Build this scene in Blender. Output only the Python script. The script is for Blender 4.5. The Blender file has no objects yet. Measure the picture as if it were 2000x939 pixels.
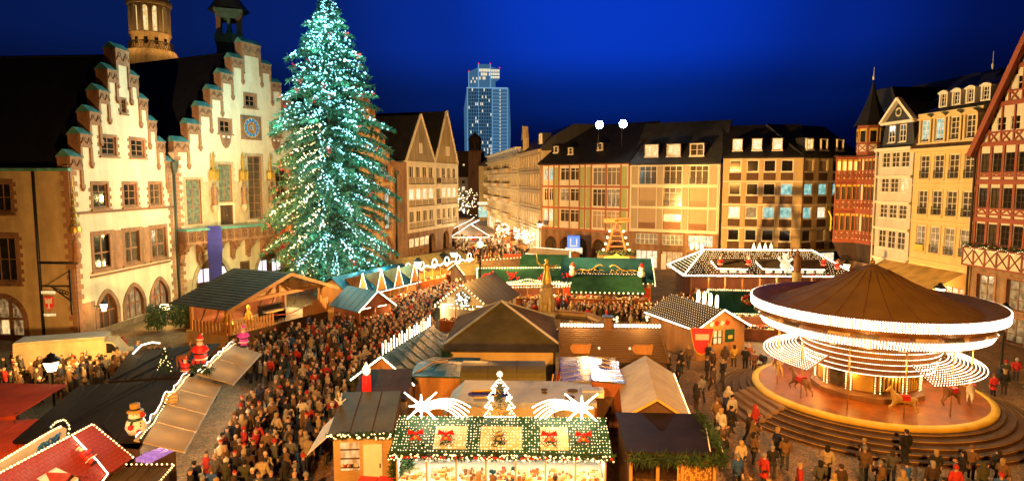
import bpy, bmesh, math, random
from mathutils import Vector, Matrix
random.seed(7)
R = math.radians
PI = math.pi
scene = bpy.context.scene
col = scene.collection
# ------------------------------------------------------------------ camera
cd = bpy.data.cameras.new("camera")
cam = bpy.data.objects.new("camera", cd)
col.objects.link(cam)
cd.sensor_width = 36.0
cd.lens = 22.5
cd.clip_start = 0.1
cd.clip_end = 5000
cam.location = (0, 0, 14)
cam.rotation_euler = (R(90) - math.atan(117 / 1250), 0, 0)
scene.camera = cam
# ------------------------------------------------------------------ view and render
vs = scene.view_settings
vs.view_transform = 'Standard'
vs.look = 'None'
vs.exposure = 1.0
vs.gamma = 1.0
scene.cycles.use_denoising = True
scene.cycles.max_bounces = 6
scene.cycles.diffuse_bounces = 3
scene.cycles.glossy_bounces = 3
scene.cycles.sample_clamp_indirect = 3.0
scene.cycles.caustics_reflective = False
scene.cycles.caustics_refractive = False
scene.cycles.use_light_tree = True
# ------------------------------------------------------------------ night sky
world = bpy.data.worlds.new("World")
scene.world = world
world.use_nodes = True
nt = world.node_tree
nt.nodes.clear()


def N(nt, typ, **kw):
    n = nt.nodes.new(typ)
    for k, v in kw.items():
        setattr(n, k, v)
    return n


def ramp(nt, stops, interp='LINEAR'):
    n = nt.nodes.new('ShaderNodeValToRGB')
    cr = n.color_ramp
    cr.interpolation = interp
    while len(cr.elements) < len(stops):
        cr.elements.new(0.5)
    for e, (p, c) in zip(cr.elements, stops):
        e.position = p
        e.color = (c[0], c[1], c[2], 1)
    return n


tc = N(nt, 'ShaderNodeTexCoord')
nrm = N(nt, 'ShaderNodeVectorMath', operation='NORMALIZE')
nt.links.new(tc.outputs['Generated'], nrm.inputs[0])
dot = N(nt, 'ShaderNodeVectorMath', operation='DOT_PRODUCT')
nt.links.new(nrm.outputs['Vector'], dot.inputs[0])
gd = Vector((math.sin(R(10)) * math.cos(R(17)), math.cos(R(10)) * math.cos(R(17)), math.sin(R(17))))
dot.inputs[1].default_value = gd
core = ramp(nt, [(0.0, (0, 0, 0)), (.80, (0, 0, 0)), (.90, (0, .0030, .050)), (.96, (0, .012, .19)), (1.0, (0, .029, .45))], 'EASE')
nt.links.new(dot.outputs['Value'], core.inputs['Fac'])
dot2 = N(nt, 'ShaderNodeVectorMath', operation='DOT_PRODUCT')
nt.links.new(nrm.outputs['Vector'], dot2.inputs[0])
dot2.inputs[1].default_value = Vector((math.sin(R(-14)), math.cos(R(-14)), .3)).normalized()
base = ramp(nt, [(0.0, (.0006, .0016, .010)), (.55, (.0006, .0018, .012)), (.80, (.0014, .0050, .040)), (1.0, (.0022, .0110, .085))], 'EASE')
nt.links.new(dot2.outputs['Value'], base.inputs['Fac'])
glow = N(nt, 'ShaderNodeMix', data_type='RGBA', blend_type='ADD')
glow.inputs[0].default_value = 1
nt.links.new(core.outputs['Color'], glow.inputs[6])
nt.links.new(base.outputs['Color'], glow.inputs[7])
sep = N(nt, 'ShaderNodeSeparateXYZ')
nt.links.new(nrm.outputs['Vector'], sep.inputs[0])
hor = ramp(nt, [(0.0, (.12, .12, .12)), (.06, (.16, .2, .18)), (.12, (.55, .5, .42)), (.20, (1, 1, 1)), (1.0, (.8, .8, .8))], 'EASE')
nt.links.new(sep.outputs['Z'], hor.inputs['Fac'])
mul = N(nt, 'ShaderNodeMix', data_type='RGBA', blend_type='MULTIPLY')
mul.inputs[0].default_value = 1
nt.links.new(glow.outputs[2], mul.inputs[6])
nt.links.new(hor.outputs['Color'], mul.inputs[7])
bg = N(nt, 'ShaderNodeBackground')
bg.inputs['Strength'].default_value = .5
out = N(nt, 'ShaderNodeOutputWorld')
nt.links.new(mul.outputs[2], bg.inputs['Color'])
nt.links.new(bg.outputs[0], out.inputs['Surface'])
# ------------------------------------------------------------------ lamps of the square and added floods
WARM = (1.0, .50, .13)
WHITE = (1.0, .74, .42)
COOL = (.55, .80, 1.0)


def point(loc, watts, colr=WARM, radius=.15, name='lamp_light'):
    l = bpy.data.lights.new(name, 'POINT')
    l.energy = watts
    l.color = colr
    l.shadow_soft_size = radius
    o = bpy.data.objects.new(name, l)
    o.location = loc
    col.objects.link(o)
    return o


def spot(loc, target, watts, angle, colr=WARM, blend=.6, radius=.2):
    l = bpy.data.lights.new('flood_light', 'SPOT')
    l.energy = watts
    l.color = colr
    l.spot_size = R(angle)
    l.spot_blend = blend
    l.shadow_soft_size = radius
    o = bpy.data.objects.new('flood_light', l)
    o.location = loc
    d = Vector(target) - Vector(loc)
    o.rotation_euler = d.to_track_quat('-Z', 'Y').to_euler()
    col.objects.link(o)
    return o


# spots added at the tall lamp pole to light the three sides
spot((-3.6, 64.4, 7.6), (-37, 62, 11), 12500, 75, (1.0, .62, .26))
spot((-25.6, 36.2, 4.6), (-31, 78, 19), 46000, 38, (1.0, .66, .32), .5)  # spot added at the left lantern to light the town hall
spot((-25.9, 36.2, 4.4), (-44, 58, 7), 9000, 80, WARM)  # spot added at the left lantern to brighten the side wing
spot((-3.2, 65.2, 7.6), (-16, 120, 10), 75000, 60, WARM)
spot((-2.8, 65.2, 7.6), (11, 107, 8), 42000, 62, WARM)
spot((-2.6, 64.8, 7.6), (40, 93, 10), 105000, 44, WARM)
spot((-2.6, 64.4, 7.6), (43, 66, 11), 52000, 62, (1.0, .55, .15))
point((-3.2, 64.7, 7.9), 12000, (1.0, .44, .09), .3)
# unseen warm spots added out of frame, standing for church gallery floodlights
spot((-7, 1.5, 15.5), (-8, 34, 0), 36000, 84, (1.0, .40, .07), .9, .5)
spot((8, 1.5, 15.5), (15, 38, 1), 38000, 74, (1.0, .40, .07), .9, .5)
# two cold floods on the roof of the north row, turned on the tree and the stalls
spot((14.0, 104.5, 22.9), (-17.5, 72, 22), 60000, 30, (.22, .85, 1.0), .9)
spot((17.0, 103.5, 22.9), (4, 36, 2.5), 16000, 12, COOL, .8)
# ------------------------------------------------------------------ materials
MATS = {}


def mat(name, base, rough=.75, var=.25, scale=3.0, bump=0.0, metal=0.0, stretch=None, spec=.4, col2=None):
    m = bpy.data.materials.new(name)
    m.use_nodes = True
    t = m.node_tree
    b = t.nodes['Principled BSDF']
    b.inputs['Roughness'].default_value = rough
    b.inputs['Metallic'].default_value = metal
    b.inputs['Specular IOR Level'].default_value = spec
    b.inputs['Base Color'].default_value = (*base, 1)
    if var > 0 or bump > 0:
        tc = N(t, 'ShaderNodeTexCoord')
        mp = N(t, 'ShaderNodeMapping')
        t.links.new(tc.outputs['Object'], mp.inputs['Vector'])
        if stretch:
            mp.inputs['Scale'].default_value = stretch
        nz = N(t, 'ShaderNodeTexNoise')
        nz.inputs['Scale'].default_value = scale
        nz.inputs['Detail'].default_value = 6
        nz.inputs['Roughness'].default_value = .65
        t.links.new(mp.outputs[0], nz.inputs['Vector'])
        c2 = col2 or tuple(c * (1 - var) for c in base)
        c1 = tuple(min(1, c * (1 + var * .6)) for c in base)
        rp = ramp(t, [(.3, c2), (.7, c1)])
        t.links.new(nz.outputs['Fac'], rp.inputs['Fac'])
        mp2 = N(t, 'ShaderNodeMapping')
        mp2.inputs['Scale'].default_value = (1, 1, .18)
        t.links.new(tc.outputs['Object'], mp2.inputs['Vector'])
        n2 = N(t, 'ShaderNodeTexNoise')
        n2.inputs['Scale'].default_value = .9
        n2.inputs['Detail'].default_value = 4
        t.links.new(mp2.outputs[0], n2.inputs['Vector'])
        k = 1 - min(.5, var * 1.3 + .06)
        r2 = ramp(t, [(.32, (k, k * .97, k * .93)), (.62, (1, 1, 1))])
        t.links.new(n2.outputs['Fac'], r2.inputs['Fac'])
        mx = N(t, 'ShaderNodeMix', data_type='RGBA', blend_type='MULTIPLY')
        mx.inputs[0].default_value = 1
        t.links.new(rp.outputs['Color'], mx.inputs[6])
        t.links.new(r2.outputs['Color'], mx.inputs[7])
        t.links.new(mx.outputs[2], b.inputs['Base Color'])
        if bump > 0:
            bp = N(t, 'ShaderNodeBump')
            bp.inputs['Strength'].default_value = bump
            bp.inputs['Distance'].default_value = .05
            t.links.new(nz.outputs['Fac'], bp.inputs['Height'])
            t.links.new(bp.outputs[0], b.inputs['Normal'])
    MATS[name] = m
    return m


def emis(name, colr, strength, sample=False, base=(.8, .8, .8)):
    m = bpy.data.materials.new(name)
    m.use_nodes = True
    b = m.node_tree.nodes['Principled BSDF']
    b.inputs['Base Color'].default_value = (*base, 1)
    b.inputs['Emission Color'].default_value = (*colr, 1)
    b.inputs['Emission Strength'].default_value = strength
    if not sample:
        m.cycles.emission_sampling = 'NONE'
    MATS[name] = m
    return m


def emis_var(name, c1, c2, strength, scale=(1.6, 1.6, 1.0), base=(.1, .09, .08)):
    """a lit room behind glass: brighter and darker patches of curtain, wall and lamp"""
    m = emis(name, c1, strength, base=base)
    t = m.node_tree
    b = t.nodes['Principled BSDF']
    b.inputs['Roughness'].default_value = .15
    tc = N(t, 'ShaderNodeTexCoord')
    oi = N(t, 'ShaderNodeObjectInfo')
    ad = N(t, 'ShaderNodeVectorMath', operation='ADD')
    ml = N(t, 'ShaderNodeVectorMath', operation='MULTIPLY')
    t.links.new(oi.outputs['Location'], ad.inputs[0])
    t.links.new(tc.outputs['Object'], ad.inputs[1])
    t.links.new(ad.outputs[0], ml.inputs[0])
    ml.inputs[1].default_value = scale
    nz = N(t, 'ShaderNodeTexNoise')
    nz.inputs['Scale'].default_value = 1.6
    nz.inputs['Detail'].default_value = 3
    t.links.new(ml.outputs[0], nz.inputs['Vector'])
    rp = ramp(t, [(.36, c2), (.52, tuple((a + d) / 2 for a, d in zip(c1, c2))), (.66, c1)])
    t.links.new(nz.outputs['Fac'], rp.inputs['Fac'])
    t.links.new(rp.outputs['Color'], b.inputs['Emission Color'])
    return m


def objcol(name, rough=.85, var=.3, scale=9):
    m = mat(name, (.5, .5, .5), rough, 0, 1)
    t = m.node_tree
    b = t.nodes['Principled BSDF']
    oi = N(t, 'ShaderNodeObjectInfo')
    nz = N(t, 'ShaderNodeTexNoise')
    nz.inputs['Scale'].default_value = scale
    tc = N(t, 'ShaderNodeTexCoord')
    t.links.new(tc.outputs['Object'], nz.inputs['Vector'])
    rp = ramp(t, [(.3, (1 - var,) * 3), (.7, (1, 1, 1))])
    t.links.new(nz.outputs['Fac'], rp.inputs['Fac'])
    mx = N(t, 'ShaderNodeMix', data_type='RGBA', blend_type='MULTIPLY')
    mx.inputs[0].default_value = 1
    t.links.new(oi.outputs['Color'], mx.inputs[6])
    t.links.new(rp.outputs['Color'], mx.inputs[7])
    t.links.new(mx.outputs[2], b.inputs['Base Color'])
    return m


mat('plaster', (.66, .56, .40), .9, .10, 1.2, .05)
mat('plaster_grey', (.60, .56, .48), .9, .1, 1.5, .05)
mat('plaster_ochre', (.50, .36, .19), .9, .18, 1.0, .05)
mat('plaster_yellow', (.66, .50, .23), .9, .08, 1.0, .04)
mat('plaster_white', (.70, .64, .50), .9, .08, 1.0, .04)
mat('plaster_tan', (.50, .40, .25), .9, .15, 2, .06)
mat('stone', (.33, .165, .085), .85, .35, 4, .25)
mat('stone_dark', (.22, .11, .06), .85, .35, 4, .25)
mat('stone_brown', (.30, .18, .10), .85, .35, 1.2, .2)
mat('stone_light', (.46, .36, .22), .85, .25, 3, .15)
mat('concrete_gold', (.46, .34, .17), .85, .2, 14, .15)
mat('pebble', (.40, .33, .22), .9, .4, 30, .4)
mat('copper', (.10, .30, .27), .55, .3, 2, .05)
mat('copper_dark', (.08, .16, .13), .6, .3, 2, .05)
mat('slate', (.014, .013, .014), .6, .35, 6, .25, stretch=(1, 1, 3))
mat('slate_blue', (.04, .042, .048), .6, .3, 6, .25)
mat('slate_brown', (.075, .045, .03), .7, .3, 5, .2, spec=.12)
mat('timber_red', (.30, .075, .035), .7, .25, 5, .1)
mat('timber_dark', (.06, .035, .022), .8, .3, 5, .1)
mat('green_panel', (.33, .38, .15), .8, .1, 2)
mat('red_frame', (.36, .13, .06), .75, .15, 3)
mat('white_paint', (.78, .74, .64), .6, .06, 2)
mat('gold', (.65, .42, .09), .35, .2, 5, metal=.6)
mat('gold_paint', (.72, .48, .06), .5, .1, 4)
mat('black_iron', (.015, .015, .015), .5, 0)
mat('iron_green', (.04, .06, .045), .5, .2, 3)
mat('wood_red', (.32, .10, .035), .65, .3, 3, .1, stretch=(9, 9, 1))
mat('wood_orange', (.50, .24, .07), .6, .3, 3, .1, stretch=(9, 9, 1))
mat('wood_pale', (.58, .38, .17), .7, .25, 3, .1, stretch=(1, 8, 8))
mat('wood_dark', (.09, .045, .02), .7, .35, 3, .15, stretch=(9, 9, 1))
mat('wood_log', (.17, .10, .045), .7, .3, 3, .1, stretch=(1, 9, 9))
mat('tarp_teal', (.003, .040, .062), .55, .2, 1.5, .15)
mat('tarp_dkgreen', (.018, .075, .045), .6, .25, 1.5, .15, spec=.12)
mat('tarp_green', (.02, .085, .05), .35, .3, 2.5, .9)
mat('tarp_black', (.022, .014, .010), .65, .3, 1.2, .2, spec=.12)
mat('tarp_brown', (.10, .07, .04), .7, .25, 1.5, .15, spec=.12)
mat('tarp_olive', (.13, .12, .055), .5, .2, 1.2, .1, spec=.12)
mat('tarp_red', (.58, .075, .02), .7, .2, 1.5, .1)
mat('tarp_beige', (.62, .52, .36), .7, .12, 2, .08)
mat('felt_brown', (.085, .06, .035), .85, .25, 3, .15, spec=.12)
mat('metal_roof', (.42, .42, .42), .22, .25, 1.5, .05, metal=.85)
mat('panel_grey', (.36, .38, .36), .55, .15, 1.5, .05)
mat('cream_metal', (.55, .43, .22), .5, .1, 3)
mat('tile_red', (.36, .045, .025), .5, .3, 5, .1)
mat('shingle', (.055, .042, .022), .85, .4, 8, .5)
mat('carousel_roof', (.30, .185, .035), .55, .12, .7, .04)
mat('carousel_brown', (.22, .10, .03), .45, .2, 2)
mat('floor_polish', (.30, .075, .003), .42, .3, 2.5, spec=.3)
mat('needles', (.05, .13, .05), .7, .45, 3)
mat('fir_dark', (.03, .075, .03), .8, .5, 6)
mat('bark', (.10, .065, .04), .9, .4, 6, .4)
mat('red_shiny', (.55, .02, .015), .4, .15, 5)
mat('bow_red', (.60, .02, .02), .4, .15, 5)
mat('white_soft', (.80, .78, .74), .7, .05, 5)
mat('skin', (.56, .33, .22), .6, .1, 8)
mat('black_gloss', (.01, .01, .01), .12, 0)
mat('blue_flag', (.035, .035, .30), .8, .2, 3)
mat('orange_flag', (.65, .20, .02), .8, .2, 3)
mat('red_flag', (.5, .03, .02), .8, .2, 3)
mat('statue_stone', (.42, .34, .18), .7, .35, 6, .3)
mat('glass_dark', (.02, .018, .016), .08, .5, 2.5, spec=.6)
mat('glass_mid', (.10, .075, .045), .12, .6, 2, spec=.6)
mat('blind', (.40, .30, .18), .8, .1, 4, stretch=(1, 1, 20))
mat('blind_dark', (.20, .16, .11), .8, .1, 4)
mat('clock_blue', (.015, .17, .50), .5, .1, 4)
mat('goods_red', (.55, .06, .03), .6, .3, 9)
mat('goods_white', (.75, .68, .55), .6, .2, 9)
mat('goods_gold', (.62, .38, .10), .5, .3, 9)
mat('goods_brown', (.28, .13, .05), .6, .3, 9)
mat('leather', (.02, .015, .012), .5, 0)
objcol('cloth')
objcol('cloth_legs')
objcol('hair')
emis('bulb', (1, .74, .30), 1.35)
emis('bulb_soft', (1, .74, .38), 1.2)
emis('bulb_cold', (.27, .82, .95), 1.5)
emis('bulb_mid', (.95, 1.0, .80), 6)
emis('strip', (1, .84, .56), 3)
def awning_cloth():
    m = mat('awning_cloth', (.66, .56, .38), .8, .1, 2)
    t = m.node_tree
    b = t.nodes['Principled BSDF']
    tr = N(t, 'ShaderNodeBsdfTranslucent')
    tr.inputs['Color'].default_value = (.75, .55, .28, 1)
    mx = N(t, 'ShaderNodeMixShader')
    mx.inputs[0].default_value = .45
    t.links.new(b.outputs[0], mx.inputs[1])
    t.links.new(tr.outputs[0], mx.inputs[2])
    t.links.new(mx.outputs[0], t.nodes['Material Output'].inputs['Surface'])


awning_cloth()
emis('lamp_glass', (1, .74, .36), 5)
emis('flood_glass', (.70, .92, 1.0), 60)
emis_var('inside_warm', (1, .66, .26), (.45, .16, .04), .55)
emis_var('inside_bright', (1, .78, .42), (.5, .22, .06), .6)
emis_var('win_warm', (1, .78, .40), (.62, .36, .10), .6)
emis_var('win_white', (1, .94, .70), (.72, .55, .28), .6)
emis_var('win_teal', (.62, 1, .85), (.10, .42, .38), .42)
emis('win_gold', (1, .62, .08), .35)
emis('win_violet', (.78, .72, 1.0), .55)
emis_var('win_dim', (1, .62, .25), (.10, .05, .02), .22)
emis_var('win_green', (.36, .62, .12), (.01, .03, .03), .22, (2.2, 2.2, 1.6))
emis('blue_lit', (.01, .22, 1.0), .5, base=(.02, .1, .4))
emis('purple_lit', (.32, .16, 1.0), .2, base=(.3, .25, .5))
emis('red_lamp', (1, .012, .005), .6, base=(.4, .01, .01))
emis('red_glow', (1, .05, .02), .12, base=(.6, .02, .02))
emis('tower_glass', (.30, .62, .95), .30, base=(.2, .3, .4))
emis('tower_glass_low', (.12, .34, .62), .17, base=(.15, .2, .3))


# cobbled ground
def cobble_mat():
    m = mat('cobbles', (.2, .2, .2), .6, 0)
    t = m.node_tree
    b = t.nodes['Principled BSDF']
    tc = N(t, 'ShaderNodeTexCoord')
    v = N(t, 'ShaderNodeTexVoronoi', feature='DISTANCE_TO_EDGE')
    v.inputs['Scale'].default_value = 5.5
    v2 = N(t, 'ShaderNodeTexVoronoi')
    v2.inputs['Scale'].default_value = 5.5
    nz = N(t, 'ShaderNodeTexNoise')
    nz.inputs['Scale'].default_value = .35
    nz.inputs['Detail'].default_value = 5
    for n in (v, v2, nz):
        t.links.new(tc.outputs['Object'], n.inputs['Vector'])
    edge = ramp(t, [(.0, (.25, .25, .25)), (.12, (1, 1, 1))])
    t.links.new(v.outputs['Distance'], edge.inputs['Fac'])
    cl = ramp(t, [(.0, (.22, .125, .05)), (.5, (.33, .19, .08)), (1, (.42, .26, .12))])
    t.links.new(v2.outputs['Color'], cl.inputs['Fac'])
    ws = ramp(t, [(.35, (.6, .6, .6)), (.65, (1.15, 1.1, 1.05))])
    t.links.new(nz.outputs['Fac'], ws.inputs['Fac'])
    m1 = N(t, 'ShaderNodeMix', data_type='RGBA', blend_type='MULTIPLY')
    m1.inputs[0].default_value = 1
    t.links.new(cl.outputs[0], m1.inputs[6])
    t.links.new(edge.outputs[0], m1.inputs[7])
    m2 = N(t, 'ShaderNodeMix', data_type='RGBA', blend_type='MULTIPLY')
    m2.inputs[0].default_value = 1
    t.links.new(m1.outputs[2], m2.inputs[6])
    t.links.new(ws.outputs[0], m2.inputs[7])
    t.links.new(m2.outputs[2], b.inputs['Base Color'])
    bp = N(t, 'ShaderNodeBump')
    bp.inputs['Strength'].default_value = .7
    bp.inputs['Distance'].default_value = .04
    t.links.new(edge.outputs[0], bp.inputs['Height'])
    t.links.new(bp.outputs[0], b.inputs['Normal'])


cobble_mat()
_t = (1 + 5 ** .5) / 2
_iv = [Vector(p).normalized() for p in [(-1, _t, 0), (1, _t, 0), (-1, -_t, 0), (1, -_t, 0), (0, -1, _t), (0, 1, _t), (0, -1, -_t), (0, 1, -_t), (_t, 0, -1), (_t, 0, 1), (-_t, 0, -1), (-_t, 0, 1)]]
_if = [(0, 11, 5), (0, 5, 1), (0, 1, 7), (0, 7, 10), (0, 10, 11), (1, 5, 9), (5, 11, 4), (11, 10, 2), (10, 7, 6), (7, 1, 8), (3, 9, 4), (3, 4, 2), (3, 2, 6), (3, 6, 8), (3, 8, 9), (4, 9, 5), (2, 4, 11), (6, 2, 10), (8, 6, 7), (9, 8, 1)]


class MB:
    def __init__(s):
        s.v = []
        s.f = []
        s.m = []
        s.s = []

    def add(s, vs, fs, mi=0, sm=False):
        n = len(s.v)
        s.v += [tuple(v) for v in vs]
        for f in fs:
            s.f.append(tuple(i + n for i in f))
            s.m.append(mi)
            s.s.append(sm)

    def box(s, x0, x1, y0, y1, z0, z1, mi=0):
        s.add([(x0, y0, z0), (x1, y0, z0), (x1, y1, z0), (x0, y1, z0), (x0, y0, z1), (x1, y0, z1), (x1, y1, z1), (x0, y1, z1)],
              [(0, 3, 2, 1), (4, 5, 6, 7), (0, 1, 5, 4), (1, 2, 6, 5), (2, 3, 7, 6), (3, 0, 4, 7)], mi)

    def bar(s, a, b, w, d=None, mi=0, up=(0, 0, 1)):
        a = Vector(a)
        b = Vector(b)
        d = d or w
        t = (b - a).normalized()
        u = Vector(up)
        if abs(t.dot(u)) > .95:
            u = Vector((0, 1, 0))
        x = t.cross(u).normalized() * (w / 2)
        y = x.cross(t).normalized() * (d / 2)
        s.add([a - x - y, a + x - y, a + x + y, a - x + y, b - x - y, b + x - y, b + x + y, b - x + y],
              [(0, 3, 2, 1), (4, 5, 6, 7), (0, 1, 5, 4), (1, 2, 6, 5), (2, 3, 7, 6), (3, 0, 4, 7)], mi)

    def quad(s, a, b, c, d, mi=0):
        s.add([a, b, c, d], [(0, 1, 2, 3)], mi)

    def poly(s, pts, mi=0):
        s.add(pts, [tuple(range(len(pts)))], mi)

    def slab(s, a, b, c, d, th, mi=0):
        a, b, c, d = map(Vector, (a, b, c, d))
        n = (b - a).cross(d - a).normalized() * th
        s.add([a, b, c, d, a - n, b - n, c - n, d - n],
              [(0, 1, 2, 3), (7, 6, 5, 4), (0, 4, 5, 1), (1, 5, 6, 2), (2, 6, 7, 3), (3, 7, 4, 0)], mi)

    def prism(s, pts, y0, y1, mi=0):  # polygon in x,z pushed along y
        n = len(pts)
        s.add([(x, y0, z) for x, z in pts] + [(x, y1, z) for x, z in pts],
              [tuple(range(n)), tuple(range(2 * n - 1, n - 1, -1))] + [(i, (i + 1) % n + 0, (i + 1) % n + n, i + n)[::-1] for i in range(n)], mi)

    def prismx(s, pts, x0, x1, mi=0):  # polygon in y,z pushed along x
        n = len(pts)
        s.add([(x0, y, z) for y, z in pts] + [(x1, y, z) for y, z in pts],
              [tuple(range(n)), tuple(range(2 * n - 1, n - 1, -1))] + [(i, (i + 1) % n, (i + 1) % n + n, i + n)[::-1] for i in range(n)], mi)

    def prismz(s, pts, z0, z1, mi=0):
        n = len(pts)
        s.add([(x, y, z0) for x, y in pts] + [(x, y, z1) for x, y in pts],
              [tuple(range(n - 1, -1, -1)), tuple(range(n, 2 * n))] + [(i, (i + 1) % n, (i + 1) % n + n, i + n) for i in range(n)], mi)

    def tube(s, pts, r, n=6, mi=0, closed=False):
        pts = [Vector(p) for p in pts]
        k = len(pts)
        rr = r if isinstance(r, (list, tuple)) else [r] * k
        vs = []
        for i, p in enumerate(pts):
            if closed:
                t = pts[(i + 1) % k] - pts[i - 1]
            else:
                t = pts[min(i + 1, k - 1)] - pts[max(i - 1, 0)]
            t = t.normalized() if t.length > 1e-9 else Vector((0, 0, 1))
            u = Vector((0, 0, 1)) if abs(t.z) < .9 else Vector((1, 0, 0))
            x = t.cross(u).normalized()
            y = x.cross(t)
            for j in range(n):
                a = 2 * PI * j / n
                vs.append(p + x * (rr[i] * math.cos(a)) + y * (rr[i] * math.sin(a)))
        fs = []
        for i in range(k if closed else k - 1):
            a = i * n
            b = ((i + 1) % k) * n
            for j in range(n):
                fs.append((a + j, b + j, b + (j + 1) % n, a + (j + 1) % n))
        if not closed:
            fs += [tuple(range(n)), tuple(range(k * n - 1, k * n - n - 1, -1))]
        s.add(vs, fs, mi, True)

    def lathe(s, prof, n=16, c=(0, 0, 0), mi=0, sm=True, sx=1, sy=1):
        vs = []
        for r, z in prof:
            for j in range(n):
                a = 2 * PI * j / n
                vs.append((c[0] + sx * r * math.cos(a), c[1] + sy * r * math.sin(a), c[2] + z))
        fs = []
        for i in range(len(prof) - 1):
            for j in range(n):
                fs.append((i * n + j, i * n + (j + 1) % n, (i + 1) * n + (j + 1) % n, (i + 1) * n + j))
        s.add(vs, fs, mi, sm)

    def ball(s, c, r, mi=0, sx=1, sy=1, sz=1):
        s.add([(c[0] + v.x * r * sx, c[1] + v.y * r * sy, c[2] + v.z * r * sz) for v in _iv], _if, mi, True)

    def octa(s, c, r, mi=0):
        x, y, z = c
        s.add([(x + r, y, z), (x, y + r, z), (x - r, y, z), (x, y - r, z), (x, y, z + r), (x, y, z - r)],
              [(0, 1, 4), (1, 2, 4), (2, 3, 4), (3, 0, 4), (1, 0, 5), (2, 1, 5), (3, 2, 5), (0, 3, 5)], mi, True)

    def bulbs(s, pts, spacing, r, mi=0, jit=0.0, closed=False):
        pts = [Vector(p) for p in pts]
        if closed:
            pts.append(pts[0])
        for a, b in zip(pts, pts[1:]):
            L = (b - a).length
            k = max(1, int(round(L / spacing)))
            for i in range(k):
                p = a.lerp(b, (i + .5) / k)
                if jit:
                    p = p + Vector((random.uniform(-jit, jit), random.uniform(-jit, jit), random.uniform(-jit, jit)))
                s.octa(p, r * random.uniform(.85, 1.15), mi)

    def tuft(s, c, n, r, L, mi=0, flat=1.0, w=.04):
        """a spray of n narrow leaf faces about a point"""
        for _ in range(n):
            d = Vector((random.gauss(0, 1), random.gauss(0, 1), random.gauss(0, 1) * flat)).normalized()
            p = Vector(c) + d * random.uniform(.2, 1) * r
            e = (d + Vector((random.gauss(0, .5), random.gauss(0, .5), random.gauss(0, .5)))).normalized() * L
            q = e.cross(Vector((random.gauss(0, 1), random.gauss(0, 1), random.gauss(0, 1)))).normalized() * w
            s.add([p - q, p + q, p + e], [(0, 1, 2)], mi)

    def mesh(s, name, mats):
        me = bpy.data.meshes.new(name)
        me.from_pydata(s.v, [], s.f)
        for m in mats:
            me.materials.append(MATS[m])
        me.polygons.foreach_set('material_index', s.m)
        me.polygons.foreach_set('use_smooth', s.s)
        me.update()
        return me

    def build(s, name, mats, parent=None, kind=None, loc=None, rz=None):
        if isinstance(mats, str):
            mats = [mats]
        return place(name, s.mesh(name, mats), parent, kind, loc, rz)


def place(name, me, parent=None, kind=None, loc=None, rz=None):
    o = bpy.data.objects.new(name, me)
    col.objects.link(o)
    if parent is not None:
        o.parent = parent
    if loc is not None:
        o.location = loc
    if rz is not None:
        o.rotation_euler = (0, 0, rz)
    if kind:
        o['kind'] = kind
    return o


def tag(o, label, cat, group=None):
    o['label'] = label
    o['category'] = cat
    if group:
        o['group'] = group
    return o


def thing(name, label, cat, loc=(0, 0, 0), rz=0, group=None):
    o = bpy.data.objects.new(name, None)
    o.empty_display_size = .2
    col.objects.link(o)
    o.location = loc
    o.rotation_euler = (0, 0, rz)
    return tag(o, label, cat, group)


_ub = {}


def ubox(name, m, parent, c, size, rot=(0, 0, 0)):
    """one piece: shares a unit cube per material"""
    if m not in _ub:
        b = MB()
        b.box(-.5, .5, -.5, .5, -.5, .5)
        _ub[m] = b.mesh('piece_' + m, [m])
    o = place(name, _ub[m], parent)
    o.location = c
    o.scale = size
    o.rotation_euler = rot
    return o


def beam(parent, x0, z0, x1, z1, w=.16, y=-.03, d=.14, m='timber_red', name='beam'):
    """a straight timber lying on a facade (local x, z)"""
    L = math.hypot(x1 - x0, z1 - z0)
    a = math.atan2(z1 - z0, x1 - x0)
    return ubox(name, m, parent, ((x0 + x1) / 2, y, (z0 + z1) / 2), (L, d, w), (0, -a, 0))


def W2(parent_loc, rz, p):
    c, s_ = math.cos(rz), math.sin(rz)
    return (parent_loc[0] + c * p[0] - s_ * p[1], parent_loc[1] + s_ * p[0] + c * p[1], parent_loc[2] + p[2])


# ---- facades --------------------------------------------------------------
def gridwall(mb, x0, x1, z0, z1, holes, mi=0, rev=0, depth=.35, y=0.0, extra=(), inside=None):
    xs = sorted({x0, x1, *[min(max(h[i], x0), x1) for h in holes for i in (0, 1)], *[e for e in extra if x0 < e < x1]})
    zs = sorted({z0, z1, *[min(max(h[i], z0), z1) for h in holes for i in (2, 3)]})
    for a, b in zip(xs, xs[1:]):
        for c, d in zip(zs, zs[1:]):
            if b - a < 1e-5 or d - c < 1e-5:
                continue
            cx, cz = (a + b) / 2, (c + d) / 2
            if any(h[0] < cx < h[1] and h[2] < cz < h[3] for h in holes):
                continue
            if inside and not inside(cx, cz):
                continue
            mb.quad((a, y, c), (b, y, c), (b, y, d), (a, y, d), mi)
    for (a, b, c, d) in holes:
        e = y + depth
        mb.quad((a, y, c), (a, y, d), (a, e, d), (a, e, c), rev)
        mb.quad((b, y, d), (b, y, c), (b, e, c), (b, e, d), rev)
        mb.quad((a, y, d), (b, y, d), (b, e, d), (a, e, d), rev)
        mb.quad((b, y, c), (a, y, c), (a, e, c), (b, e, c), rev)


def arch_pts(x0, x1, zs, zt, kind='round', n=8):
    c = (x0 + x1) / 2
    hw = (x1 - x0) / 2
    h = zt - zs
    P = []
    for i in range(2 * n + 1):
        t = i / (2 * n)
        if kind == 'round':
            a = PI * (1 - t)
            P.append((c + hw * math.cos(a), zs + h * math.sin(a)))
        else:
            u = abs(1 - 2 * t)  # 1 at springs, 0 at apex
            z = zs + h * (1 - u ** 1.7) ** .75 if u < 1 else zs
            P.append((c + hw * (2 * t - 1), z))
    return P


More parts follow.
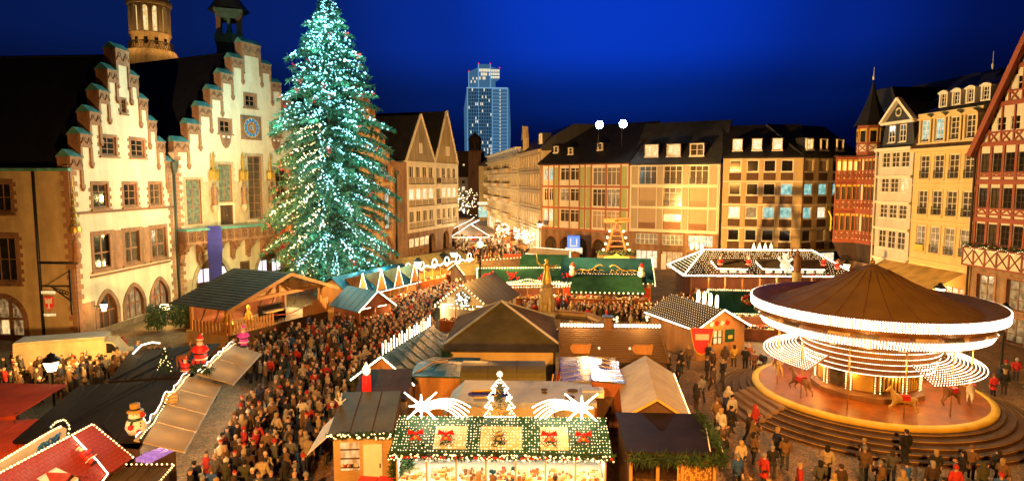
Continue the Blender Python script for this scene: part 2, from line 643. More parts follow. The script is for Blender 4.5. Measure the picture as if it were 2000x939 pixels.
def spandrel(mb, x0, x1, zs, zt, kind, mi=0, rev=0, y=0.0, depth=.35):
    P = arch_pts(x0, x1, zs, zt, kind)
    for (xa, za), (xb, zb) in zip(P, P[1:]):
        mb.add([(xa, y, za), (xb, y, zb), (xb, y, zt), (xa, y, zt)], [(0, 1, 2, 3)], mi)
        mb.quad((xb, y, zb), (xa, y, za), (xa, y + depth, za), (xb, y + depth, zb), rev)


def archring(mb, x0, x1, zs, zt, kind, w, mi=0, y=-.06, yb=.02, legs=0.0):
    P = arch_pts(x0, x1, zs, zt, kind)
    c = (x0 + x1) / 2
    kx = ((x1 - x0) / 2 + w) / ((x1 - x0) / 2)
    kz = (zt - zs + w) / (zt - zs)
    Q = [(c + (x - c) * kx, zs + (z - zs) * kz) for x, z in P]
    if legs:
        P = [(x0, zs - legs)] + P + [(x1, zs - legs)]
        Q = [(x0 - w, zs - legs)] + Q + [(x1 + w, zs - legs)]
    for i in range(len(P) - 1):
        a, b, d, e = P[i], P[i + 1], Q[i + 1], Q[i]
        mb.quad((a[0], y, a[1]), (b[0], y, b[1]), (d[0], y, d[1]), (e[0], y, e[1]), mi)
        mb.quad((e[0], y, e[1]), (d[0], y, d[1]), (d[0], yb, d[1]), (e[0], yb, e[1]), mi)
        mb.quad((b[0], y, b[1]), (a[0], y, a[1]), (a[0], yb + .2, a[1]), (b[0], yb + .2, b[1]), mi)


_wc = {}


def window(parent, x, z, w, h, nx=2, nz=2, frame='white_paint', pane='glass_dark', fw=.07, rec=.16, sur=None, sw=.22, sill=True,
           teeth=False, transom=None, name='window', bar=.035):
    """frame (with an optional stone surround) plus a pane as its sub-part; sits in an opening of a wall"""
    key = (round(w, 2), round(h, 2), nx, nz, frame, fw, rec, sur, sw, sill, teeth, transom, bar)
    if key not in _wc:
        b = MB()
        y0, y1 = rec - .07, rec
        b.box(0, w, y0, y1, 0, fw)
        b.box(0, w, y0, y1, h - fw, h)
        b.box(0, fw, y0, y1, fw, h - fw)
        b.box(w - fw, w, y0, y1, fw, h - fw)
        for i in range(1, nx):
            c = w * i / nx
            b.box(c - bar * 1.3, c + bar * 1.3, y0 + .005, y1 - .005, fw, h - fw)
        zsn = [h * i / nz for i in range(1, nz)] if transom is None else [h * transom]
        for c in zsn:
            b.box(fw, w - fw, y0 + .012, y1 - .012, c - bar, c + bar)
        mats = [frame]
        if sur:
            mats.append(sur)
            b.box(-sw, 0, -.06, .05, -sw * .6, h + sw, 1)
            b.box(w, w + sw, -.06, .05, -sw * .6, h + sw, 1)
            b.box(0, w, -.063, .05, h, h + sw, 1)
            if sill:
                b.box(-sw - .12, w + sw + .12, -.2, .05, -sw * .6 - .16, -sw * .6, 1)
            b.box(0, w, -.05, .05, -sw * .6, 0, 1)
            if teeth:
                k = 0
                zz = 0.0
                while zz < h:
                    if k % 2 == 0:
                        zt = min(zz + .34, h)
                        b.box(-sw - .24, -sw, -.045, .03, zz, zt, 1)
                        b.box(w + sw, w + sw + .24, -.045, .03, zz, zt, 1)
                    zz += .36
                    k += 1
        elif sill:
            b.box(-.08, w + .08, -.09, .05, -.09, 0)
        _wc[key] = b.mesh('window', mats)
    o = place(name, _wc[key], parent, None, (x, 0, z))
    kp = (key[:2], rec, pane, 'p')
    if kp not in _wc:
        b = MB()
        b.box(.02, w - .02, rec - .03, rec + .02, .02, h - .02)
        _wc[kp] = b.mesh('pane', [pane])
    place('pane', _wc[kp], o)
    return o


def hole(x, z, w, h):
    return (x, x + w, z, z + h)


def shell(mb, W, D, z0, z1, mi=0):
    """side and back walls of a building body behind its facade"""
    mb.quad((0, D, z0), (0, 0, z0), (0, 0, z1), (0, D, z1), mi)
    mb.quad((W, 0, z0), (W, D, z0), (W, D, z1), (W, 0, z1), mi)
    mb.quad((W, D, z0), (0, D, z0), (0, D, z1), (W, D, z1), mi)


def house(name, label, A, d, cat='building', group=None):
    rz = math.atan2(d[1], d[0])
    return thing(name, label, cat, (A[0], A[1], 0), rz, group)
# =================================================================== the ground
g = MB()
g.quad((-900, -300, 0), (900, -300, 0), (900, 1500, 0), (-900, 1500, 0))
g.build('ground', 'cobbles', kind='structure')


# =================================================================== stepped gable town houses
def stepped(parent, steps, zlow, wallm, holes, arches, D=45, ridge=None, eave=None, th=1.1, side=True):
    xl, xr = steps[-1][0], steps[-1][1]
    zs = [s[2] - .9 for s in steps]

    def inside(x, z):
        return any(a < x < b and z < t - .9 for a, b, t in steps)
    mb = MB()
    fake = [(x, x, z, z) for x, z in [(s[0], s[2] - .9) for s in steps] + [(s[1], s[2] - .9) for s in steps]]
    gridwall(mb, xl, xr, 0, steps[0][2] - .9, holes + fake, 0, 1, .4, inside=inside)
    for a in arches:
        spandrel(mb, *a[:5], 0, 1)
    d_ = D if side else .5
    mb.quad((xl, d_, 0), (xl, 0, 0), (xl, 0, steps[-1][2] - 1.2), (xl, d_, steps[-1][2] - 1.2), 0)
    mb.quad((xr, 0, 0), (xr, D, 0), (xr, D, steps[-1][2] - 1.2), (xr, 0, steps[-1][2] - 1.2), 0)
    # back face of the free-standing gable
    for i, (a, b, t) in enumerate(steps):
        lo = steps[i + 1][2] - .9 if i + 1 < len(steps) else 12
        mb.quad((b, th, lo), (a, th, lo), (a, th, t - .9), (b, th, t - .9), 1)
    mb.build('wall', [wallm, 'stone'], parent)

    def block(x0, x1, zt, ph, inner):
        w = x1 - x0
        b = MB()
        b.box(0, w, -.10, th, -ph, 0, 0)
        b.box(-.05, w + .05, -.16, th + .05, -.14, 0.0, 0)
        b.prismx([(-.22, 0), (th + .1, 0), (th / 2, .62)], -.06, w + .06, 1)
        # blind tracery in relief
        k = 2 if w < 2 else 3
        for j in range(k):
            cx = w * (j + .5) / k
            rr = w / k * .42
            P = [(cx + rr * math.cos(a), -.13, -ph * .72 + rr * 1.1 * math.sin(a)) for a in [PI * q / 6 for q in range(7)]]
            b.tube(P, .055, 4, 2)
            P = [(cx + rr * .5 * math.cos(a), -.13, -ph * .38 + rr * .5 * math.sin(a)) for a in [PI * q / 4 for q in range(8)]]
            b.tube(P, .04, 4, 2, closed=True)
        if inner is not None:
            px = w - .3 if inner > 0 else 0
            b.box(px, px + .3, -.14, 0.02, -ph - 1.25, -ph, 0)
            b.box(px - .06, px + .36, -.2, .02, -ph - 1.6, -ph - 1.25, 0)
            b.ball((px + .15, -.12, -ph - 1.7), .17, 0)
        b.build('step_block', ['stone', 'copper', 'stone_dark'], parent, loc=(x0, 0, zt))
    a, b_, t = steps[0]
    block(a, b_, t - .6, 1.5, None)
    for x in (a - .02, b_ - .3):
        m = MB()
        m.box(x, x + .3, -.12, .02, t - 4.1, t - 2.1)
        m.ball((x + .15, -.1, t - 4.2), .2)
        m.build('pendant', 'stone', parent)
    for (a0, b0, t0), (a1, b1, t1) in zip(steps, steps[1:]):
        block(a1, a0 + .12, t1 - .6, 1.15, 1)
        block(b0 - .12, b1, t1 - .6, 1.15, -1)
    for i in range(len(steps) - 1):
        a, b, t = steps[i]
        lo = steps[i + 1][2] - .7
        for xe in (a + .127, b - .127):  # stone edge of each riser
            ubox('gable_edge', 'stone', parent, (xe, (th - .047) / 2, (lo + t - 1.5) / 2), (.26, th + .053, t - 1.5 - lo))
    rf = MB()
    x0, x1 = xl + .2, xr - .2
    mid = (steps[0][0] + steps[0][1]) / 2
    rf.slab((x0, th, eave), (mid, th, ridge), (mid, D, ridge), (x0, D, eave), .25)
    rf.slab((x1, D, eave), (mid, D, ridge), (mid, th, ridge), (x1, th, eave), .25)
    rf.build('roof', 'slate', parent)


def quoins(parent, x, z0, z1, side, name='quoin'):
    z = z0
    k = 0
    while z < z1:
        w = .75 if k % 2 == 0 else .45
        ubox(name, 'stone', parent, (x + side * w / 2, 0, z + .22), (w, .1, .43))
        z += .45
        k += 1


dAL = (.0797, .9968)
alt = house('town_house', 'cream stepped gable town house at the left, beside the dim side wing', (-37.8, 56), dAL)
ast = [(5.55, 7.45, 26.9 + .1), (4.32, 8.67, 24.85), (3.04, 9.92, 22.75), (1.72, 11.16, 20.7), (.45, 12.45, 18.65), (-.9, 13.62, 16.65)]
ah, aa = [], []
for x in (1.62, 5.7, 9.6):
    ah.append(hole(x, 11.55, 1.9, 2.15))
for x in (1.35, 5.4, 9.45):
    ah.append(hole(x, 6.0, 2.4, 3.1))
for x, w in ((3.05, 1.95), (7.1, 2.0)):
    ah.append(hole(x, 16.35, w, 1.7))
ah.append(hole(6.05, 20.5, .55, 1.2))
for x, w in ((1.45, 2.4), (5.1, 2.6), (9.1, 2.6)):
    ah.append((x, x + w, .6 if x > 2 else 0, 3.6))
    aa.append((x, x + w, 2.1, 3.6, 'point'))
stepped(alt, ast, 0, 'plaster', ah, aa, D=44, ridge=26.0, eave=15.1, side=False)
for x in (1.62, 5.7, 9.6):
    window(alt, x, 11.55, 1.9, 2.15, 2, 3, 'stone', 'glass_dark' if x < 9 else 'glass_mid', .12, .22, 'stone', .22, True, True)
for x, p in ((1.35, 'glass_dark'), (5.4, 'glass_mid'), (9.45, 'glass_mid')):
    window(alt, x, 6.0, 2.4, 3.1, 2, 2, 'stone', p, .14, .25, 'stone', .32, True, False, .45, bar=.08)
for x, w in ((3.05, 1.95), (7.1, 2.0)):
    window(alt, x, 16.35, w, 1.7, 2, 3, 'stone', 'glass_dark', .14, .2, 'stone', .2, True, True)
window(alt, 6.05, 20.5, .55, 1.2, 1, 3, 'stone', 'glass_dark', .08, .2, 'stone', .2, True, True)
for x0, x1 in ((3.4, 5.5), (7.6, 9.5)):
    ubox('stone_panel', 'stone', alt, ((x0 + x1) / 2, -.015, 7.45), (x1 - x0, .07, 3.7))
ubox('string_course', 'stone_dark', alt, (6.3, -.05, 11.16), (14.5, .14, .22))
ubox('string_course', 'stone_dark', alt, (6.55, -.04, 5.37), (11.7, .12, .18))
quoins(alt, -.92, 0, 15.5, 1)
quoins(alt, 13.3, 0, 16, -1)
m = MB()
m.box(-.92, 13.4, -.07, 0.0, 0, .55)
m.box(-.92, 1.1, -.04, 0.0, .55, 3.2)
m.build('plinth', 'stone_brown', alt)
for x, w in ((1.45, 2.4), (5.1, 2.6), (9.1, 2.6)):
    m = MB()
    archring(m, x, x + w, 2.1, 3.6, 'point', .42, 0, -.08, legs=1.5)
    m.build('arch_surround', 'stone', alt)
    w_ = MB()
    y = .25
    w_.box(x, x + w, y, y + .05, 0, 3.6, 1)
    for xx in (x + w * .33, x + w * .66):
        w_.box(xx - .06, xx + .06, y - .1, y, .3, 3.5, 0)
    w_.box(x, x + w, y - .09, y - .01, 1.9, 2.05, 0)
    w_.build('arched_window', ['wood_red', 'win_dim' if x > 2 else 'wood_dark'], alt)
# corner figure with gilded canopy
cf = MB()
cf.box(-1.25, -.75, -.35, .15, 6.4, 6.9)
cf.lathe([(.28, 6.9), (.34, 7.3), (.24, 8.0), (.30, 8.6), (.12, 8.95), (.17, 9.15), (.0, 9.4)], 8, (-1.0, -.25, 0))
cf.build('corner_figure', 'stone', alt)
cf = MB()
for k in range(7):
    cf.lathe([(.42 - k * .055, 9.7 + k * .55), (.22 - k * .03, 10.1 + k * .55)], 6, (-1.0, -.25, 0), 0)
cf.lathe([(.45, 9.55), (.5, 9.75), (.4, 10.1)], 8, (-1.0, -.25, 0), 0)
cf.lathe([(.05, 13.4), (.02, 15)], 5, (-1, -.25, 0), 0)
cf.build('gilded_canopy', 'gold', alt)
p = MB()
p.tube([(13.55, -.18, .2), (13.55, -.18, 15.6)], .11, 6)
p.lathe([(.12, 14.6), (.42, 15.6), (.45, 16.0)], 6, (13.55, -.25, 0))
p.build('drain_pipe', 'iron_green', alt)
# corner statue roof lantern
# -- side wing
wing = house('town_house_wing', 'dim ochre side wing of the stepped gable house at the left edge', (-37.8 - 29.98 - .07, 56.9 - .9), (1, -.0001))
wing.rotation_euler = (0, 0, R(-4.57))
wing.location = (-67.79, 57.38, 0)
L0 = 29.95
mb = MB()
wh = []
wa = []
for s in (5.0, 14):
    wh += [hole(L0 - s - 3.6, 11.3, 3.2, 2.5), hole(L0 - s - 3.6, 5.2, 3.3, 3.9)]
    x = L0 - s - 4.0
    wh.append((x, x + 4.0, 0, 3.7))
    wa.append((x, x + 4.0, 1.6, 3.7, 'round'))
gridwall(mb, 0, L0, 0, 15, wh, 0, 1, .4)
for a in wa:
    spandrel(mb, *a, 0, 1)
mb.build('wall', ['plaster_ochre', 'stone'], wing)
for s in (5.0, 14):
    window(wing, L0 - s - 3.6, 11.3, 3.2, 2.5, 4, 2, 'stone_dark', 'glass_dark', .14, .22, 'stone_dark', .3, True, True)
    window(wing, L0 - s - 3.6, 5.2, 3.3, 3.9, 4, 2, 'stone_dark', 'glass_dark', .14, .22, 'stone_dark', .4, True, True)
    x = L0 - s - 4.0
    m = MB()
    archring(m, x, x + 4, 1.6, 3.7, 'round', .45, 0, -.08, legs=1.6)
    m.build('arch_surround', 'stone_dark', wing)
    m = MB()
    m.box(x, x + 4, .28, .32, 0, 3.7, 1)
    for k in (1, 2):
        m.box(x + 4 * k / 3 - .12, x + 4 * k / 3 + .12, .1, .27, 0, 3.7, 0)
    m.box(x, x + 4, .12, .26, 1.75, 1.95, 0)
    m.box(x, x + 4, .12, .26, 0, .4, 0)
    m.build('arched_window', ['stone_dark', 'win_dim'], wing)
    for k in range(2, 3):
        m = MB()
        m.box(x + 4 * k / 3 - 1.0, x + 4 * k / 3 - .35, .24, .275, .5, 1.7)
        m.build('lit_pane', 'win_warm', wing)
m = MB()
m.box(0, L0 + .2, -.25, .1, 14.8, 15.05)
m.build('gutter', 'copper', wing)
m = MB()
m.tube([(L0 - 3.1, -.15, 0), (L0 - 3.1, -.15, 14.8)], .12, 6)
m.tube([(L0 - 3.2, -.15, 6.9), (L0 + .5, -.2, 6.9)], .1, 6)
m.build('drain_pipe', 'black_iron', wing)
quoins(wing, L0 + .02, 0, 15, -1)
# hanging crest sign on an iron bracket at the corner
cs = thing('hanging_sign', 'red crest sign with white eagle hanging from iron bracket on the house corner', 'sign', (-40.1, 54.7, 0), 0)
m = MB()
m.bar((1.9, 0, 4.9), (-.5, 0, 4.9), .09)
m.bar((1.9, 0, 3.6), (.3, 0, 4.85), .07)
m.bar((1.9, 0, 6.2), (-.2, 0, 4.95), .04)
for k in range(5):
    m.tube([(1.6 - k * .25 + .14 * math.cos(a), 0, 4.3 + k * .08 + .14 * math.sin(a)) for a in [q * PI / 4 for q in range(8)]], .035, 4, closed=True)
m.box(1.85, 2.0, -.05, .05, 2.4, 6.3)
m.build('bracket', 'black_iron', cs)
m = MB()
m.prism([(-.36, 4.0), (.36, 4.0), (.36, 3.2), (.0, 2.75), (-.36, 3.2)], -.05, .05)
m.build('shield', 'red_glow', cs)
m = MB()
m.box(-.06, .06, -.07, .07, 3.05, 3.85)
m.prism([(-.06, 3.7), (-.3, 3.95), (-.28, 3.4), (-.06, 3.45)], -.065, .065)
m.prism([(.06, 3.7), (.06, 3.45), (.28, 3.4), (.3, 3.95)], -.065, .065)
m.prism([(-.05, 3.1), (-.2, 2.95), (.2, 2.95), (.05, 3.1)], -.062, .062)
m.build('eagle', 'white_soft', cs)
m = MB()
m.box(-.6, .6, -.04, .04, 4.25, 4.5)
m.box(-.5, .5, -.04, .04, 2.3, 2.52)
m.build('scroll_banner', 'win_warm', cs)

# -- the middle town hall
dRO = (.4327, .9015)
roe = house('town_hall', 'large middle stepped gable town hall with blue clock, statues and carved balcony', (-36.72, 69.46), dRO)
rst = [(9.98, 12.82, 31.1), (8.41, 14.41, 29.05), (6.82, 16.02, 27.0), (5.24, 17.6, 24.95), (3.68, 19.16, 22.9), (2.13, 20.7, 20.85), (.35, 22.3, 18.8)]
rh = [hole(1.6, 9.1, 1.9, 5.0), hole(5.9, 11.5, 1.9, 4.4), hole(10.2, 9.3, 2.15, 7.7), hole(14.6, 11.4, 1.9, 4.0), hole(18.6, 9.1, 1.9, 5.0),
      hole(10.25, 23.0, 1.5, 1.35), hole(6.4, 19.6, 1.5, 1.4), hole(14.1, 19.7, 1.5, 1.4), hole(6.0, 8.8, 1.8, 2.3), hole(14.7, 8.8, 1.8, 2.3)]
ra = []
for x, w in ((2.3, 4.6), (11.0, 4.3), (17.3, 3.6)):
    rh.append((x, x + w, 0, 5.3))
    ra.append((x, x + w, 2.5, 5.3, 'point'))
stepped(roe, rst, 0, 'plaster', rh, ra, D=46, ridge=29.9, eave=16.2)
window(roe, 1.6, 9.1, 1.9, 5.0, 2, 5, 'stone', 'win_green', .12, .25, 'stone_light', .28, False, True)
window(roe, 5.9, 11.5, 1.9, 4.4, 2, 5, 'stone', 'win_green', .12, .25, 'stone_light', .28, False, True)
window(roe, 10.2, 9.3, 2.15, 7.7, 2, 8, 'stone', 'glass_mid', .14, .25, 'stone_light', .3, False, False)
window(roe, 14.6, 11.4, 1.9, 4.0, 2, 5, 'stone', 'glass_dark', .12, .25, 'stone_light', .28, False, True)
window(roe, 18.6, 9.1, 1.9, 5.0, 2, 5, 'stone', 'win_green', .12, .25, 'stone_light', .28, False, True)
window(roe, 10.25, 23.0, 1.5, 1.35, 2, 2, 'stone', 'glass_dark', .14, .2, 'stone', .28, True, False)
window(roe, 6.4, 19.6, 1.5, 1.4, 2, 2, 'stone', 'glass_dark', .14, .2, 'stone', .25, True, False)
window(roe, 14.1, 19.7, 1.5, 1.4, 2, 2, 'stone', 'glass_dark', .14, .2, 'stone', .25, True, False)
# stone dado behind the statues
for x0, x1 in ((3.8, 5.6), (8.1, 9.85), (12.7, 14.3), (16.8, 18.3)):
    ubox('stone_panel', 'stone_light', roe, ((x0 + x1) / 2, -.012, 11.3), (x1 - x0, .055, 5.2))
for x in (6.0, 14.7):
    m = MB()
    m.box(x, x + 1.8, .2, .28, 8.8, 11.1, 0)
    for k in range(1, 4):
        m.box(x + .45 * k - .02, x + .45 * k + .02, .17, .2, 8.8, 11.0, 0)
    m.ball((x + 1.05, .15, 9.9), .06, 1)
    m.build('door', ['wood_dark', 'gold'], roe)
quoins(roe, .37, 0, 17.5, 1)
quoins(roe, 22.28, 0, 17.5, -1)
for x0, x1 in ((.37, 2.2), (6.95, 10.9), (15.4, 17.2)):
    ubox('plinth', 'stone_light', roe, ((x0 + x1) / 2, -.025, 1.5), (x1 - x0, .05, 3.0))
for x, w in ((2.3, 4.6), (11.0, 4.3), (17.3, 3.6)):
    m = MB()
    archring(m, x, x + w, 2.5, 5.3, 'point', .5, 0, -.1, legs=2.4)
    m.build('arch_surround', 'stone_light', roe)
    m = MB()
    m.box(x, x + w, .3, .36, 0, 5.3, 0)
    for k in range(1, 6):
        m.box(x + w * k / 6 - .05, x + w * k / 6 + .05, .24, .3, 0, 5.0, 0)
    m.box(x, x + w, .22, .3, 2.05, 2.25, 0)
    m.build('gate', 'wood_dark', roe)
    for k in (0, 1, 3, 4):
        m = MB()
        xx = x + w * (.1 + .18 * k)
        m.box(xx, xx + w * .14, .2, .235, 2.4, 3.9)
        m.build('gate_window', 'win_violet', roe)
# clock
m = MB()
m.box(9.4, 12.5, -.12, .02, 18.95, 21.85, 0)
m.box(9.62, 12.28, -.14, -.1, 19.2, 21.6, 1)
m.build('clock_frame', ['stone', 'goods_brown'], roe)
ck = MB()
c = (10.95, -.16, 20.4)


def ringxz(mb, cx, cz, y, r0, r1, n, mi, a0=0, a1=2 * PI):
    for i in range(n):
        a, b = a0 + (a1 - a0) * i / n, a0 + (a1 - a0) * (i + 1) / n
        mb.quad((cx + r0 * math.cos(b), y, cz + r0 * math.sin(b)), (cx + r0 * math.cos(a), y, cz + r0 * math.sin(a)), (cx + r1 * math.cos(a), y, cz + r1 * math.sin(a)), (cx + r1 * math.cos(b), y, cz + r1 * math.sin(b)), mi)


ringxz(ck, 10.95, 20.4, -.150, .0, 1.18, 32, 0)
ringxz(ck, 10.95, 20.4, -.160, .30, .66, 24, 1)
ringxz(ck, 10.95, 20.4, -.165, .28, .33, 24, 2)
ringxz(ck, 10.95, 20.4, -.165, .65, .70, 24, 2)
ringxz(ck, 10.95, 20.4, -.165, 1.12, 1.19, 32, 2)
for k in range(12):
    a = k * PI / 6
    ck.bar((10.95 + .88 * math.cos(a), -.17, 20.4 + .88 * math.sin(a)), (10.95 + 1.08 * math.cos(a), -.17, 20.4 + 1.08 * math.sin(a)), .06, .02, 3)
    ck.bar((10.95 + .46 * math.cos(a), -.17, 20.4 + .46 * math.sin(a)), (10.95 + .74 * math.cos(a), -.17, 20.4 + .74 * math.sin(a)), .07, .02, 4)
for sx in (-1, 1):
    for sz in (-1, 1):
        ck.bar((10.95 + sx * 1.05, -.15, 20.4 + sz * 1.02), (10.95 + sx * 1.28, -.15, 20.4 + sz * 1.18), .28, .04, 0)
ck.build('clock_face', ['clock_blue', 'red_frame', 'gold_paint', 'white_soft', 'wood_red'], roe)
m = MB()
m.bar((10.95, -.19, 20.4), (11.55, -.19, 19.65), .08, .02)
m.bar((10.95, -.19, 20.4), (11.25, -.19, 21.15), .10, .02)
m.build('clock_hand', 'gold_paint', roe)
for x in (6.35, 14.05):
    m = MB()
    P = [(0, 0)] + [(0 + 1.6 * i / 8, -1.55 * math.sin(PI * i / 8) ** .6) for i in range(1, 8)] + [(1.6, 0)]
    m.prism(P[::-1], -.12, .02, 0)
    for k in range(5):
        a = PI + PI * (k + .5) / 5
        m.bar((.8, -.14, -.3), (.8 + .62 * math.cos(a), -.14, -.35 + .95 * math.sin(a)), .07, .04, 1)
    m.box(.3, .6, -.15, -.1, -.32, -.1, 2)
    m.box(1.0, 1.3, -.15, -.1, -.32, -.1, 2)
    m.build('shield_relief', ['stone', 'stone_dark', 'white_soft'], roe, loc=(x, 0, 19.3))
# statues under gilded canopies
for x in (5.0, 9.2, 13.4, 17.6):
    s = MB()
    s.lathe([(.22, 11.15), (.3, 11.3), (.27, 12.0), (.2, 12.5), (.33, 12.95), (.3, 13.15), (.1, 13.3), (.15, 13.5), (.13, 13.65), (0, 13.75)], 8, (x, -.4, 0), 0)
    s.tube([(x + .3, -.45, 13.05), (x + .42, -.6, 12.6), (x + .2, -.75, 12.4)], .08, 5, 0)
    s.tube([(x - .3, -.45, 13.05), (x - .4, -.5, 12.5), (x - .35, -.6, 12.0)], .08, 5, 0)
    s.lathe([(.16, 10.3), (.42, 10.8), (.36, 11.0), (.45, 11.15), (0, 11.16)], 8, (x, -.35, 0), 1)
    s.build('statue', ['stone', 'stone_light'], roe)
    s = MB()
    s.lathe([(.42, 14.15), (.5, 14.4), (.5, 15.0), (.3, 15.2), (.16, 15.3), (.13, 17.0), (.02, 17.4)], 6, (x, -.4, 0), 0, False)
    for k in range(6):
        a = k * PI / 3
        s.bar((x + .48 * math.cos(a), -.4 + .48 * math.sin(a), 13.9), (x + .5 * math.cos(a), -.4 + .5 * math.sin(a), 15.3), .09)
        s.ball((x + .2 * math.cos(a), -.4 + .2 * math.sin(a), 15.5 + .25 * k), .1)
    s.build('statue_canopy', 'gold', roe)
# balcony
bl = MB()
bl.box(.35, 14.6, -1.45, .02, 7.0, 7.25, 0)
bl.box(.35, 14.6, -1.5, -1.2, 8.45, 8.7, 1)
bl.box(.35, .6, -1.2, .0, 8.45, 8.7, 1)
bl.box(.36, 14.59, -1.35, -1.24, 7.25, 8.45, 2)
bl.box(.36, .5, -1.24, .0, 7.25, 8.45, 2)
bl.build('balcony', ['stone', 'copper', 'stone_dark'], roe)
for k in range(14):
    x = .45 + k * 1.01
    m = MB()
    m.box(0, .14, -.1, .0, 0, 1.2)
    for q in ((.36, .38), (.78, .38), (.36, .82), (.78, .82)):
        m.tube([(q[0] + .17 * math.cos(a), -.06, q[1] + .17 * math.sin(a)) for a in [i * PI / 4 for i in range(8)]], .05, 4, closed=True)
    m.build('tracery_panel', 'stone', roe, loc=(x, -1.35, 7.25))
for k in range(7):
    x = .55 + k * 2.28
    m = MB()
    m.prismx([(0, 0), (-1.4, 0), (-1.1, -.5), (-.45, -1.2), (-.25, -2.0), (0, -2.1)], -.28, .28)
    m.ball((0, -.3, -2.1), .25)
    m.ball((0, -.9, -.9), .22)
    m.build('corbel', 'stone', roe, loc=(x, 0, 7.0))
    if k < 6:
        m = MB()
        spandrel(m, x + .28, x + 2.0, 6.2, 6.95, 'round', 0, 0, -1.1, .25)
        m.build('corbel_arch', 'stone', roe)
m = MB()
m.box(8.5, 9.9, -.08, .02, 2.9, 4.2, 0)
m.box(8.7, 9.7, -.12, -.07, 3.1, 4.0, 1)
m.build('plaque', ['stone_dark', 'wood_dark'], roe)


def flag(label, mats, x, z0, z1, w):
    b = MB()
    n = len(mats)
    for i in range(n):
        za, zb = (z0, z1)
        xa = -w / 2 + w * i / n
        xb = -w / 2 + w * (i + 1) / n
        K = 10
        for j in range(K):
            u0, u1 = j / K, (j + 1) / K
            f_ = lambda u, xx: (xx * (1 + .15 * math.sin(5 * u)), .22 * math.sin(7 * u + xx * 5), z1 + (z0 - z1) * u)
            b.add([f_(u0, xa), f_(u0, xb), f_(u1, xb), f_(u1, xa)], [(0, 1, 2, 3)], i, True)
    o = b.build('flag', mats)
    tag(o, label, 'flag')
    p = W2((-36.72, 69.46, 0), math.atan2(.9015, .4327), (x, -1.75, 0))
    o.location = p
    o.rotation_euler = (0, 0, R(25))


flag('long dark blue flag hanging from the carved balcony', ['blue_flag'], 3.6, 1.9, 8.9, 1.35)
flag('red and yellow flag hanging beside the tree at the balcony end', ['red_flag', 'orange_flag'], 14.3, 3.0, 8.4, 1.3)

# -- third stepped house, mostly behind the tree
dLO = (.3048, .9524)
loe = house('town_house', 'third stepped gable house, mostly hidden behind the lit Christmas tree', (-27.16, 89.38), dLO)
lst = [(10.1, 13.1, 30.0), (8.5, 14.7, 28.0), (6.9, 16.3, 26.0), (5.3, 17.9, 24.0), (3.7, 19.4, 22.0), (2.1, 20.9, 20.0), (.5, 22.5, 18.0)]
lh = []
for z in (5.8, 10.2, 14.0):
    for x in (4, 9.5, 14.5, 19.0):
        lh.append(hole(x, z, 1.7, 2.6))
lh.append((17.6, 21.4, 0, 4.2))
stepped(loe, lst, 0, 'plaster_ochre', lh, [(17.6, 21.4, 1.9, 4.2, 'round')], D=30, ridge=27.5, eave=16)
for z in (5.8, 10.2, 14.0):
    for x in (4, 9.5, 14.5, 19.0):
        window(loe, x, z, 1.7, 2.6, 2, 2, 'stone', 'win_teal' if x > 18 and z < 14 else 'glass_dark', .12, .2, 'stone', .3, True, True)
m = MB()
archring(m, 17.6, 21.4, 1.9, 4.2, 'round', .5, 0, -.1, legs=1.9)
m.build('arch_surround', 'stone', loe)
m = MB()
m.box(17.6, 21.4, .3, .34, 0, 4.2, 1)
for k in range(1, 4):
    m.box(17.6 + .95 * k - .07, 17.6 + .95 * k + .07, .2, .3, 0, 4.1, 0)
m.build('arched_window', ['wood_dark', 'win_dim'], loe)
quoins(loe, 22.48, 0, 17, -1)
m = MB()
m.tube([(22.9, -.2, 0), (22.9, -.2, 15)], .13, 6)
m.lathe([(.14, 14.5), (.5, 15.2), (.5, 15.6)], 6, (22.9, -.25, 0))
m.build('drain_pipe', 'iron_green', loe)

# -- modern house with two steep gables
sal = house('gabled_house', 'pale gridded office house with two steep triangular gables beside the street', (-20.15, 111.29), dLO)
mb = MB()
sh = []
cols = [5.0, 7.8, 10.6, 13.4]
cols2 = [19.6, 22.3, 25.0]
rows = [(13.5, 3.1), (9.4, 3.1), (5.3, 3.1)]
for z, h in rows:
    for x in cols:
        sh.append(hole(x, z + 1.0, 2.3, 2.1))
    sh.append(hole(16.9, z + 1.0, 2.2, 2.1))
    for x in cols2:
        sh.append(hole(x, z + 1.0, 2.2, 2.1))
gridwall(mb, 4.1, 27.9, 4.45, 17.5, sh, 0, 0, .5)
mb.quad((27.9, 0, 0), (27.9, 28, 0), (27.9, 28, 17.5), (27.9, 0, 17.5), 0)
mb.quad((4.1, 28, 0), (4.1, 0, 0), (4.1, 0, 17.5), (4.1, 28, 17.5), 0)
mb.build('wall', 'plaster_white', sal)
for z, h in rows:
    for i, x in enumerate(cols + [16.9] + cols2):
        lit = z == 9.4 and i in (0, 1, 2, 3, 5, 6, 7)
        w = 2.3 if i < 4 else 2.2
        pane = 'win_white' if lit else ('glass_mid' if i > 4 else 'glass_dark')
        window(sal, x, z + 1.0, w, 2.1, 3 if i != 4 else 4, 1, 'white_paint', pane, .1, .3, None, sill=False)
        if i == 4:
            ubox('dark_panel', 'wood_dark', sal, (x + w / 2, -.02, z + .45), (w, .1, 1.0))
        else:
            ubox('pebble_panel', 'pebble', sal, (x + w / 2, -.04, z + .42), (w, .12, .95))
            ubox('sill', 'timber_dark', sal, (x + w / 2, -.06, z - .12), (w + .1, .2, .14))
m = MB()
for z in (4.45, 8.8, 13.0, 17.2):
    m.box(4.1, 28.0, -.14, .0, z, z + .3)
for x in (4.1, 16.45, 27.6):
    m.box(x, x + .3, -.12, .0, 4.75, 17.2)
m.build('white_grid', 'plaster_white', sal, kind='stuff')
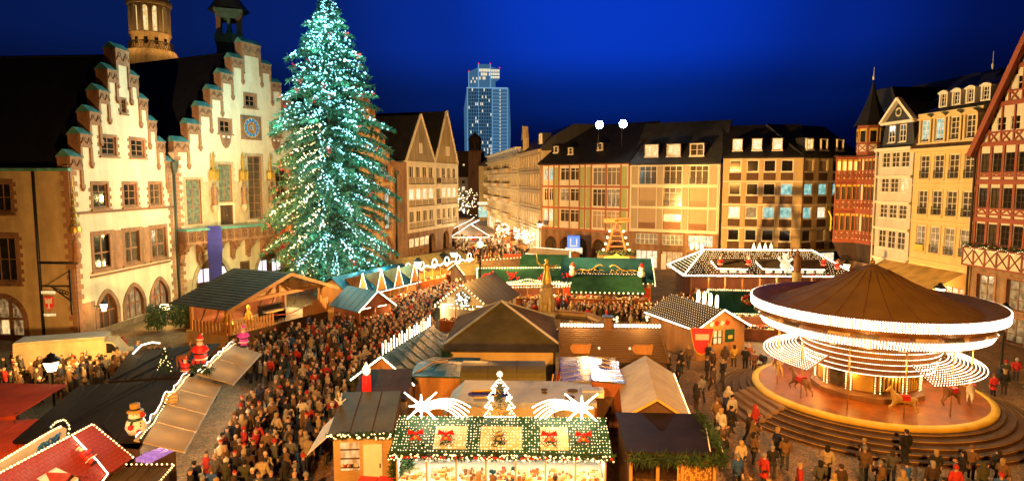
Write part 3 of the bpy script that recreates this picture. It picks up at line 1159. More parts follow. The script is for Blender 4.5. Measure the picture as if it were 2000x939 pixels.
for x0, xm, x1, za, fm in ((4.1, 10.3, 16.4, 26.2, 'pebble'), (16.45, 22.4, 27.95, 28.1, 'concrete_gold')):
    m = MB()
    m.prism([(x0, 17.5), (x1, 17.5), (xm, za)], .02, .3)
    m.build('gable', fm, sal)
    for xe, ye in ((x0 - .1, -.02), (x1 + .1, -.024)):
        beam(sal, xe, 17.5, xm, za + .1, .35, y=ye, d=.3, m='plaster_white', name='verge_board')
    for k in range(2 if x0 < 10 else 3):
        ubox('gable_slit', 'white_paint', sal, (xm - .6 + k * .75, -.03, 20.0), (.32, .1, 1.9))
    m = MB()
    m.slab((x0, .3, 17.5), (xm, .3, za), (xm, 30, za), (x0, 30, 17.5), .2)
    m.slab((x1, 30, 17.5), (xm, 30, za), (xm, .3, za), (x1, .3, 17.5), .2)
    m.build('roof', 'slate', sal)
mb = MB()
gh = [(12.9, 16.0, 0, 3.8), (19.8, 23.0, 0, 3.8), (24.4, 27.2, 0, 3.8)]
for x in (4.6, 6.8, 9.0, 11.0):
    gh.append((x, x + 1.6, .2, 1.3))
gridwall(mb, .2, 27.95, 0, 4.45, gh, 0, 0, .8, y=-.05)
for a, b_ in ((12.9, 16.0), (19.8, 23), (24.4, 27.2)):
    spandrel(mb, a, b_, 2.0, 3.8, 'round', 0, 0, -.05, .8)
mb.box(.2, 4.1, -.06, 8, 4.45, 17.2, 0)
mb.box(5, 28, .9, 1.0, 0, 4.4, 1)
mb.build('ground_storey', ['stone_brown', 'glass_dark'], sal)
for x in (4.6, 6.8, 9.0, 11.0):
    ubox('shop_sign', 'win_warm', sal, (x + .8, -.16, 2.6), (1.5, .12, 1.5))
quoins(sal, 4.08, 4.5, 17, -1)

# =================================================================== north row
dRE = (.746, -.666)
red = house('timber_grid_house', 'rust framed house with green panels, arcade below, on the street corner', (5.3, 114.7), dRE)
W = 18.2
rws = [(12.95, 16.5), (9.34, 12.95), (5.72, 9.34)]
wins = [(.5, 1.0, 2), (1.65, 1.0, 2), (4.15, 1.95, 2), (6.3, 1.95, 2), (10.95, 2.6, 4), (13.75, 2.6, 4)]
mb = MB()
hs = []
for z0, z1 in rws:
    for x, w, n in wins:
        h = 2.9 if w > 2 else 2.1
        hs.append(hole(x, z1 - .35 - h, w, h))
gridwall(mb, 0, W, 5.4, 16.9, hs, 0, 0, .4)
shell(mb, W, 14, 0, 16.9, 0)
mb.build('wall', 'plaster_white', red)
for r, (z0, z1) in enumerate(rws):
    for i, (x, w, n) in enumerate(wins):
        h = 2.9 if w > 2 else 2.1
        pane = ['win_teal', 'win_teal', 'glass_mid', 'glass_mid', 'glass_dark', 'glass_dark'][i] if r == 0 else ('glass_mid' if (i + r) % 3 else 'win_dim')
        if r == 0 and i > 3:
            pane = 'blind_dark'
        if r == 2 and i < 2:
            pane = 'win_white'
        if r == 2 and i > 3:
            pane = 'blind'
        window(red, x, z1 - .35 - h, w, h, 2 if n == 2 else 3, 2, 'white_paint', pane, .07, .2, None, sill=False, transom=.75)
    for x0, x1 in ((2.95, 3.7), (8.45, 9.2), (9.75, 10.5), (16.6, 17.6)):
        ubox('green_panel', 'green_panel', red, ((x0 + x1) / 2, -.02, (z0 + z1) / 2), (x1 - x0, .1, z1 - z0 - .5))
for x in (.12, 2.78, 3.9, 8.3, 9.45, 10.7, 13.65, 16.45, 18.0, 6.2, 1.55):
    beam(red, x, 5.6, x, 16.8, .26 if x not in (6.2, 1.55) else .16, m='red_frame')
for z in (5.6, 9.3, 12.95, 16.75):
    beam(red, 0, z, W, z, .36, y=-.05, d=.2, m='red_frame')
mb = MB()
ah = []
for x in (.9, 4.2, 7.4, 11.0, 14.6):
    ah.append((x, x + 2.6, 0, 4.2))
gridwall(mb, 0, W, 0, 5.4, ah, 0, 0, .7)
for a in ah:
    spandrel(mb, a[0], a[1], 2.7, 4.2, 'round', 0, 0, 0, .7)
mb.box(.3, W - .3, 1.2, 1.3, 0, 5, 1)
mb.build('arcade_wall', ['stone_brown', 'glass_mid'], red)
for a in ah:
    m = MB()
    archring(m, a[0], a[1], 2.7, 4.2, 'round', .35, 0, -.06, legs=2.6)
    m.build('arch_surround', 'stone', red)
m = MB()
m.slab((-.5, -.6, 16.95), (W + .1, -.6, 16.95), (W + .1, 9, 24.0), (1.5, 9, 24.0), .3)
m.slab((-.5, -.6, 16.95), (1.5, 9, 24), (1.5, 18, 17), (-.5, 18, 16.95), .3)
m.build('roof', 'slate', red)


def dormer(parent, x, z, w, h, y, dep, frame='white_paint', pane='glass_dark', cheek='slate', nx=2, nz=2, rise=.0):
    b = MB()
    b.box(-.12, w + .12, .32, dep, -.1, h + .08, 0)
    b.box(-.12, 0, .0, .35, -.1, h + .08, 1)
    b.box(w, w + .12, .0, .35, -.1, h + .08, 1)
    b.box(0, w, .0, .35, h, h + .08, 1)
    b.box(-.22, w + .22, -.15, .35, -.22, -.08, 1)
    b.box(-.25, w + .25, -.15, dep, h + .08, h + .2, 0)
    o = b.build('dormer', [cheek, frame], parent, loc=(x, y, z))
    f = MB()
    f.box(0, w, .12, .2, 0, .06)
    f.box(0, w, .12, .2, h - .06, h)
    for i in range(nx + 1):
        c = w * i / nx
        f.box(max(0, c - .04), min(w, c + .04), .125, .195, .05, h - .05)
    for i in range(1, nz):
        f.box(0, w, .13, .19, h * i / nz - .025, h * i / nz + .025)
    f.box(.02, w - .02, .18, .22, .02, h - .02, 1)
    f.build('window', [frame, pane], o)
    return o


for x, z in ((5.0, 18.6), (10.6, 19.2), (1.2, 19)):
    dormer(red, x, z, .7, 1.0, 1.2 if z < 19 else 2.0, 1.6, nx=1)

dTA = (.879, -.478)
tan = house('grid_house', 'cream and gold panel house with rolled down blinds between rust and grey houses', (18.9, 102.6), dTA)
W = 13.85
cx = [(1.4, 2.8), (5.35, 2.8), (9.3, 2.8)]
rz_ = [(13.4, 2.85), (9.95, 2.95), (6.4, 3.2)]
mb = MB()
hs = [hole(x, z, w, h) for x, w in cx for z, h in rz_]
gridwall(mb, 0, W, 5.95, 16.6, hs, 0, 0, .5)
shell(mb, W, 14, 0, 16.6, 0)
mb.build('wall', 'plaster_white', tan)
for r, (z, h) in enumerate(rz_):
    for i, (x, w) in enumerate(cx):
        if r == 0 or (r == 1 and i == 1):
            window(tan, x, z, w, h, 3, 2, 'white_paint', 'glass_mid', .09, .3, None, sill=False, transom=.72)
            m = MB()
            for k in range(13):
                m.box(x + .1 + k * .2, x + .13 + k * .2, -.02, .02, z + .02, z + .9)
            m.box(x, x + w, -.03, .03, z + .86, z + .92)
            m.build('railing', 'black_iron', tan)
        elif r == 2 and i == 1:
            window(tan, x, z + 1.2, w, 1.2, 3, 1, 'white_paint', 'win_warm', .09, .3, None, sill=False)
            ubox('roller_blind', 'blind', tan, (x + w / 2, .25, z + 2.8), (w, .06, .75))
            ubox('wood_panel', 'goods_brown', tan, (x + w / 2, .2, z + .6), (w, .06, 1.18))
        else:
            o = ubox('roller_blind', 'blind', tan, (x + w / 2, .25, z + h / 2 + .5 * (r == 2)), (w, .06, h - 1.0 * (r == 2)))
            if r == 2:
                ubox('wood_panel', 'goods_brown', tan, (x + w / 2, .2, z + .5), (w, .06, 1.0))
            m = MB()
            for k in range(13):
                m.box(x + .1 + k * .2, x + .13 + k * .2, -.02, .02, z + .02, z + .9)
            m.build('railing', 'blind_dark', tan)
    for x0, x1 in ((.25, 1.2), (4.35, 5.2), (8.3, 9.15), (12.3, 13.4)):
        ubox('pebble_panel', 'pebble', tan, ((x0 + x1) / 2, -.03, z + h / 2), (x1 - x0, .1, h))
for z in (5.95, 9.72, 13.08, 16.35):
    ubox('cream_band', 'plaster_white', tan, (W / 2 - .1, -.06, z + .12), (W - .2, .2, .25))
for x in (.1, 13.55):
    ubox('cream_band', 'plaster_white', tan, (x, -.06, 11.2), (.22, .18, 10.1))
mb = MB()
gh = [(1.0, 4.6, .1, 3.0), (5.2, 8.6, .1, 3.0), (9.3, 13.0, .1, 3.0), (1.0, 4.6, 3.95, 5.6), (5.2, 8.6, 3.95, 5.6), (9.3, 13.0, 3.95, 5.6)]
gridwall(mb, 0, W, 0, 5.95, gh, 0, 0, .5)
mb.build('ground_storey', 'stone_brown', tan)
for x, w, p in ((1.0, 3.6, 'win_dim'), (5.2, 3.4, 'win_dim'), (9.3, 3.7, 'win_teal')):
    window(tan, x, 3.95, w, 1.65, 5, 2, 'white_paint', p, .06, .25, None, sill=False)
for x, w, p in ((1.0, 3.6, 'win_white'), (5.2, 3.4, 'inside_warm'), (9.3, 3.7, 'win_dim')):
    window(tan, x, .1, w, 2.9, 4, 1, 'stone_dark', p, .12, .3, None, sill=False, name='shop_window')
ubox('shop_door', 'white_soft', tan, (5.6, .1, 1.3), (.8, .08, 2.4))
m = MB()
m.slab((-.05, -.7, 16.62), (W + .1, -.7, 16.62), (W + .1, 8, 23.6), (-.05, 8, 23.6), .3)
m.build('roof', 'slate_blue', tan)
for x, p in ((2.3, 'win_warm'), (5.75, 'win_warm'), (9.3, 'glass_mid')):
    dormer(tan, x, 17.8, 1.9, 1.7, .3, 2.4, pane=p)
# roof floodlights
for i, (px, py, pz) in enumerate(((14.0, 104.5, 22.9), (17.6, 103.3, 22.95))):
    t = thing('roof_floodlight', ['left one of two bright cold floodlights on the north roof ridge', 'right one of two bright cold floodlights on the north roof ridge'][i], 'floodlight', (px, py, pz), R(10), 'cold floodlights on the roof')
    m = MB()
    m.lathe([(.0, -.05), (.62, -.05), (.62, .0)], 12)
    o = m.build('lamp_glass', 'flood_glass', t)
    o.rotation_euler = (R(90), 0, 0)
    o.location = (0, -.35, 0)
    m = MB()
    m.lathe([(.68, 0), (.68, .3), (.3, .55), (0, .6)], 12)
    o = m.build('housing', 'black_iron', t)
    o.rotation_euler = (R(-90), 0, 0)
    o.location = (0, -.32, 0)
    m = MB()
    m.tube([(0, .1, -.5), (0, .2, -3.5)], .08, 5)
    m.build('mast', 'black_iron', t)

dGR = (.956, -.292)
gry = house('concrete_house', 'brown concrete office house with white framed square windows and dark spandrels', (31.4, 95.8), dGR)


def greywall(par, W, cols_, lits):
    mb = MB()
    hs = [hole(x, z, 1.65, 1.72) for x in cols_ for z in (15.25, 11.85, 8.45, 5.1)]
    gridwall(mb, 0, W, 3.6, 17.45, hs, 0, 0, .45)
    mb.build('wall', 'plaster_tan', par)
    for ci, x in enumerate(cols_):
        for ri, z in enumerate((15.25, 11.85, 8.45, 5.1)):
            window(par, x, z, 1.65, 1.72, 1, 1, 'white_paint', lits[ri][ci], .11, .12, None, sill=True)
            ubox('spandrel', 'wood_dark', par, (x + .82, -.015, z - .68), (1.65, .08, 1.05))
    for z in (3.6, 7.0, 10.42, 13.85):
        ubox('cream_band', 'plaster_white', par, (W / 2, -.03, z), (W - .05, .12, .16))
    for x0, x1 in zip(cols_, list(cols_[1:]) + [W + .2]):
        g0, g1 = x0 + 1.79, x1 - .15
        if g1 - g0 > .25:
            ubox('pilaster', 'concrete_gold', par, ((g0 + g1) / 2, -.01, 10.55), (g1 - g0, .07, 13.6))
    if cols_[0] > .6:
        ubox('pilaster', 'concrete_gold', par, ((cols_[0] - .14) / 2, -.01, 10.55), (cols_[0] - .18, .07, 13.6))


greywall(gry, 10.9, (.9, 3.32, 5.66, 8.0), [['glass_dark'] * 4, ['glass_dark'] * 3 + ['win_teal'], ['win_white', 'win_dim', 'win_teal', 'win_teal'], ['glass_dark'] * 4])
m = MB()
m.slab((-.1, -.5, 17.47), (11, -.5, 17.47), (11.4, 7, 22.6), (-.1, 7, 22.6), .3)
m.build('roof', 'slate', gry)
for x, p in ((1.4, 'win_white'), (4.1, 'win_white'), (6.9, 'win_white')):
    dormer(gry, x, 18.5, 1.1, 1.5, .5, 2, pane=p, nx=1, nz=1)
mb = MB()
mb.box(0, 10.9, .5, .6, 0, 3.6, 1)
for x in (0, 2.6, 5.2, 7.8, 10.4):
    mb.box(x, x + .5, 0, .5, 0, 3.6, 0)
mb.build('ground_storey', ['stone_brown', 'win_dim'], gry)
gr2 = house('concrete_house', 'right hand wing of the brown concrete house, behind the red oriel house', (41.82, 92.62), (.918, .397))
greywall(gr2, 11, (.4, 3.25, 6.1, 8.6), [['blind', 'blind', 'glass_dark', 'glass_dark'], ['win_teal', 'win_teal', 'win_teal', 'glass_dark'], ['win_teal', 'win_white', 'blind', 'blind'], ['glass_mid', 'blind', 'blind', 'blind']])
m = MB()
m.slab((-.2, -.5, 17.46), (12, -.5, 17.46), (12, 7, 22.6), (-.2, 7, 22.6), .3)
m.build('roof', 'slate', gr2)
for x, p in ((1.3, 'win_warm'), (4.2, 'glass_dark'), (7.5, 'glass_dark')):
    dormer(gr2, x, 18.5, 1.1, 1.5, .5, 2, pane=p, nx=1, nz=1)
mb = MB()
mb.box(0, 11, .6, .7, 0, 3.5, 1)
mb.box(0, 3, 0, .6, 0, 3.6, 0)
mb.box(3.2, 7.4, .3, .5, .1, 3.2, 2)
mb.build('ground_storey', ['stone_brown', 'glass_dark', 'win_white'], gr2)
# =================================================================== east row of old houses
dOZ = (.0797, -.9968)
OA = (40.65, 79.39)


def ozp(u, y=0):
    return (OA[0] + u * dOZ[0] + y * .9968, OA[1] + u * dOZ[1] + y * .0797)


# white house
wht = house('slate_gabled_house', 'narrow white jettied house with a slate hung dormer gable', ozp(6.95), dOZ)
W = 5.6
mb = MB()
wr = [(15.4, 1.65), (12.7, 1.55), (9.9, 1.5), (6.6, 1.95)]
wxs = (.65, 2.2, 3.75)
hs = [hole(x, z, 1.25, h) for z, h in wr for x in wxs]
gridwall(mb, 0, W, 0, 17.4, hs + [(.5, 2.6, .2, 3.6), (3.1, 5.2, .2, 3.6)], 0, 0, .3)
shell(mb, W, 12, 0, 17.4, 0)
mb.build('wall', 'plaster_grey', wht)
for z, h in wr:
    for i, x in enumerate(wxs):
        window(wht, x, z, 1.25, h, 2, 3, 'white_paint', 'glass_mid' if not (z == 12.7 and i == 2) else 'win_warm', .08, .12, None, bar=.03)
for z in (5.4, 8.75, 11.6, 14.4):
    ubox('jetty_beam', 'plaster_white', wht, (W / 2, -.08, z), (W, .3, .28))
ubox('cornice', 'plaster_white', wht, (W / 2, -.2, 17.35), (W + .2, .6, .35))
for x in (.5, 3.1):
    window(wht, x, .2, 2.1, 3.4, 3, 1, 'stone', 'inside_warm', .12, .25, None, sill=False, name='shop_window')
m = MB()
m.slab((-.1, -.2, 17.5), (W + .1, -.2, 17.5), (W + .1, 9, 25.3), (-.1, 9, 25.3), .25)
m.build('roof', 'slate', wht)
d = MB()
d.prism([(.2, 17.7), (5.5, 17.7), (4.95, 20.3), (.75, 20.3)], .15, 4, 0)
d.prism([(.6, 20.3), (5.1, 20.3), (2.85, 22.5)], .15, 6, 0)
d.bar((.2, -.05, 20.25), (2.85, -.05, 22.75), .3, .5, 1, up=(0, 1, 0))
d.bar((5.5, -.054, 20.25), (2.85, -.054, 22.75), .3, .5, 1, up=(0, 1, 0))
d.box(.2, 5.5, -.15, .2, 20.05, 20.35, 1)
d.tube([(2.85 + .42 * math.cos(a), .05, 21.3 + .42 * math.sin(a)) for a in [i * PI / 6 for i in range(12)]], .09, 5, 1, True)
dg = d.build('dormer_gable', ['slate_blue', 'white_paint'], wht)
for x in (1.45, 3.2):
    window(dg, x, 18.1, 1.05, 1.85, 2, 3, 'white_paint', 'glass_dark', .1, .12, None)
m = MB()
m.tube([(-.1, -.2, 0), (-.1, -.2, 17.0), (-.4, -.3, 17.5)], .09, 6)
m.build('drain_pipe', 'white_paint', wht)

# yellow house
yel = house('mansard_house', 'wide yellow house with mansard roof, arched dormers and iron window rails', ozp(12.7), dOZ)
W = 8.1
mb = MB()
yr = [(14.2, 2.3), (10.6, 2.4), (6.85, 2.6)]
yxs = (.95, 2.88, 4.8, 6.72)
hs = [hole(x, z, 1.25, h) for z, h in yr for x in yxs]
gridwall(mb, 0, W, 0, 17.1, hs + [(.6, 3.6, .2, 3.9), (4.4, 7.5, .2, 3.9)], 0, 0, .3)
shell(mb, W, 12, 0, 17.1, 0)
mb.build('wall', 'plaster_yellow', yel)
for r, (z, h) in enumerate(yr):
    for i, x in enumerate(yxs):
        window(yel, x, z, 1.25, h, 2, 4, 'white_paint', 'glass_mid' if r < 2 else 'win_dim', .08, .1, 'plaster_yellow', .16, True, bar=.028)
        m = MB()
        for k in range(8):
            m.box(.06 + k * .16, .085 + k * .16, -.16, -.13, 0, .7)
        for zz in (0, .35, .7):
            m.box(0, 1.25, -.165, -.125, zz - .02, zz + .02)
        m.build('window_rail', 'black_iron', yel, loc=(x, 0, z + .05))
for z in (5.9, 9.9, 13.55):
    ubox('string_course', 'plaster_yellow', yel, (W / 2, -.06, z), (W, .2, .2))
ubox('cornice', 'plaster_yellow', yel, (W / 2, -.2, 17.05), (W + .1, .7, .35))
ubox('notice_board', 'gold_paint', yel, (1.6, -.2, 7.2), (1.2, .05, .6))
for x, w in ((.6, 3.0), (4.4, 3.1)):
    window(yel, x, .2, w, 3.7, 4, 1, 'stone', 'inside_bright', .12, .25, None, sill=False, name='shop_window')
m = MB()
m.prismx([(-.35, 17.25), (.9, 20.7), (12, 20.7), (12, 17.25)], -.05, W + .1)
m.build('mansard', 'slate_brown', yel)
ubox('mansard_cornice', 'plaster_yellow', yel, (W / 2, .65, 20.6), (W + .2, .9, .3))
m = MB()
m.slab((-.1, .5, 20.75), (W + .15, .5, 20.75), (W + .15, 9, 25.0), (-.1, 9, 25.0), .25)
m.build('roof', 'slate', yel)
for x in yxs:
    b = MB()
    w, h = 1.2, 2.15
    b.box(-.25, 0, -.15, 1.5, -.15, h, 0)
    b.box(w, w + .25, -.15, 1.5, -.15, h, 0)
    b.box(-.35, w + .35, -.25, .2, -.3, -.15, 0)
    b.prism([(-.35, h)] + [(-.35 + (w + .7) * i / 8, h + .12 + .4 * math.sin(PI * i / 8)) for i in range(9)] + [(w + .35, h)], -.28, 1.5, 0)
    o = b.build('arched_dormer', ['plaster_yellow'], yel, loc=(x, -.1, 17.9))
    window(o, 0, 0, w, h, 2, 4, 'white_paint', 'win_teal' if x < 4 else 'glass_mid', .1, .1, None, bar=.03)
for x in (1.7, 3.4, 5.1, 6.9):
    b = MB()
    w, h = .75, 1.25
    b.box(-.18, 0, -.1, 2, -.1, h, 0)
    b.box(w, w + .18, -.1, 2, -.1, h, 0)
    b.prism([(-.3, h)] + [(-.3 + (w + .6) * i / 6, h + .1 + .22 * math.sin(PI * i / 6)) for i in range(7)] + [(w + .3, h)], -.2, 2, 0)
    o = b.build('small_dormer', ['white_paint'], yel, loc=(x, 1.2, 21.35))
    window(o, 0, 0, w, h, 2, 3, 'white_paint', 'glass_dark', .08, .1, None, bar=.03)
m = MB()
m.tube([(W + .1, -.25, 0), (W + .1, -.25, 16.6), (W - .3, -.4, 17.1)], .1, 6)
m.build('drain_pipe', 'timber_dark', yel)

# red oriel house on the corner
tow = house('oriel_house', 'red and white half timbered corner house with polygonal oriel and pointed turret', (40.9, 76.1), dOZ)
# local: x along the front (to the right), y into the house; left face runs back-left from the corner
Lp = (-.48, -2.2)   # left face end in local coordinates


def lf(s, y=0):  # point on the left face, s from its far end (0) to the corner (2.25)
    t = s / 2.25
    return (Lp[0] * (1 - t), Lp[1] * (1 - t))


fx = Vector((-Lp[0], -Lp[1], 0)).normalized()
plan = [Lp, (0, 0), (3.4, 0), (3.4, 9), (-3.0, 9), (-3.0, -1.0)]
# the far end of the left face lies towards the camera-left: rebuild it in world directions
wdir = Vector((-.95, .3))
lx = wdir.x * dOZ[0] + wdir.y * dOZ[1]
ly = wdir.x * .9968 + wdir.y * .0797
Lp = (lx * 2.4, ly * 2.4)
plan = [Lp, (0, 0), (3.4, 0), (3.4, 9), (Lp[0] - 1.5, 9), (Lp[0] - 1.5, Lp[1] + 1.2)]
m = MB()
m.prismz(plan, 6.7, 16.75, 0)
m.build('wall', 'plaster_white', tow)
m = MB()
cxy = (1.0, 2.5)
sc_ = lambda k: [(cxy[0] + (x - cxy[0]) * k, cxy[1] + (y - cxy[1]) * k) for x, y in plan]
m.prismz(sc_(.97), 0, 4.4, 0)
m.add([(x, y, 6.7) for x, y in plan] + [(x, y, 4.4) for x, y in sc_(.8)], [(i, (i + 1) % 6, (i + 1) % 6 + 6, i + 6)[::-1] for i in range(6)], 1)
m.build('corbelled_base', ['stone_brown', 'timber_dark'], tow)
faces = [(Lp, (0, 0), 2.4), ((0, 0), (3.4, 0), 3.4)]
for z0, z1 in ((13.8, 16.75), (10.35, 13.8), (6.7, 10.35)):
    for fi, (a, b, L) in enumerate(faces):
        ang = math.atan2(b[1] - a[1], b[0] - a[0])

        def fb(x0, za, x1, zb, w=.15, mm='timber_red', off=.05, nm='beam'):
            q = ubox(nm, mm, tow, (0, 0, 0), (1, 1, 1))
            Ln = math.hypot(x1 - x0, zb - za)
            ca, sa = math.cos(ang), math.sin(ang)
            xm = (x0 + x1) / 2
            q.matrix_local = Matrix.Translation((a[0] + ca * xm + sa * off, a[1] + sa * xm - ca * off, (za + zb) / 2)) @ Matrix.Rotation(ang, 4, 'Z') @ Matrix.Rotation(-math.atan2(zb - za, x1 - x0), 4, 'Y') @ Matrix.Diagonal((Ln, .14, w, 1))
        fb(0, z0 + .15, L, z0 + .15, .45)
        fb(0, z1 - .12, L, z1 - .12, .3)
        fb(0, z0 + 1.25, L, z0 + 1.25, .18)
        k = 4 if fi == 0 else 5
        for i in range(k + 1):
            fb(min(max(L * i / k, .07), L - .07), z0 + .3, min(max(L * i / k, .07), L - .07), z1 - .2, .14, off=.055)
        for i in range(k):
            x0, x1 = L * i / k + .07, L * (i + 1) / k - .07
            fb(x0, z0 + .4, x1, z0 + 1.15, .09, off=.045)
            fb(x0, z0 + 1.15, x1, z0 + .4, .09, off=.04)
            if fi == 0 or i != 1:
                fb(x0, (z0 + 1.35 + z1 - .35) / 2, x1, (z0 + 1.35 + z1 - .35) / 2, z1 - z0 - 1.75, 'win_gold' if fi == 0 and z0 > 13 else 'glass_mid', -.03, 'window')
                fb(x0, z1 - .42, x1, z1 - .42, .2, 'gold_paint', .03, 'gilded_arch')
                if fi == 0:
                    fb(x0 + .03, z0 + 1.4, x0 + .03, z1 - .5, .07, 'gold_paint', .04, 'gilded_mullion')
    if z0 < 7:
        for i in range(5):
            a, b, L = faces[0]
            x = a[0] + (b[0] - a[0]) * i / 4
            y = a[1] + (b[1] - a[1]) * i / 4
            g_ = MB()
            g_.tube([(x - .15, y - .2, 8.0), (x - .12, y - .18, 9.6), (x - .3, y - .45, 10.4)], .1, 5)
            g_.build('gilded_bracket', 'gold_paint', tow)
m = MB()
m.prismz([(cxy[0] + (x - cxy[0]) * 1.06, cxy[1] + (y - cxy[1]) * 1.06) for x, y in plan], 16.75, 16.95)
m.build('eaves', 'slate_brown', tow)
m = MB()
tcx, tcy = .55, 1.0
m.lathe([(1.45, 16.95), (1.45, 20.4)], 8, (tcx, tcy, 0), 0, False)
m.build('turret_wall', 'timber_red', tow)
m = MB()
m.lathe([(1.95, 20.3), (1.6, 20.9), (.75, 22.9), (.32, 24.2), (.05, 25.6)], 8, (tcx, tcy, 0), 0, False)
m.build('turret_roof', 'slate', tow)
m = MB()
m.lathe([(.05, 25.5), (.14, 25.9), (.05, 26.1), (.03, 27.0), (0, 27.1)], 6, (tcx, tcy, 0))
m.build('finial', 'white_paint', tow)
for k in range(8):
    a = PI / 8 + k * PI / 4
    r = 1.37
    c = (tcx + r * math.cos(a), tcy + r * math.sin(a))
    ubox('turret_window', 'glass_dark', tow, (*c, 19.1), (.06, .62, 1.3), (0, 0, a))
    ubox('turret_arch', 'gold_paint', tow, (tcx + (r + .02) * math.cos(a), tcy + (r + .02) * math.sin(a), 19.85), (.08, .8, .28), (0, 0, a))
    for s in (-1, 1):
        ubox('turret_post', 'gold_paint', tow, (c[0] - s * .37 * math.sin(a), c[1] + s * .37 * math.cos(a), 19.1), (.09, .08, 1.4), (0, 0, a))
    ubox('turret_panel', 'plaster_white', tow, (tcx + (r - .01) * math.cos(a), tcy + (r - .01) * math.sin(a), 17.75), (.05, .8, .8), (0, 0, a))
    ubox('turret_brace', 'timber_red', tow, (tcx + (r + .02) * math.cos(a), tcy + (r + .02) * math.sin(a), 17.75), (.06, 1.05, .1), (R(40), 0, a))
    ubox('turret_brace', 'timber_red', tow, (tcx + (r + .02) * math.cos(a), tcy + (r + .02) * math.sin(a), 17.75), (.062, 1.05, .1), (R(-40), 0, a))
m = MB()
m.prism([(-4.5, 16.9), (3.6, 16.9), (3.6, 19), (1.0, 24.8), (-2.5, 24.8)], 3.0, 22)
m.build('roof', 'slate', tow)

# big half timbered house on the right
tim = house('half_timbered_house', 'tall red half timbered gable house at the right edge of the square', ozp(20.95), dOZ)
W = 12.4
apex = (6.2, 28.2)
mb = MB()
rowz = [(14.75, 1.65), (11.6, 1.75), (8.4, 1.75)]
xs_ = [.35, 1.65, 2.95, 4.25, 5.75, 7.0, 8.3, 9.7, 11.0]
hs = [hole(x, z, .95, h) for z, h in rowz for x in xs_]
gz = [(18.3, 1.2, (1.8, 3.2, 4.6, 6.3, 7.8)), (21.6, 1.2, (3.6, 5.2, 6.8))]
for z, h, xx in gz:
    hs += [hole(x, z, .95, h) for x in xx]
sh = [(.8, 2.7, .2, 2.4), (.8, 2.7, 3.0, 5.6), (4.0, 6.0, .2, 2.4), (4.0, 6.0, 3.0, 5.6), (7.4, 9.4, .2, 5.6)]
slope = (apex[1] - 16.9) / 6.2
hz = [(0, 0, z, z) for z in [16.9 + i * .75 for i in range(16)]]
hx = [i * .41 for i in range(31)]
gridwall(mb, 0, W, 6.2, 27.9, hs + hz, 0, 0, .3, extra=hx, inside=lambda x, z: z < 16.9 or z < 16.9 + slope * min(x, W - x) + .0)
shell(mb, W, 14, 0, 16.9, 0)
mb.build('wall', 'plaster_white', tim)
mb = MB()
gridwall(mb, 0, W, 0, 6.2, sh, 0, 0, .4)
mb.build('ground_storey', 'stone_brown', tim)
for a, b, c, d in sh:
    window(tim, a, c, b - a, d - c, 2, 3, 'stone_dark', 'win_dim', .12, .25, 'stone', .2, False)
for z, h in rowz:
    for x in xs_:
        window(tim, x, z, .95, h, 2, 3, 'timber_dark', 'glass_dark' if (x + z) % 1.7 < 1.2 else 'glass_mid', .08, .1, None, bar=.03)
for z, h, xx in gz:
    for x in xx:
        window(tim, x, z, .95, h, 2, 2, 'white_paint', 'glass_dark', .07, .1, None, bar=.03)
posts = [.1] + [x + dx for x in xs_ for dx in (-.13, 1.08)] + [W - .1]
for z0, z1 in ((6.3, 10.4), (10.4, 13.75), (13.75, 17.1)):
    beam(tim, 0, z0 + .12, W, z0 + .12, .42, y=-.06, d=.2)
    beam(tim, 0, z0 + .62, W, z0 + .62, .16, y=-.045)
    for x in posts:
        if 0 < x < W:
            beam(tim, x, z0 + .3, x, z1, .16, y=-.035)
    zs_ = [z for z, h in rowz if z0 < z < z1][0]
    beam(tim, 0, zs_ - .1, W, zs_ - .1, .16, y=-.05)
    for x in [.25 + i * 1.32 for i in range(9)]:
        beam(tim, x, z0 + .65, x + .55, zs_ - .15, .11, y=-.02)
        beam(tim, x + .55, zs_ - .15, x + 1.1, z0 + .65, .11, y=-.016)
for z in (17.2, 20.6, 23.6):
    hw = (apex[1] - z) / slope
    beam(tim, 6.2 - hw, z, 6.2 + hw, z, .38, y=-.06, d=.2)
    beam(tim, 6.2 - hw + .4, z + 1.0, 6.2 + hw - .4, z + 1.0, .15, y=-.05)
    n = int(hw * 2 / 1.4)
    for i in range(n + 1):
        x = 6.2 - hw + .9 + i * (2 * hw - 1.8) / max(n, 1)
        top = min(z + 3.2, 16.9 + slope * min(x, W - x) - .3)
        beam(tim, x, z, x, top, .15, y=-.035)
        if i < n:
            beam(tim, x + .1, z + .2, x + .9, z + 1.0, .12, y=-.03)
            beam(tim, x + .9, z + .2, x + .1, z + 1.0, .12, y=-.026)
beam(tim, -.45, 16.2, 6.2, 28.75, .5, y=-.45, d=.45, name='barge_board')
beam(tim, W + .45, 16.2, 6.2, 28.75, .5, y=-.454, d=.45, name='barge_board')
m = MB()
m.slab((-.6, -.4, 16.2), (6.2, -.4, 28.6), (6.2, 14, 28.6), (-.6, 14, 16.2), .2)
m.slab((W + .6, 14, 16.2), (6.2, 14, 28.6), (6.2, -.4, 28.6), (W + .6, -.4, 16.2), .2)
m.build('roof', 'slate_brown', tim)
m = MB()
m.box(-.1, W, -.9, -.8, 6.45, 7.9, 0)
m.box(-.1, W, -.95, .0, 6.3, 6.45, 1)
for i in range(10):
    x = i * 1.25
    m.bar((x, -.92, 6.5), (x + 1.2, -.92, 7.85), .12, .06, 1)
    m.bar((x + 1.2, -.925, 6.5), (x, -.925, 7.85), .12, .06, 1)
    m.box(x - .07, x + .07, -.96, -.78, 6.45, 7.9, 1)
m.box(-.1, W, -.96, -.76, 7.9, 8.05, 1)
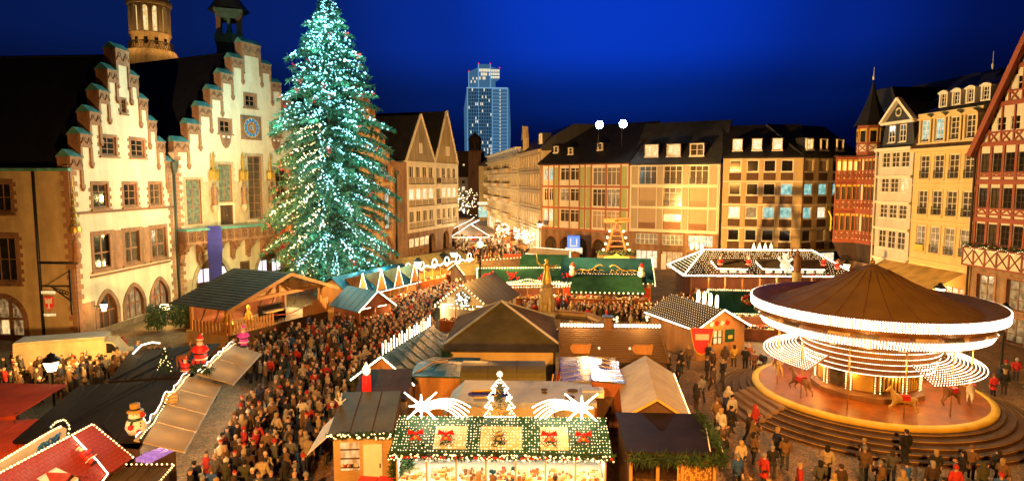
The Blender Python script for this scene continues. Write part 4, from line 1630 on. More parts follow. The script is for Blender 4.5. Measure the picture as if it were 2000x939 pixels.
bal = m.build('balcony', ['plaster_white', 'timber_red'], tim)
m = MB()
for i in range(160):
    m.tuft((random.uniform(0, W), -.9, 8.15 + random.uniform(-.1, .15)), 5, .2, .25, 0, w=.05)
m.build('flower_box', 'fir_dark', bal)
m = MB()
m.bulbs([(x * .4, -1.0, 8.0 + .2 * math.sin(x * 1.3)) for x in range(30)], .22, .05)
m.build('light_string', 'bulb', bal, kind='stuff')

# big dark roofs behind the east row
for i, (u, v, w, zr, d_) in enumerate(((3, 6, 20, 26.2, 12), (12, 9, 14, 27.2, 14))):
    t = house('rear_house', ['dark steep roofed house behind the white slate gabled house', 'dark ridge roofed house behind the yellow mansard house'][i], ozp(u, v), dOZ)
    m = MB()
    m.box(-w / 2 + 2, w / 2 - 2, 0, d_, 0, 16)
    m.build('wall', 'plaster_tan', t)
    m = MB()
    m.prismx([(-.5, 16), (d_ / 2, zr), (d_ + .5, 16)], -w / 2 + 2, w / 2 - 2)
    m.build('roof', 'slate', t)
    m = MB()
    m.lathe([(.05, zr), (.16, zr + .5), (.05, zr + .8), (.03, zr + 2.0), (0, zr + 2.1)], 6, (w / 2 - 5, d_ / 2, 0))
    m.build('finial', 'white_paint', t)

# =================================================================== far buildings
# domed rotunda
dom = thing('domed_rotunda', 'round sandstone tower with lit arches and a copper dome behind the town hall', 'tower', (-71.6, 130, -.9), 0)
dom.scale = (.8, .8, 1)
m = MB()
m.lathe([(6.8, 0), (6.8, 38.6), (5.6, 40.2), (4.5, 40.3)], 24)
m.build('base', 'stone_light', dom)
m = MB()
m.lathe([(4.4, 40.2), (4.4, 43.2), (4.75, 43.3), (4.75, 43.7), (4.1, 43.8)], 24, mi=0)
m.build('drum', 'stone_light', dom)
m = MB()
m.lathe([(4.9, 48.9), (5.1, 49.2), (5.0, 50.0), (4.4, 50.2), (4.3, 50.6)], 24)
m.build('cornice', 'stone_light', dom)
m = MB()
m.lathe([(2.9, 43.8), (2.9, 49)], 16)
m.build('inner_wall', 'win_warm', dom)
for k in range(12):
    a = 2 * PI * k / 12
    ubox('arch_pier', 'stone_light', dom, (4.15 * math.cos(a), 4.15 * math.sin(a), 46.3), (.9, .95, 5.2), (0, 0, a))
    m = MB()
    spandrel(m, -.7, .7, 47.6, 48.6, 'round', 0, 0, 0, .5)
    m.quad((-.7, 0, 48.6), (.7, 0, 48.6), (.7, 0, 48.95), (-.7, 0, 48.95))
    o = m.build('arch', 'stone_light', dom)
    a2 = a + PI / 12
    o.location = (4.45 * math.cos(a2), 4.45 * math.sin(a2), 0)
    o.rotation_euler = (0, 0, a2 + PI / 2)
    ubox('small_window', 'glass_dark', dom, (4.42 * math.cos(a2), 4.42 * math.sin(a2), 41.9), (.1, .8, 1.3), (0, 0, a2))
m = MB()
for k in range(48):
    a = 2 * PI * k / 48
    b = 2 * PI * (k + 1) / 48
    p, q = (4.95 * math.cos(a), 4.95 * math.sin(a)), (4.95 * math.cos(b), 4.95 * math.sin(b))
    m.bar((*p, 40.3), (*q, 41.8), .07)
    m.bar((*q, 40.3), (*p, 41.8), .07)
    m.bar((*p, 41.8), (*q, 41.8), .12)
m.build('railing', 'black_iron', dom)
m = MB()
m.lathe([(4.5, 50.6), (4.4, 51.5), (3.6, 53.4), (2.2, 54.8), (0, 55.4)], 24)
m.build('dome', 'copper', dom)
point((-71.6, 130, 45.5), 900, WARM, .5)
for px_, py_ in ((-67, 124.5), (-73, 123.5), (-65.5, 129)):  # unseen lamps added to light the foot of the drum
    point((px_, py_, 40.9), 260, WARM, .3)
# bell turret
bt = thing('bell_turret', 'dark slate bell turret rising from the town hall roof ridge', 'turret', (-41.3, 96, 0), R(20))
m = MB()
m.box(-1.7, 1.7, -1.7, 1.7, 26, 33.8)
m.build('base', 'slate', bt)
for sx in (-1, 1):
    for sy in (-1, 1):
        ubox('corner_post', 'stone_dark', bt, (sx * 1.35, sy * 1.35, 36), (.62, .62, 4.4))
m = MB()
m.box(-1.9, 1.9, -1.9, 1.9, 33.8, 35.0)
for q in (-1.6, 1.6):
    m.box(-.2, .2, q - .15, q + .15, 34, 38)
    m.box(q - .15, q + .15, -.2, .2, 34, 38)
    m.box(-1.5, 1.5, q - .14, q + .14, 37.2, 38)
    m.box(q - .14, q + .14, -1.5, 1.5, 37.2, 38)
m.box(-1.9, 1.9, -1.9, 1.9, 38.0, 38.5)
m.lathe([(.5, 34.8), (.45, 35.6), (.3, 36.2), (0, 36.3)], 10)
m.build('belfry', 'copper_dark', bt)
m = MB()
m.lathe([(2.9, 38.5), (1.6, 40.2), (1.2, 41.2), (.2, 44)], 8)
m.build('turret_roof', 'slate_blue', bt)
# roof ornament far left
ro = thing('roof_lantern', 'dark roof lantern with arched opening on the far left ridge', 'roof lantern', (-52.6, 63.5, 0), 0)
m = MB()
m.box(-.9, -.55, -.3, .3, 24, 26.0)
m.box(.95, 1.3, -.3, .3, 24, 26.0)
P = arch_pts(-.9, 1.3, 25.7, 26.7, 'round', 4)
for (xa, za), (xb, zb) in zip(P, P[1:]):
    m.bar((xa, 0, za), (xb, 0, zb), .45, .5)
m.lathe([(.5, 26.6), (.6, 26.9), (.35, 27.4), (.4, 27.8), (.1, 28.1), (0, 28.4)], 8, (-.3, 0, 0))
m.build('arch', 'slate', ro)
# skyscraper
sky = thing('skyscraper', 'blue lit glass office tower with lit crown rising above the street', 'skyscraper', (-23, 600, 0), R(3))
m = MB()
m.box(-18.5, 19, 0, 40, 0, 99)
m.prism([(-20.5, 0), (-18.5, 0), (-18.5, 99), (-21.5, 80)], 3, 38)
m.prism([(19, 0), (20.5, 0), (22, 60), (20.5, 99), (19, 99)], 3, 38)
m.build('tower_body', 'tower_glass_low', sky)
m = MB()
m.prism([(-17, 99), (3.5, 99), (3.5, 121), (-8, 121), (-8, 118), (-17, 114)], 5, 26, 0)
m.prism([(3.5, 99), (8, 99), (8, 108), (12, 110), (12, 117), (3.5, 119)], 7, 26, 0)
m.build('crown', 'tower_glass_low', sky)
rr = random.Random(4)
lit = MB()
drk = MB()
for r in range(30):
    for c in range(14):
        x = -17 + c * 1.55
        z = 3 + r * 3.2
        if z > 97:
            continue
        (lit if rr.random() < .13 else drk).box(x, x + .8, -.3, .2, z, z + 2.3)
for r in range(30):
    lit.box(11.7, 12.3, -.3, .2, 3 + r * 3.2, 4.8 + r * 3.2)
drk.build('window_grid', 'glass_dark', sky, kind='stuff')
lit.build('lit_window_grid', 'win_white', sky, kind='stuff')
m = MB()
for r in range(31):
    m.box(4.8, 19.1, -.15, .2, 1.6 + r * 3.2, 1.9 + r * 3.2)
for x in (-18.4, -8, 4.5, 18.6):
    m.box(x, x + .5, -.25, .2, 0, 99)
m.box(-18.8, 19.2, -.4, .2, 98.2, 99.2)
m.build('floor_band', 'tower_glass', sky)
m = MB()
for r in range(3):
    for c in range(7):
        if rr.random() < .8:
            m.box(-7 + c * 1.5, -5.9 + c * 1.5, 4.6, 5.1, 107 + r * 3.6, 109.6 + r * 3.6)
    for c in range(5):
        m.box(4 + c * 1.6, 5.2 + c * 1.6, 6.6, 7.1, 108.5 + r * 3, 110.5 + r * 3)
for c in range(4):
    m.box(-15 + c * 1.7, -14 + c * 1.7, 4.6, 5.1, 104 + (c % 2) * 3, 106 + (c % 2) * 3)
m.build('lit_crown_window', 'win_white', sky)
m = MB()
for x, z in ((-16.6, 114.6), (-7.6, 121.6), (3.0, 121.6), (11.8, 117.8)):
    m.ball((x, 5, z), .7)
m.build('warning_light', 'red_lamp', sky)
m = MB()
m.box(-17.2, -16.6, 4.7, 5.2, 99, 114)
m.box(-8.2, -7.4, 4.7, 5.2, 99, 121)
m.box(3.0, 3.7, 4.7, 5.2, 99, 121)
m.build('lit_edge', 'tower_glass', sky)
# low lit hall in front of the skyscraper
lh_ = thing('low_hall', 'low flat hall with a lit band below the skyscraper', 'building', (-3, 330, 0), 0)
m = MB()
m.box(-25, 60, 0, 20, 0, 26)
m.build('wall', 'slate_blue', lh_)
m = MB()
for k in range(24):
    m.box(-10 + k * 1.5, -9 + k * 1.5, -.3, .1, 24 + .6 * (k % 3), 25.2 + .4 * (k % 2))
m.build('lit_band', 'win_warm', lh_, kind='stuff')

# church tower up the street
ch = thing('church', 'small sandstone church with octagonal belfry at the end of the street', 'church', (-15.2, 262, 0), 0)
m = MB()
m.box(-2.6, 2.6, 0, 5.2, 0, 26)
m.box(-2.9, 2.9, -.2, 5.4, 25.2, 25.6)
m.build('tower_wall', 'stone_dark', ch)
m = MB()
m.lathe([(2.5, 25.6), (2.5, 30.2), (2.9, 30.4), (2.3, 31.6), (1.0, 32.8), (0, 33.6)], 8, (0, 2.6, 0), 0, False)
m.build('belfry', 'slate_brown', ch)
for k in (-1, 1):
    ubox('belfry_opening', 'glass_dark', ch, (k * .9, .2, 28), (.7, .3, 2.6))
m = MB()
m.prism([(2, 0), (9, 0), (9, 14), (5.5, 24), (2, 14)], -2, 20)
m.build('nave', 'stone_light', ch)
m = MB()
m.slab((1.6, -2.4, 14), (5.5, -2.4, 24.8), (5.5, 20, 24.8), (1.6, 20, 14), .3)
m.slab((9.4, 20, 14), (5.5, 20, 24.8), (5.5, -2.4, 24.8), (9.4, -2.4, 14), .3)
m.build('roof', 'slate', ch)
m = MB()
m.prism([(4.8, 8), (6.3, 8), (6.3, 11), (5.55, 12.5), (4.8, 11)], -2.1, -1.9)
m.build('window', 'glass_dark', ch)
eb = thing('pale_block', 'pale block with arcade closing the far end of the street', 'building', (-27, 290, 0), 0)
m = MB()
m.box(0, 14, 0, 10, 0, 27, 0)
m.box(-.3, 14.3, -.3, 10, 15.5, 27.2, 1)
m.build('wall', ['plaster_grey', 'slate_brown'], eb)
for r in range(4):
    for c in range(4):
        window(eb, 1 + c * 3.3, 3.5 + r * 3, 1.5, 1.8, 1, 1, 'white_paint', 'win_white' if (r + c) % 3 == 0 else 'glass_dark', .1, -.05, None)
for c in range(4):
    ubox('roof_window', 'win_warm', eb, (2 + c * 3.3, -.32, 19 + 2 * (c % 2)), (.8, .1, .8))
gb = thing('yellow_block', 'greenish yellow gable end with a lit shop beside the church', 'building', (-11.6, 225, 0), R(0))
m = MB()
m.box(0, 6, 0, 12, 0, 19, 0)
m.prism([(-.2, 19), (6.2, 19), (6.2, 22.5), (4, 22.5)], -.2, 12, 1)
m.build('wall', ['plaster_yellow', 'slate'], gb)
ubox('shop_sign', 'win_white', gb, (2.5, -.3, 6), (6, .3, .9))
ubox('shop_window', 'win_teal', gb, (2.5, -.1, 3), (5.4, .3, 3.6))

# street houses on the right side of the shopping street
dST = (.158, -.9874)


def street_house(name, label, t0, t1, h, wallm, storeys, balc):
    A = (5.3 - .16 * t1, 116 + t1)
    o = house(name, label, A, dST)
    W = (t1 - t0) * 1.0127 - .1
    mb = MB()
    hs = []
    n = int(W / 2.6)
    sh = (h - 5) / storeys
    for r in range(storeys):
        for c in range(n):
            hs.append(hole(.6 + c * (W - .8) / n, 5 + r * sh + .7, 1.3, sh * .62))
    gridwall(mb, 0, W, 0, h, hs, 0, 0, .3)
    mb.quad((W, 0, 0), (W, 12, 0), (W, 12, h), (W, 0, h))
    mb.build('wall', wallm, o)
    for i, (a, b, c, d) in enumerate(hs):
        window(o, a, c, b - a, d - c, 2, 2, 'white_paint', ['glass_dark', 'glass_mid', 'glass_dark', 'win_dim'][i % 4], .07, .15, 'stone_light', .15, True)
    for r in range(storeys + 1):
        ubox('string_course', 'stone_light', o, (W / 2, -.08, 4.9 + r * sh), (W, .25, .25))
    if balc:
        for r in range(storeys):
            for k in range(3):
                ubox('balcony', 'plaster_ochre', o, (4 + k * W / 3.2, -.5, 5.1 + r * sh + .6), (W / 5, 1.0, 1.0))
    ubox('cornice', 'stone_light', o, (W / 2, -.25, h), (W + .2, .7, .5))
    for c in range(int(W / 5)):
        ubox('shop_window', ['inside_warm', 'win_white', 'win_warm'][c % 3], o, (2.5 + c * 5, -.05, 2), (4, .12, 3))
    return o, W


o, W = street_house('street_house', 'pale yellow house with balconies on the right of the shopping street', 24.5, 80, 19.2, 'plaster_yellow', 4, True)
m = MB()
m.box(0, W, 0, 12, 19.3, 21, 0)
m.box(-.5, W, -.6, 12, 21, 21.3, 1)
m.build('roof_storey', ['win_dim', 'plaster_white'], o)
o, W = street_house('street_house', 'ornate sandstone street house with pointed dormer gable next to the rust framed house', 0.2, 24, 19.4, 'stone_light', 4, False)
m = MB()
m.prismx([(-.3, 19.6), (2.2, 22.0), (6, 24.2), (12, 24.2), (12, 19.6)], .1, W)
m.build('roof', 'slate', o)
d = MB()
d.prism([(4.6, 19.6), (6.6, 19.6), (6.6, 22.6), (5.6, 25.2), (4.6, 22.6)], -.2, 1.0)
d = d.build('dormer_gable', 'stone_light', o)
for x in (4.9, 5.7):
    ubox('window', 'glass_dark', d, (x + .2, -.22, 21.4), (.5, .1, 1.9))
dormer(o, W - 5, 21, 1.3, 1.6, .6, 2)
# =================================================================== Christmas tree
TX, TY = -20.5, 73.0
tree = thing('christmas_tree', 'huge Christmas tree covered with white lights and red bows before the town hall', 'tree', (TX, TY, 0))
m = MB()
m.tube([(0, 0, 0), (0, 0, 6), (.1, 0, 18), (.1, 0, 28), (.15, 0, 34)], [.62, .55, .38, .2, .05], 10)
m.build('trunk', 'bark', tree)
rt = random.Random(11)


def crown_r(z):  # half width of the crown at height z
    P = [(2.2, 3.2), (3.6, 5.5), (6, 6.2), (9, 6.4), (12, 6.5), (15, 6.3), (18, 5.9), (20.5, 5.9), (22.5, 5.0), (25, 4.55), (27, 4.0), (29, 3.3), (31, 2.2), (33, 1.0), (34.2, .15)]
    for (a, ra), (b, rb) in zip(P, P[1:]):
        if a <= z <= b:
            return ra + (rb - ra) * (z - a) / (b - a)
    return .1


fol = MB()
limb = MB()
bl_cold = MB()
bl_warm = MB()
bows = []


def needle_spray(c, d, L, k):
    c = Vector(c)
    for _ in range(k):
        e = (d + Vector((rt.gauss(0, .55), rt.gauss(0, .55), rt.gauss(-.25, .4)))).normalized() * L * rt.uniform(.6, 1.2)
        q = e.cross(Vector((rt.gauss(0, 1), rt.gauss(0, 1), rt.gauss(0, 1)))).normalized() * rt.uniform(.04, .09)
        fol.add([c - q, c + q, c + e], [(0, 1, 2)], rt.randint(0, 1))


z = 3.0
az = 0.0
nb = 0
while z < 34.0:
    R0 = crown_r(z)
    az += 2.399 + rt.uniform(-.25, .25)
    L = R0 * rt.choice((.72, .85, .95, 1.0, 1.05, 1.12)) * rt.uniform(.95, 1.05)
    droop = .10 + .20 * max(0, 1 - z / 26)
    d = Vector((math.cos(az), math.sin(az), 0))
    pts = []
    K = max(3, int(L / .55))
    for i in range(K + 1):
        t = i / K
        pts.append(Vector((0, 0, z)) + d * (L * t) + Vector((0, 0, L * (.22 * t - (.22 + droop) * t * t - (.0 if z > 20 else .1) * t))))
    limb.tube(pts, [max(.02, .09 * (1 - i / K)) for i in range(K + 1)], 4)
    side = Vector((-d.y, d.x, 0))
    for i in range(1, K + 1):
        t = i / K
        p = pts[i]
        needle_spray(p, d, .6, 9)
        sl = L * .34 * (1 - .75 * t) + .25
        for s in (-1, 1):
            tw = (side * s * .8 + d * .6 + Vector((0, 0, -.25))).normalized()
            n = max(1, int(sl / .35))
            for j in range(1, n + 1):
                q = p + tw * (sl * j / n)
                needle_spray(q, tw, .55, 8)
                if rt.random() < .5:
                    needle_spray(q, Vector((rt.gauss(0, .3), rt.gauss(0, .3), -1)), .75, 4)
    # lights: along the limb as rows in the lower crown, scattered higher up
    warm = (z < 21.5 and d.x < .15 and z > 9) or (z < 12 and d.x < -.4)
    tgt = bl_warm if warm else bl_cold
    if z < 20:
        if d.y < .45:
            for i in range(K):
                a, b = pts[i], pts[i + 1]
                for j in range(3):
                    if i == 0 or rt.random() < .18:
                        continue
                    p = a.lerp(b, (j + rt.random()) / 3) + Vector((rt.gauss(0, .07), rt.gauss(0, .07), rt.uniform(.05, .25)))
                    tgt.octa(p, rt.choice((.05, .07, .08, .10)))
            if rt.random() < .85:
                n = int(L * 3.2)
                for j in range(n):
                    t = rt.uniform(.35, 1)
                    p = pts[min(K, int(t * K))] + side * rt.uniform(-.9, .9) * (1.1 - t * .6) + Vector((0, 0, rt.uniform(-.1, .3)))
                    (bl_warm if warm and rt.random() < .85 else bl_cold).octa(p, rt.choice((.06, .08, .1)))
    else:
        if d.y < .5:
            for j in range(int(7 + L * 4.2)):
                t = rt.uniform(.3, 1.02)
                i = min(K - 1, int(t * K))
                p = pts[i].lerp(pts[i + 1], t * K - i if t < 1 else 1) + side * rt.gauss(0, .45) * (1.1 - .5 * t) + Vector((0, 0, rt.gauss(.1, .18)))
                bl_cold.octa(p, rt.choice((.06, .085, .1, .12)))
    if d.y < .3 and rt.random() < (.45 if z < 24 else .2):
        bows.append(pts[-1] + Vector((0, -.1, .1)))
    z += .15 if z < 22 else .13
    nb += 1
# the strings that run up the trunk
for i in range(190):
    zz = 5 + 27 * i / 190
    w = .25 if zz < 20 else .5 * min(1, (34 - zz) / 6)
    bl_cold.octa((rt.gauss(0, w * .6), -max(.6, crown_r(zz) * rt.uniform(.35, .75)), zz), rt.choice((.08, .1, .12)))
o = limb.build('limb', 'bark', tree, kind='stuff')
o = fol.build('crown', ['needles', 'fir_dark'], tree, kind='stuff')
bl_cold.build('string_lights', 'bulb_cold', tree, kind='stuff')
bl_warm.build('string_lights', 'bulb', tree, kind='stuff')
b = MB()
for s in (-1, 1):
    b.add([(0, 0, 0), (s * .3, -.05, .2), (s * .34, -.02, -.02)], [(0, 1, 2)])
    b.add([(0, 0, 0), (s * .06, -.05, -.4), (s * .2, -.03, -.36)], [(0, 1, 2)])
b.ball((0, -.05, 0), .08)
bow_me = b.mesh('bow', ['bow_red'])
for p in bows:
    place('bow', bow_me, tree, None, p, rt.uniform(-1, 1))
for zz in (4.5, 8, 12, 16, 20, 24, 28, 31):
    r = crown_r(zz)
    for k in range(5 if zz < 26 else 3):
        a = PI + PI * (k + .5) / (5 if zz < 26 else 3)
        wm = zz < 20 and math.cos(a) < -.2
        point((TX + (r + .6) * math.cos(a), TY + (r + .6) * math.sin(a), zz), (420 if wm else 360), (1, .80, .28) if wm else (.25, .95, 1.0), .3, 'tree_light')

# =================================================================== stalls
FP = []


def footprint(x, y, rz, hw, hd):
    FP.append((x, y, rz, hw, hd))


def blocked(x, y):
    for cx, cy, rz, hw, hd in FP:
        dx, dy = x - cx, y - cy
        u = dx * math.cos(rz) + dy * math.sin(rz)
        v = -dx * math.sin(rz) + dy * math.cos(rz)
        if abs(u) < hw + .25 and abs(v) < hd + .25:
            return True
    return False


rg = random.Random(3)
GOODS = ['goods_red', 'goods_white', 'goods_gold', 'goods_brown', 'tarp_teal']


def goods(parent, x0, x1, y0, y1, z, n, smax=.3, name='goods', mats=GOODS):
    mb = MB()
    for _ in range(n):
        s = rg.uniform(.08, smax)
        x, y = rg.uniform(x0, x1), rg.uniform(y0, y1)
        h = rg.uniform(.06, smax)
        k = rg.randrange(len(mats))
        if rg.random() < .5:
            mb.box(x - s / 2, x + s / 2, y - s / 2, y + s / 2, z, z + h, k)
        else:
            mb.lathe([(s * .4, 0), (s * .45, h * .7), (s * .15, h), (0, h)], 6, (x, y, z), k)
    return mb.build(name, mats, parent, kind='stuff')


def hut(name, label, c, rz, W, D, eave, ridge, axis='x', roof='tarp_dkgreen', wall='wood_orange', openf=True, ov=.35, cat='stall', group=None,
        lights='bulb', edge=('front',), watts=60, ngoods=60, counter='wood_red', lsp=.22, lr=.055, back=True):
    t = thing(name, label, cat, (c[0], c[1], 0), rz, group)
    footprint(c[0], c[1], rz, W / 2, D / 2)
    hw, hd = W / 2, D / 2
    th = .08
    if openf:
        m = MB()
        m.box(-hw, hw, -hd, -hd + .08, 0, 1.0)
        m.build('counter_front', counter, t)
        m = MB()
        m.box(-hw - .05, hw + .05, -hd - .18, -hd + .55, 1.0, 1.06)
        m.build('counter', 'wood_pale', t)
        n = max(2, int(W / 1.6))
        for i in range(n + 1):
            ubox('post', 'wood_orange', t, (-hw + .06 + (W - .12) * i / n, -hd + .06, eave / 2), (.1, .1, eave))
        m = MB()
        for zz in (1.25, 1.7, 2.1):
            if zz < eave - .2:
                m.box(-hw + .1, hw - .1, hd - .5, hd - .1, zz, zz + .04)
        m.build('shelf', 'wood_pale', t)
        goods(t, -hw + .2, hw - .2, -hd - .1, -hd + .5, 1.06, int(ngoods))
        goods(t, -hw + .2, hw - .2, hd - .45, hd - .15, 1.3, int(ngoods * .6))
        goods(t, -hw + .2, hw - .2, hd - .45, hd - .15, 1.74, int(ngoods * .5))
        # lamps under the roof
        m = MB()
        for i in range(n):
            x = -hw + W * (i + .5) / n
            m.box(x - .45, x + .45, -hd + .15, -hd + .23, eave - .12, eave - .05)
        m.build('tube_lamp', 'strip', t)
        k = 2 if W > 4.5 else 1
        for i in range(k):
            x = -hw + W * (i + .5) / k
            point(W2((c[0], c[1], 0), rz, (x, -hd + .35, eave - .35)), watts, (1.0, .66, .32), .15, 'stall_light')
    else:
        m = MB()
        m.box(-hw, hw, -hd, -hd + .08, 0, eave)
        m.build('front_wall', wall, t)
    m = MB()
    m.box(-hw, hw, hd - .08, hd, 0, eave)
    m.build('back_wall', wall, t)
    for s in (-1, 1):
        m = MB()
        x0, x1 = (hw - .08, hw) if s > 0 else (-hw, -hw + .08)
        m.box(x0, x1, -hd + .08, hd - .08, 0, eave)
        if axis == 'x' and ridge > eave:
            m.prismx([(-hd, eave), (hd, eave), (0, ridge - .02)], x0, x1)
        m.build('side_wall', wall, t)
    if axis == 'y':
        for y0 in (-hd, hd - .08):
            m = MB()
            m.prism([(-hw, eave), (hw, eave), (0, ridge - .02)], y0, y0 + .08)
            m.build('gable', wall, t)
    sl = (ridge - eave) / (hd if axis == 'x' else hw)
    e = eave - sl * ov
    P = {}
    if axis == 'x':
        P['f'] = [(-hw - ov, -hd - ov, e), (hw + ov, -hd - ov, e), (hw + ov, 0, ridge), (-hw - ov, 0, ridge)]
        P['b'] = [(hw + ov, hd + ov, e), (-hw - ov, hd + ov, e), (-hw - ov, 0, ridge), (hw + ov, 0, ridge)]
    else:
        P['l'] = [(-hw - ov, hd + ov, e), (-hw - ov, -hd - ov, e), (0, -hd - ov, ridge), (0, hd + ov, ridge)]
        P['r'] = [(hw + ov, -hd - ov, e), (hw + ov, hd + ov, e), (0, hd + ov, ridge), (0, -hd - ov, ridge)]
    for k, q in P.items():
        m = MB()
        m.slab(*[(x, y, z + th) for x, y, z in q], th)
        m.build('roof_panel', roof, t)
        a_, b_, c_, d_ = [Vector(p) + Vector((0, 0, th)) for p in q]
        m = MB()
        nb = max(2, int((b_ - a_).length / .95))
        for i in range(1, nb):
            p, r = a_.lerp(b_, i / nb), d_.lerp(c_, i / nb)
            m.bar(p, r, .045, .03)
        m.build('roof_batten', roof, t, kind='stuff')
    if edge:
        m = MB()
        up = .14
        if axis == 'x':
            f, b_ = P['f'], P['b']
            if 'front' in edge:
                m.bulbs([(p[0], p[1] - .04, p[2] + .02) for p in f[:2]], lsp, lr)
            if 'ridge' in edge:
                m.bulbs([(p[0], p[1], p[2] + up) for p in f[2:]], lsp, lr)
            if 'sides' in edge:
                for a, b2, c2 in ((f[0], f[3], b_[1]), (f[1], f[2], b_[0])):
                    m.bulbs([(p[0], p[1], p[2] + up) for p in (a, b2, c2)], lsp, lr)
        else:
            l, r = P['l'], P['r']
            if 'front' in edge:
                m.bulbs([(p[0], p[1] - .05, p[2] + .08) for p in (l[1], l[2], r[0])], lsp, lr)
            if 'ridge' in edge:
                m.bulbs([(p[0], p[1], p[2] + up) for p in (l[2], l[3])], lsp, lr)
            if 'sides' in edge:
                m.bulbs([(p[0], p[1], p[2] + up) for p in l[:2]], lsp, lr)
                m.bulbs([(p[0], p[1], p[2] + up) for p in r[:2]], lsp, lr)
        m.build('light_string', lights, t, kind='stuff')
    return t


def garland(parent, pts, r=.16, mi='fir_dark', dens=16, red=.0, bulb=None):
    m = MB()
    pts = [Vector(p) for p in pts]
    for a, b in zip(pts, pts[1:]):
        L = (b - a).length
        for i in range(max(1, int(L * dens))):
            p = a.lerp(b, random.random())
            m.tuft(p, 4, r * .6, r * 1.5, 0, w=.035)
            if random.random() < red:
                m.ball(p + Vector((0, -r, 0)), .07, 1)
            if bulb and random.random() < .4:
                m.octa(p + Vector((random.uniform(-r, r), -r, random.uniform(-r, r))), .045, 2)
    return m.build('garland', [mi, 'red_shiny', bulb or 'bulb'], parent, kind='stuff')


# ---------- stage with a piano under a log roof
sA = Vector((-23.5, 52.6))
sB = Vector((-18.6, 62.6))
sd = (sB - sA)
sL = sd.length
srz = math.atan2(sd.y, sd.x)
stg = thing('stage', 'open wooden stage with shingled gable roof and picket fence at the town hall', 'stage', (sA.x, sA.y, 0), srz)
footprint(sA.x + sd.x / 2 - 2.0 * math.sin(srz), sA.y + sd.y / 2 + 2.0 * math.cos(srz), srz, sL / 2, 2.6)
m = MB()
m.box(-.3, sL, 0, 5.2, 0, 1.1)
m.build('deck', 'wood_pale', stg)
m = MB()
for i in range(26):
    m.box(-.3 + i * .53, .2 + i * .53, -.03, 0, .05, 1.1)
m.build('deck_skirt', 'wood_dark', stg, kind='stuff')
for x in (.1, sL - .4):
    for y in (.2, 4.9):
        ubox('post', 'wood_orange', stg, (x, y, 1.9), (.24, .24, 3.8))
ubox('tie_beam', 'wood_orange', stg, (sL / 2, .12, 3.7), (sL + .6, .22, .28))
m = MB()
m.box(0, sL, 4.95, 5.05, 1.1, 3.8)
m.build('back_wall', 'wood_red', stg)
for i in range(8):
    beam(stg, .8 + i * 1.6, 1.2, 2.0 + i * 1.6, 3.6, .1, y=4.92, d=.06, m='wood_dark', name='brace')
m = MB()
m.prism([(.3, 3.85), (sL - .6, 3.85), (sL / 2, 5.35)], .3, .38)
m.build('gable_boarding', 'wood_pale', stg)
for i in range(9):
    x = 1.6 + i * 1.3
    h = min(x, sL - x) / (sL / 2) * 1.55
    ubox('gable_batten', 'wood_orange', stg, (x, .26, 3.85 + h / 2), (.1, .08, h))
m = MB()
m.bar((sL * .38, .2, 3.85), (sL * .5, .2, 5.0), .16)
m.bar((sL * .62, .2, 3.85), (sL * .5, .2, 5.0), .16)
m.bar((sL * .5, .2, 3.3), (sL * .5, .2, 5.3), .2)
m.build('king_post', 'wood_orange', stg)
for s, x0, x1 in ((0, -1.3, sL / 2), (1, sL + .5, sL / 2)):
    # shingle courses: each course a board row proud of the next
    K = 16
    for k in range(K):
        t0, t1 = k / K, (k + 1) / K
        za, zb = 3.5 + 2.2 * t0, 3.5 + 2.2 * t1 + .05
        xa, xb = x0 + (x1 - x0) * t0, x0 + (x1 - x0) * t1
        c = MB()
        q = [(xa, -1.3, za + .1), (xa, 5.9, za + .1), (xb, 5.9, zb), (xb, -1.3, zb)]
        if s == 0:
            q = q[::-1]
        c.slab(*q, .09)
        c.build('shingle_course', 'shingle', stg)
for s, x0, x1 in ((0, -1.4, sL / 2), (1, sL + .6, sL / 2)):
    m = MB()
    m.bar((x0, -1.34, 3.42), (x1, -1.34, 5.62), .3, .08, up=(0, 1, 0))
    m.build('barge_board', 'wood_orange', stg)
for i in range(15):
    x = .5 + i * .33
    if x < sL * .42:
        ubox('picket', 'wood_orange', stg, (x, -.05, 1.6), (.2, .06, 1.05))
for i in range(14):
    x = sL * .74 + i * .25
    ubox('picket', 'wood_orange', stg, (x, -.05, 1.75 if i > 4 else 1.6), (.19, .06, 1.4 if i > 4 else 1.0))
for x0, x1 in ((.3, sL * .42), (sL * .73, sL)):
    for zz in (1.3, 1.9):
        ubox('fence_rail', 'wood_orange', stg, ((x0 + x1) / 2, .02, zz), (x1 - x0, .05, .09))
for i in range(10):
    ubox('picket', 'wood_orange', stg, (-.32, .3 + i * .42, 1.6), (.06, .28, 1.0))
ubox('tube_lamp', 'strip', stg, (sL * .38, 1.3, 3.5), (2.6, .12, .1))
for x in (2.5, 6.5, 10.5):
    point(W2((sA.x, sA.y, 0), srz, (x, 1.6, 3.3)), 190, (1, .60, .22), .2, 'stage_light')
pn = thing('piano', 'black upright piano standing on the wooden stage deck', 'piano', W2((sA.x, sA.y, 1.1), srz, (sL * .52, 1.4, 0)), srz)
m = MB()
m.box(-1.15, 1.15, 0, .55, .05, 1.45)
m.box(-1.2, 1.2, -.05, .6, 1.4, 1.5)
m.box(-1.2, -1.05, -.45, .1, .05, .9)
m.box(1.05, 1.2, -.45, .1, .05, .9)
m.build('case', 'black_gloss', pn)
m = MB()
m.box(-1.05, 1.05, -.42, .02, .82, .9)
m.build('keyboard', 'goods_gold', pn)
m = MB()
m.box(-.45, .45, -1.1, -.7, .5, .6)
for sx in (-.4, .4):
    for sy in (-1.05, -.75):
        m.box(sx - .03, sx + .03, sy - .03, sy + .03, 0, .5)
m.build('bench', 'black_gloss', pn)
rp = MB()
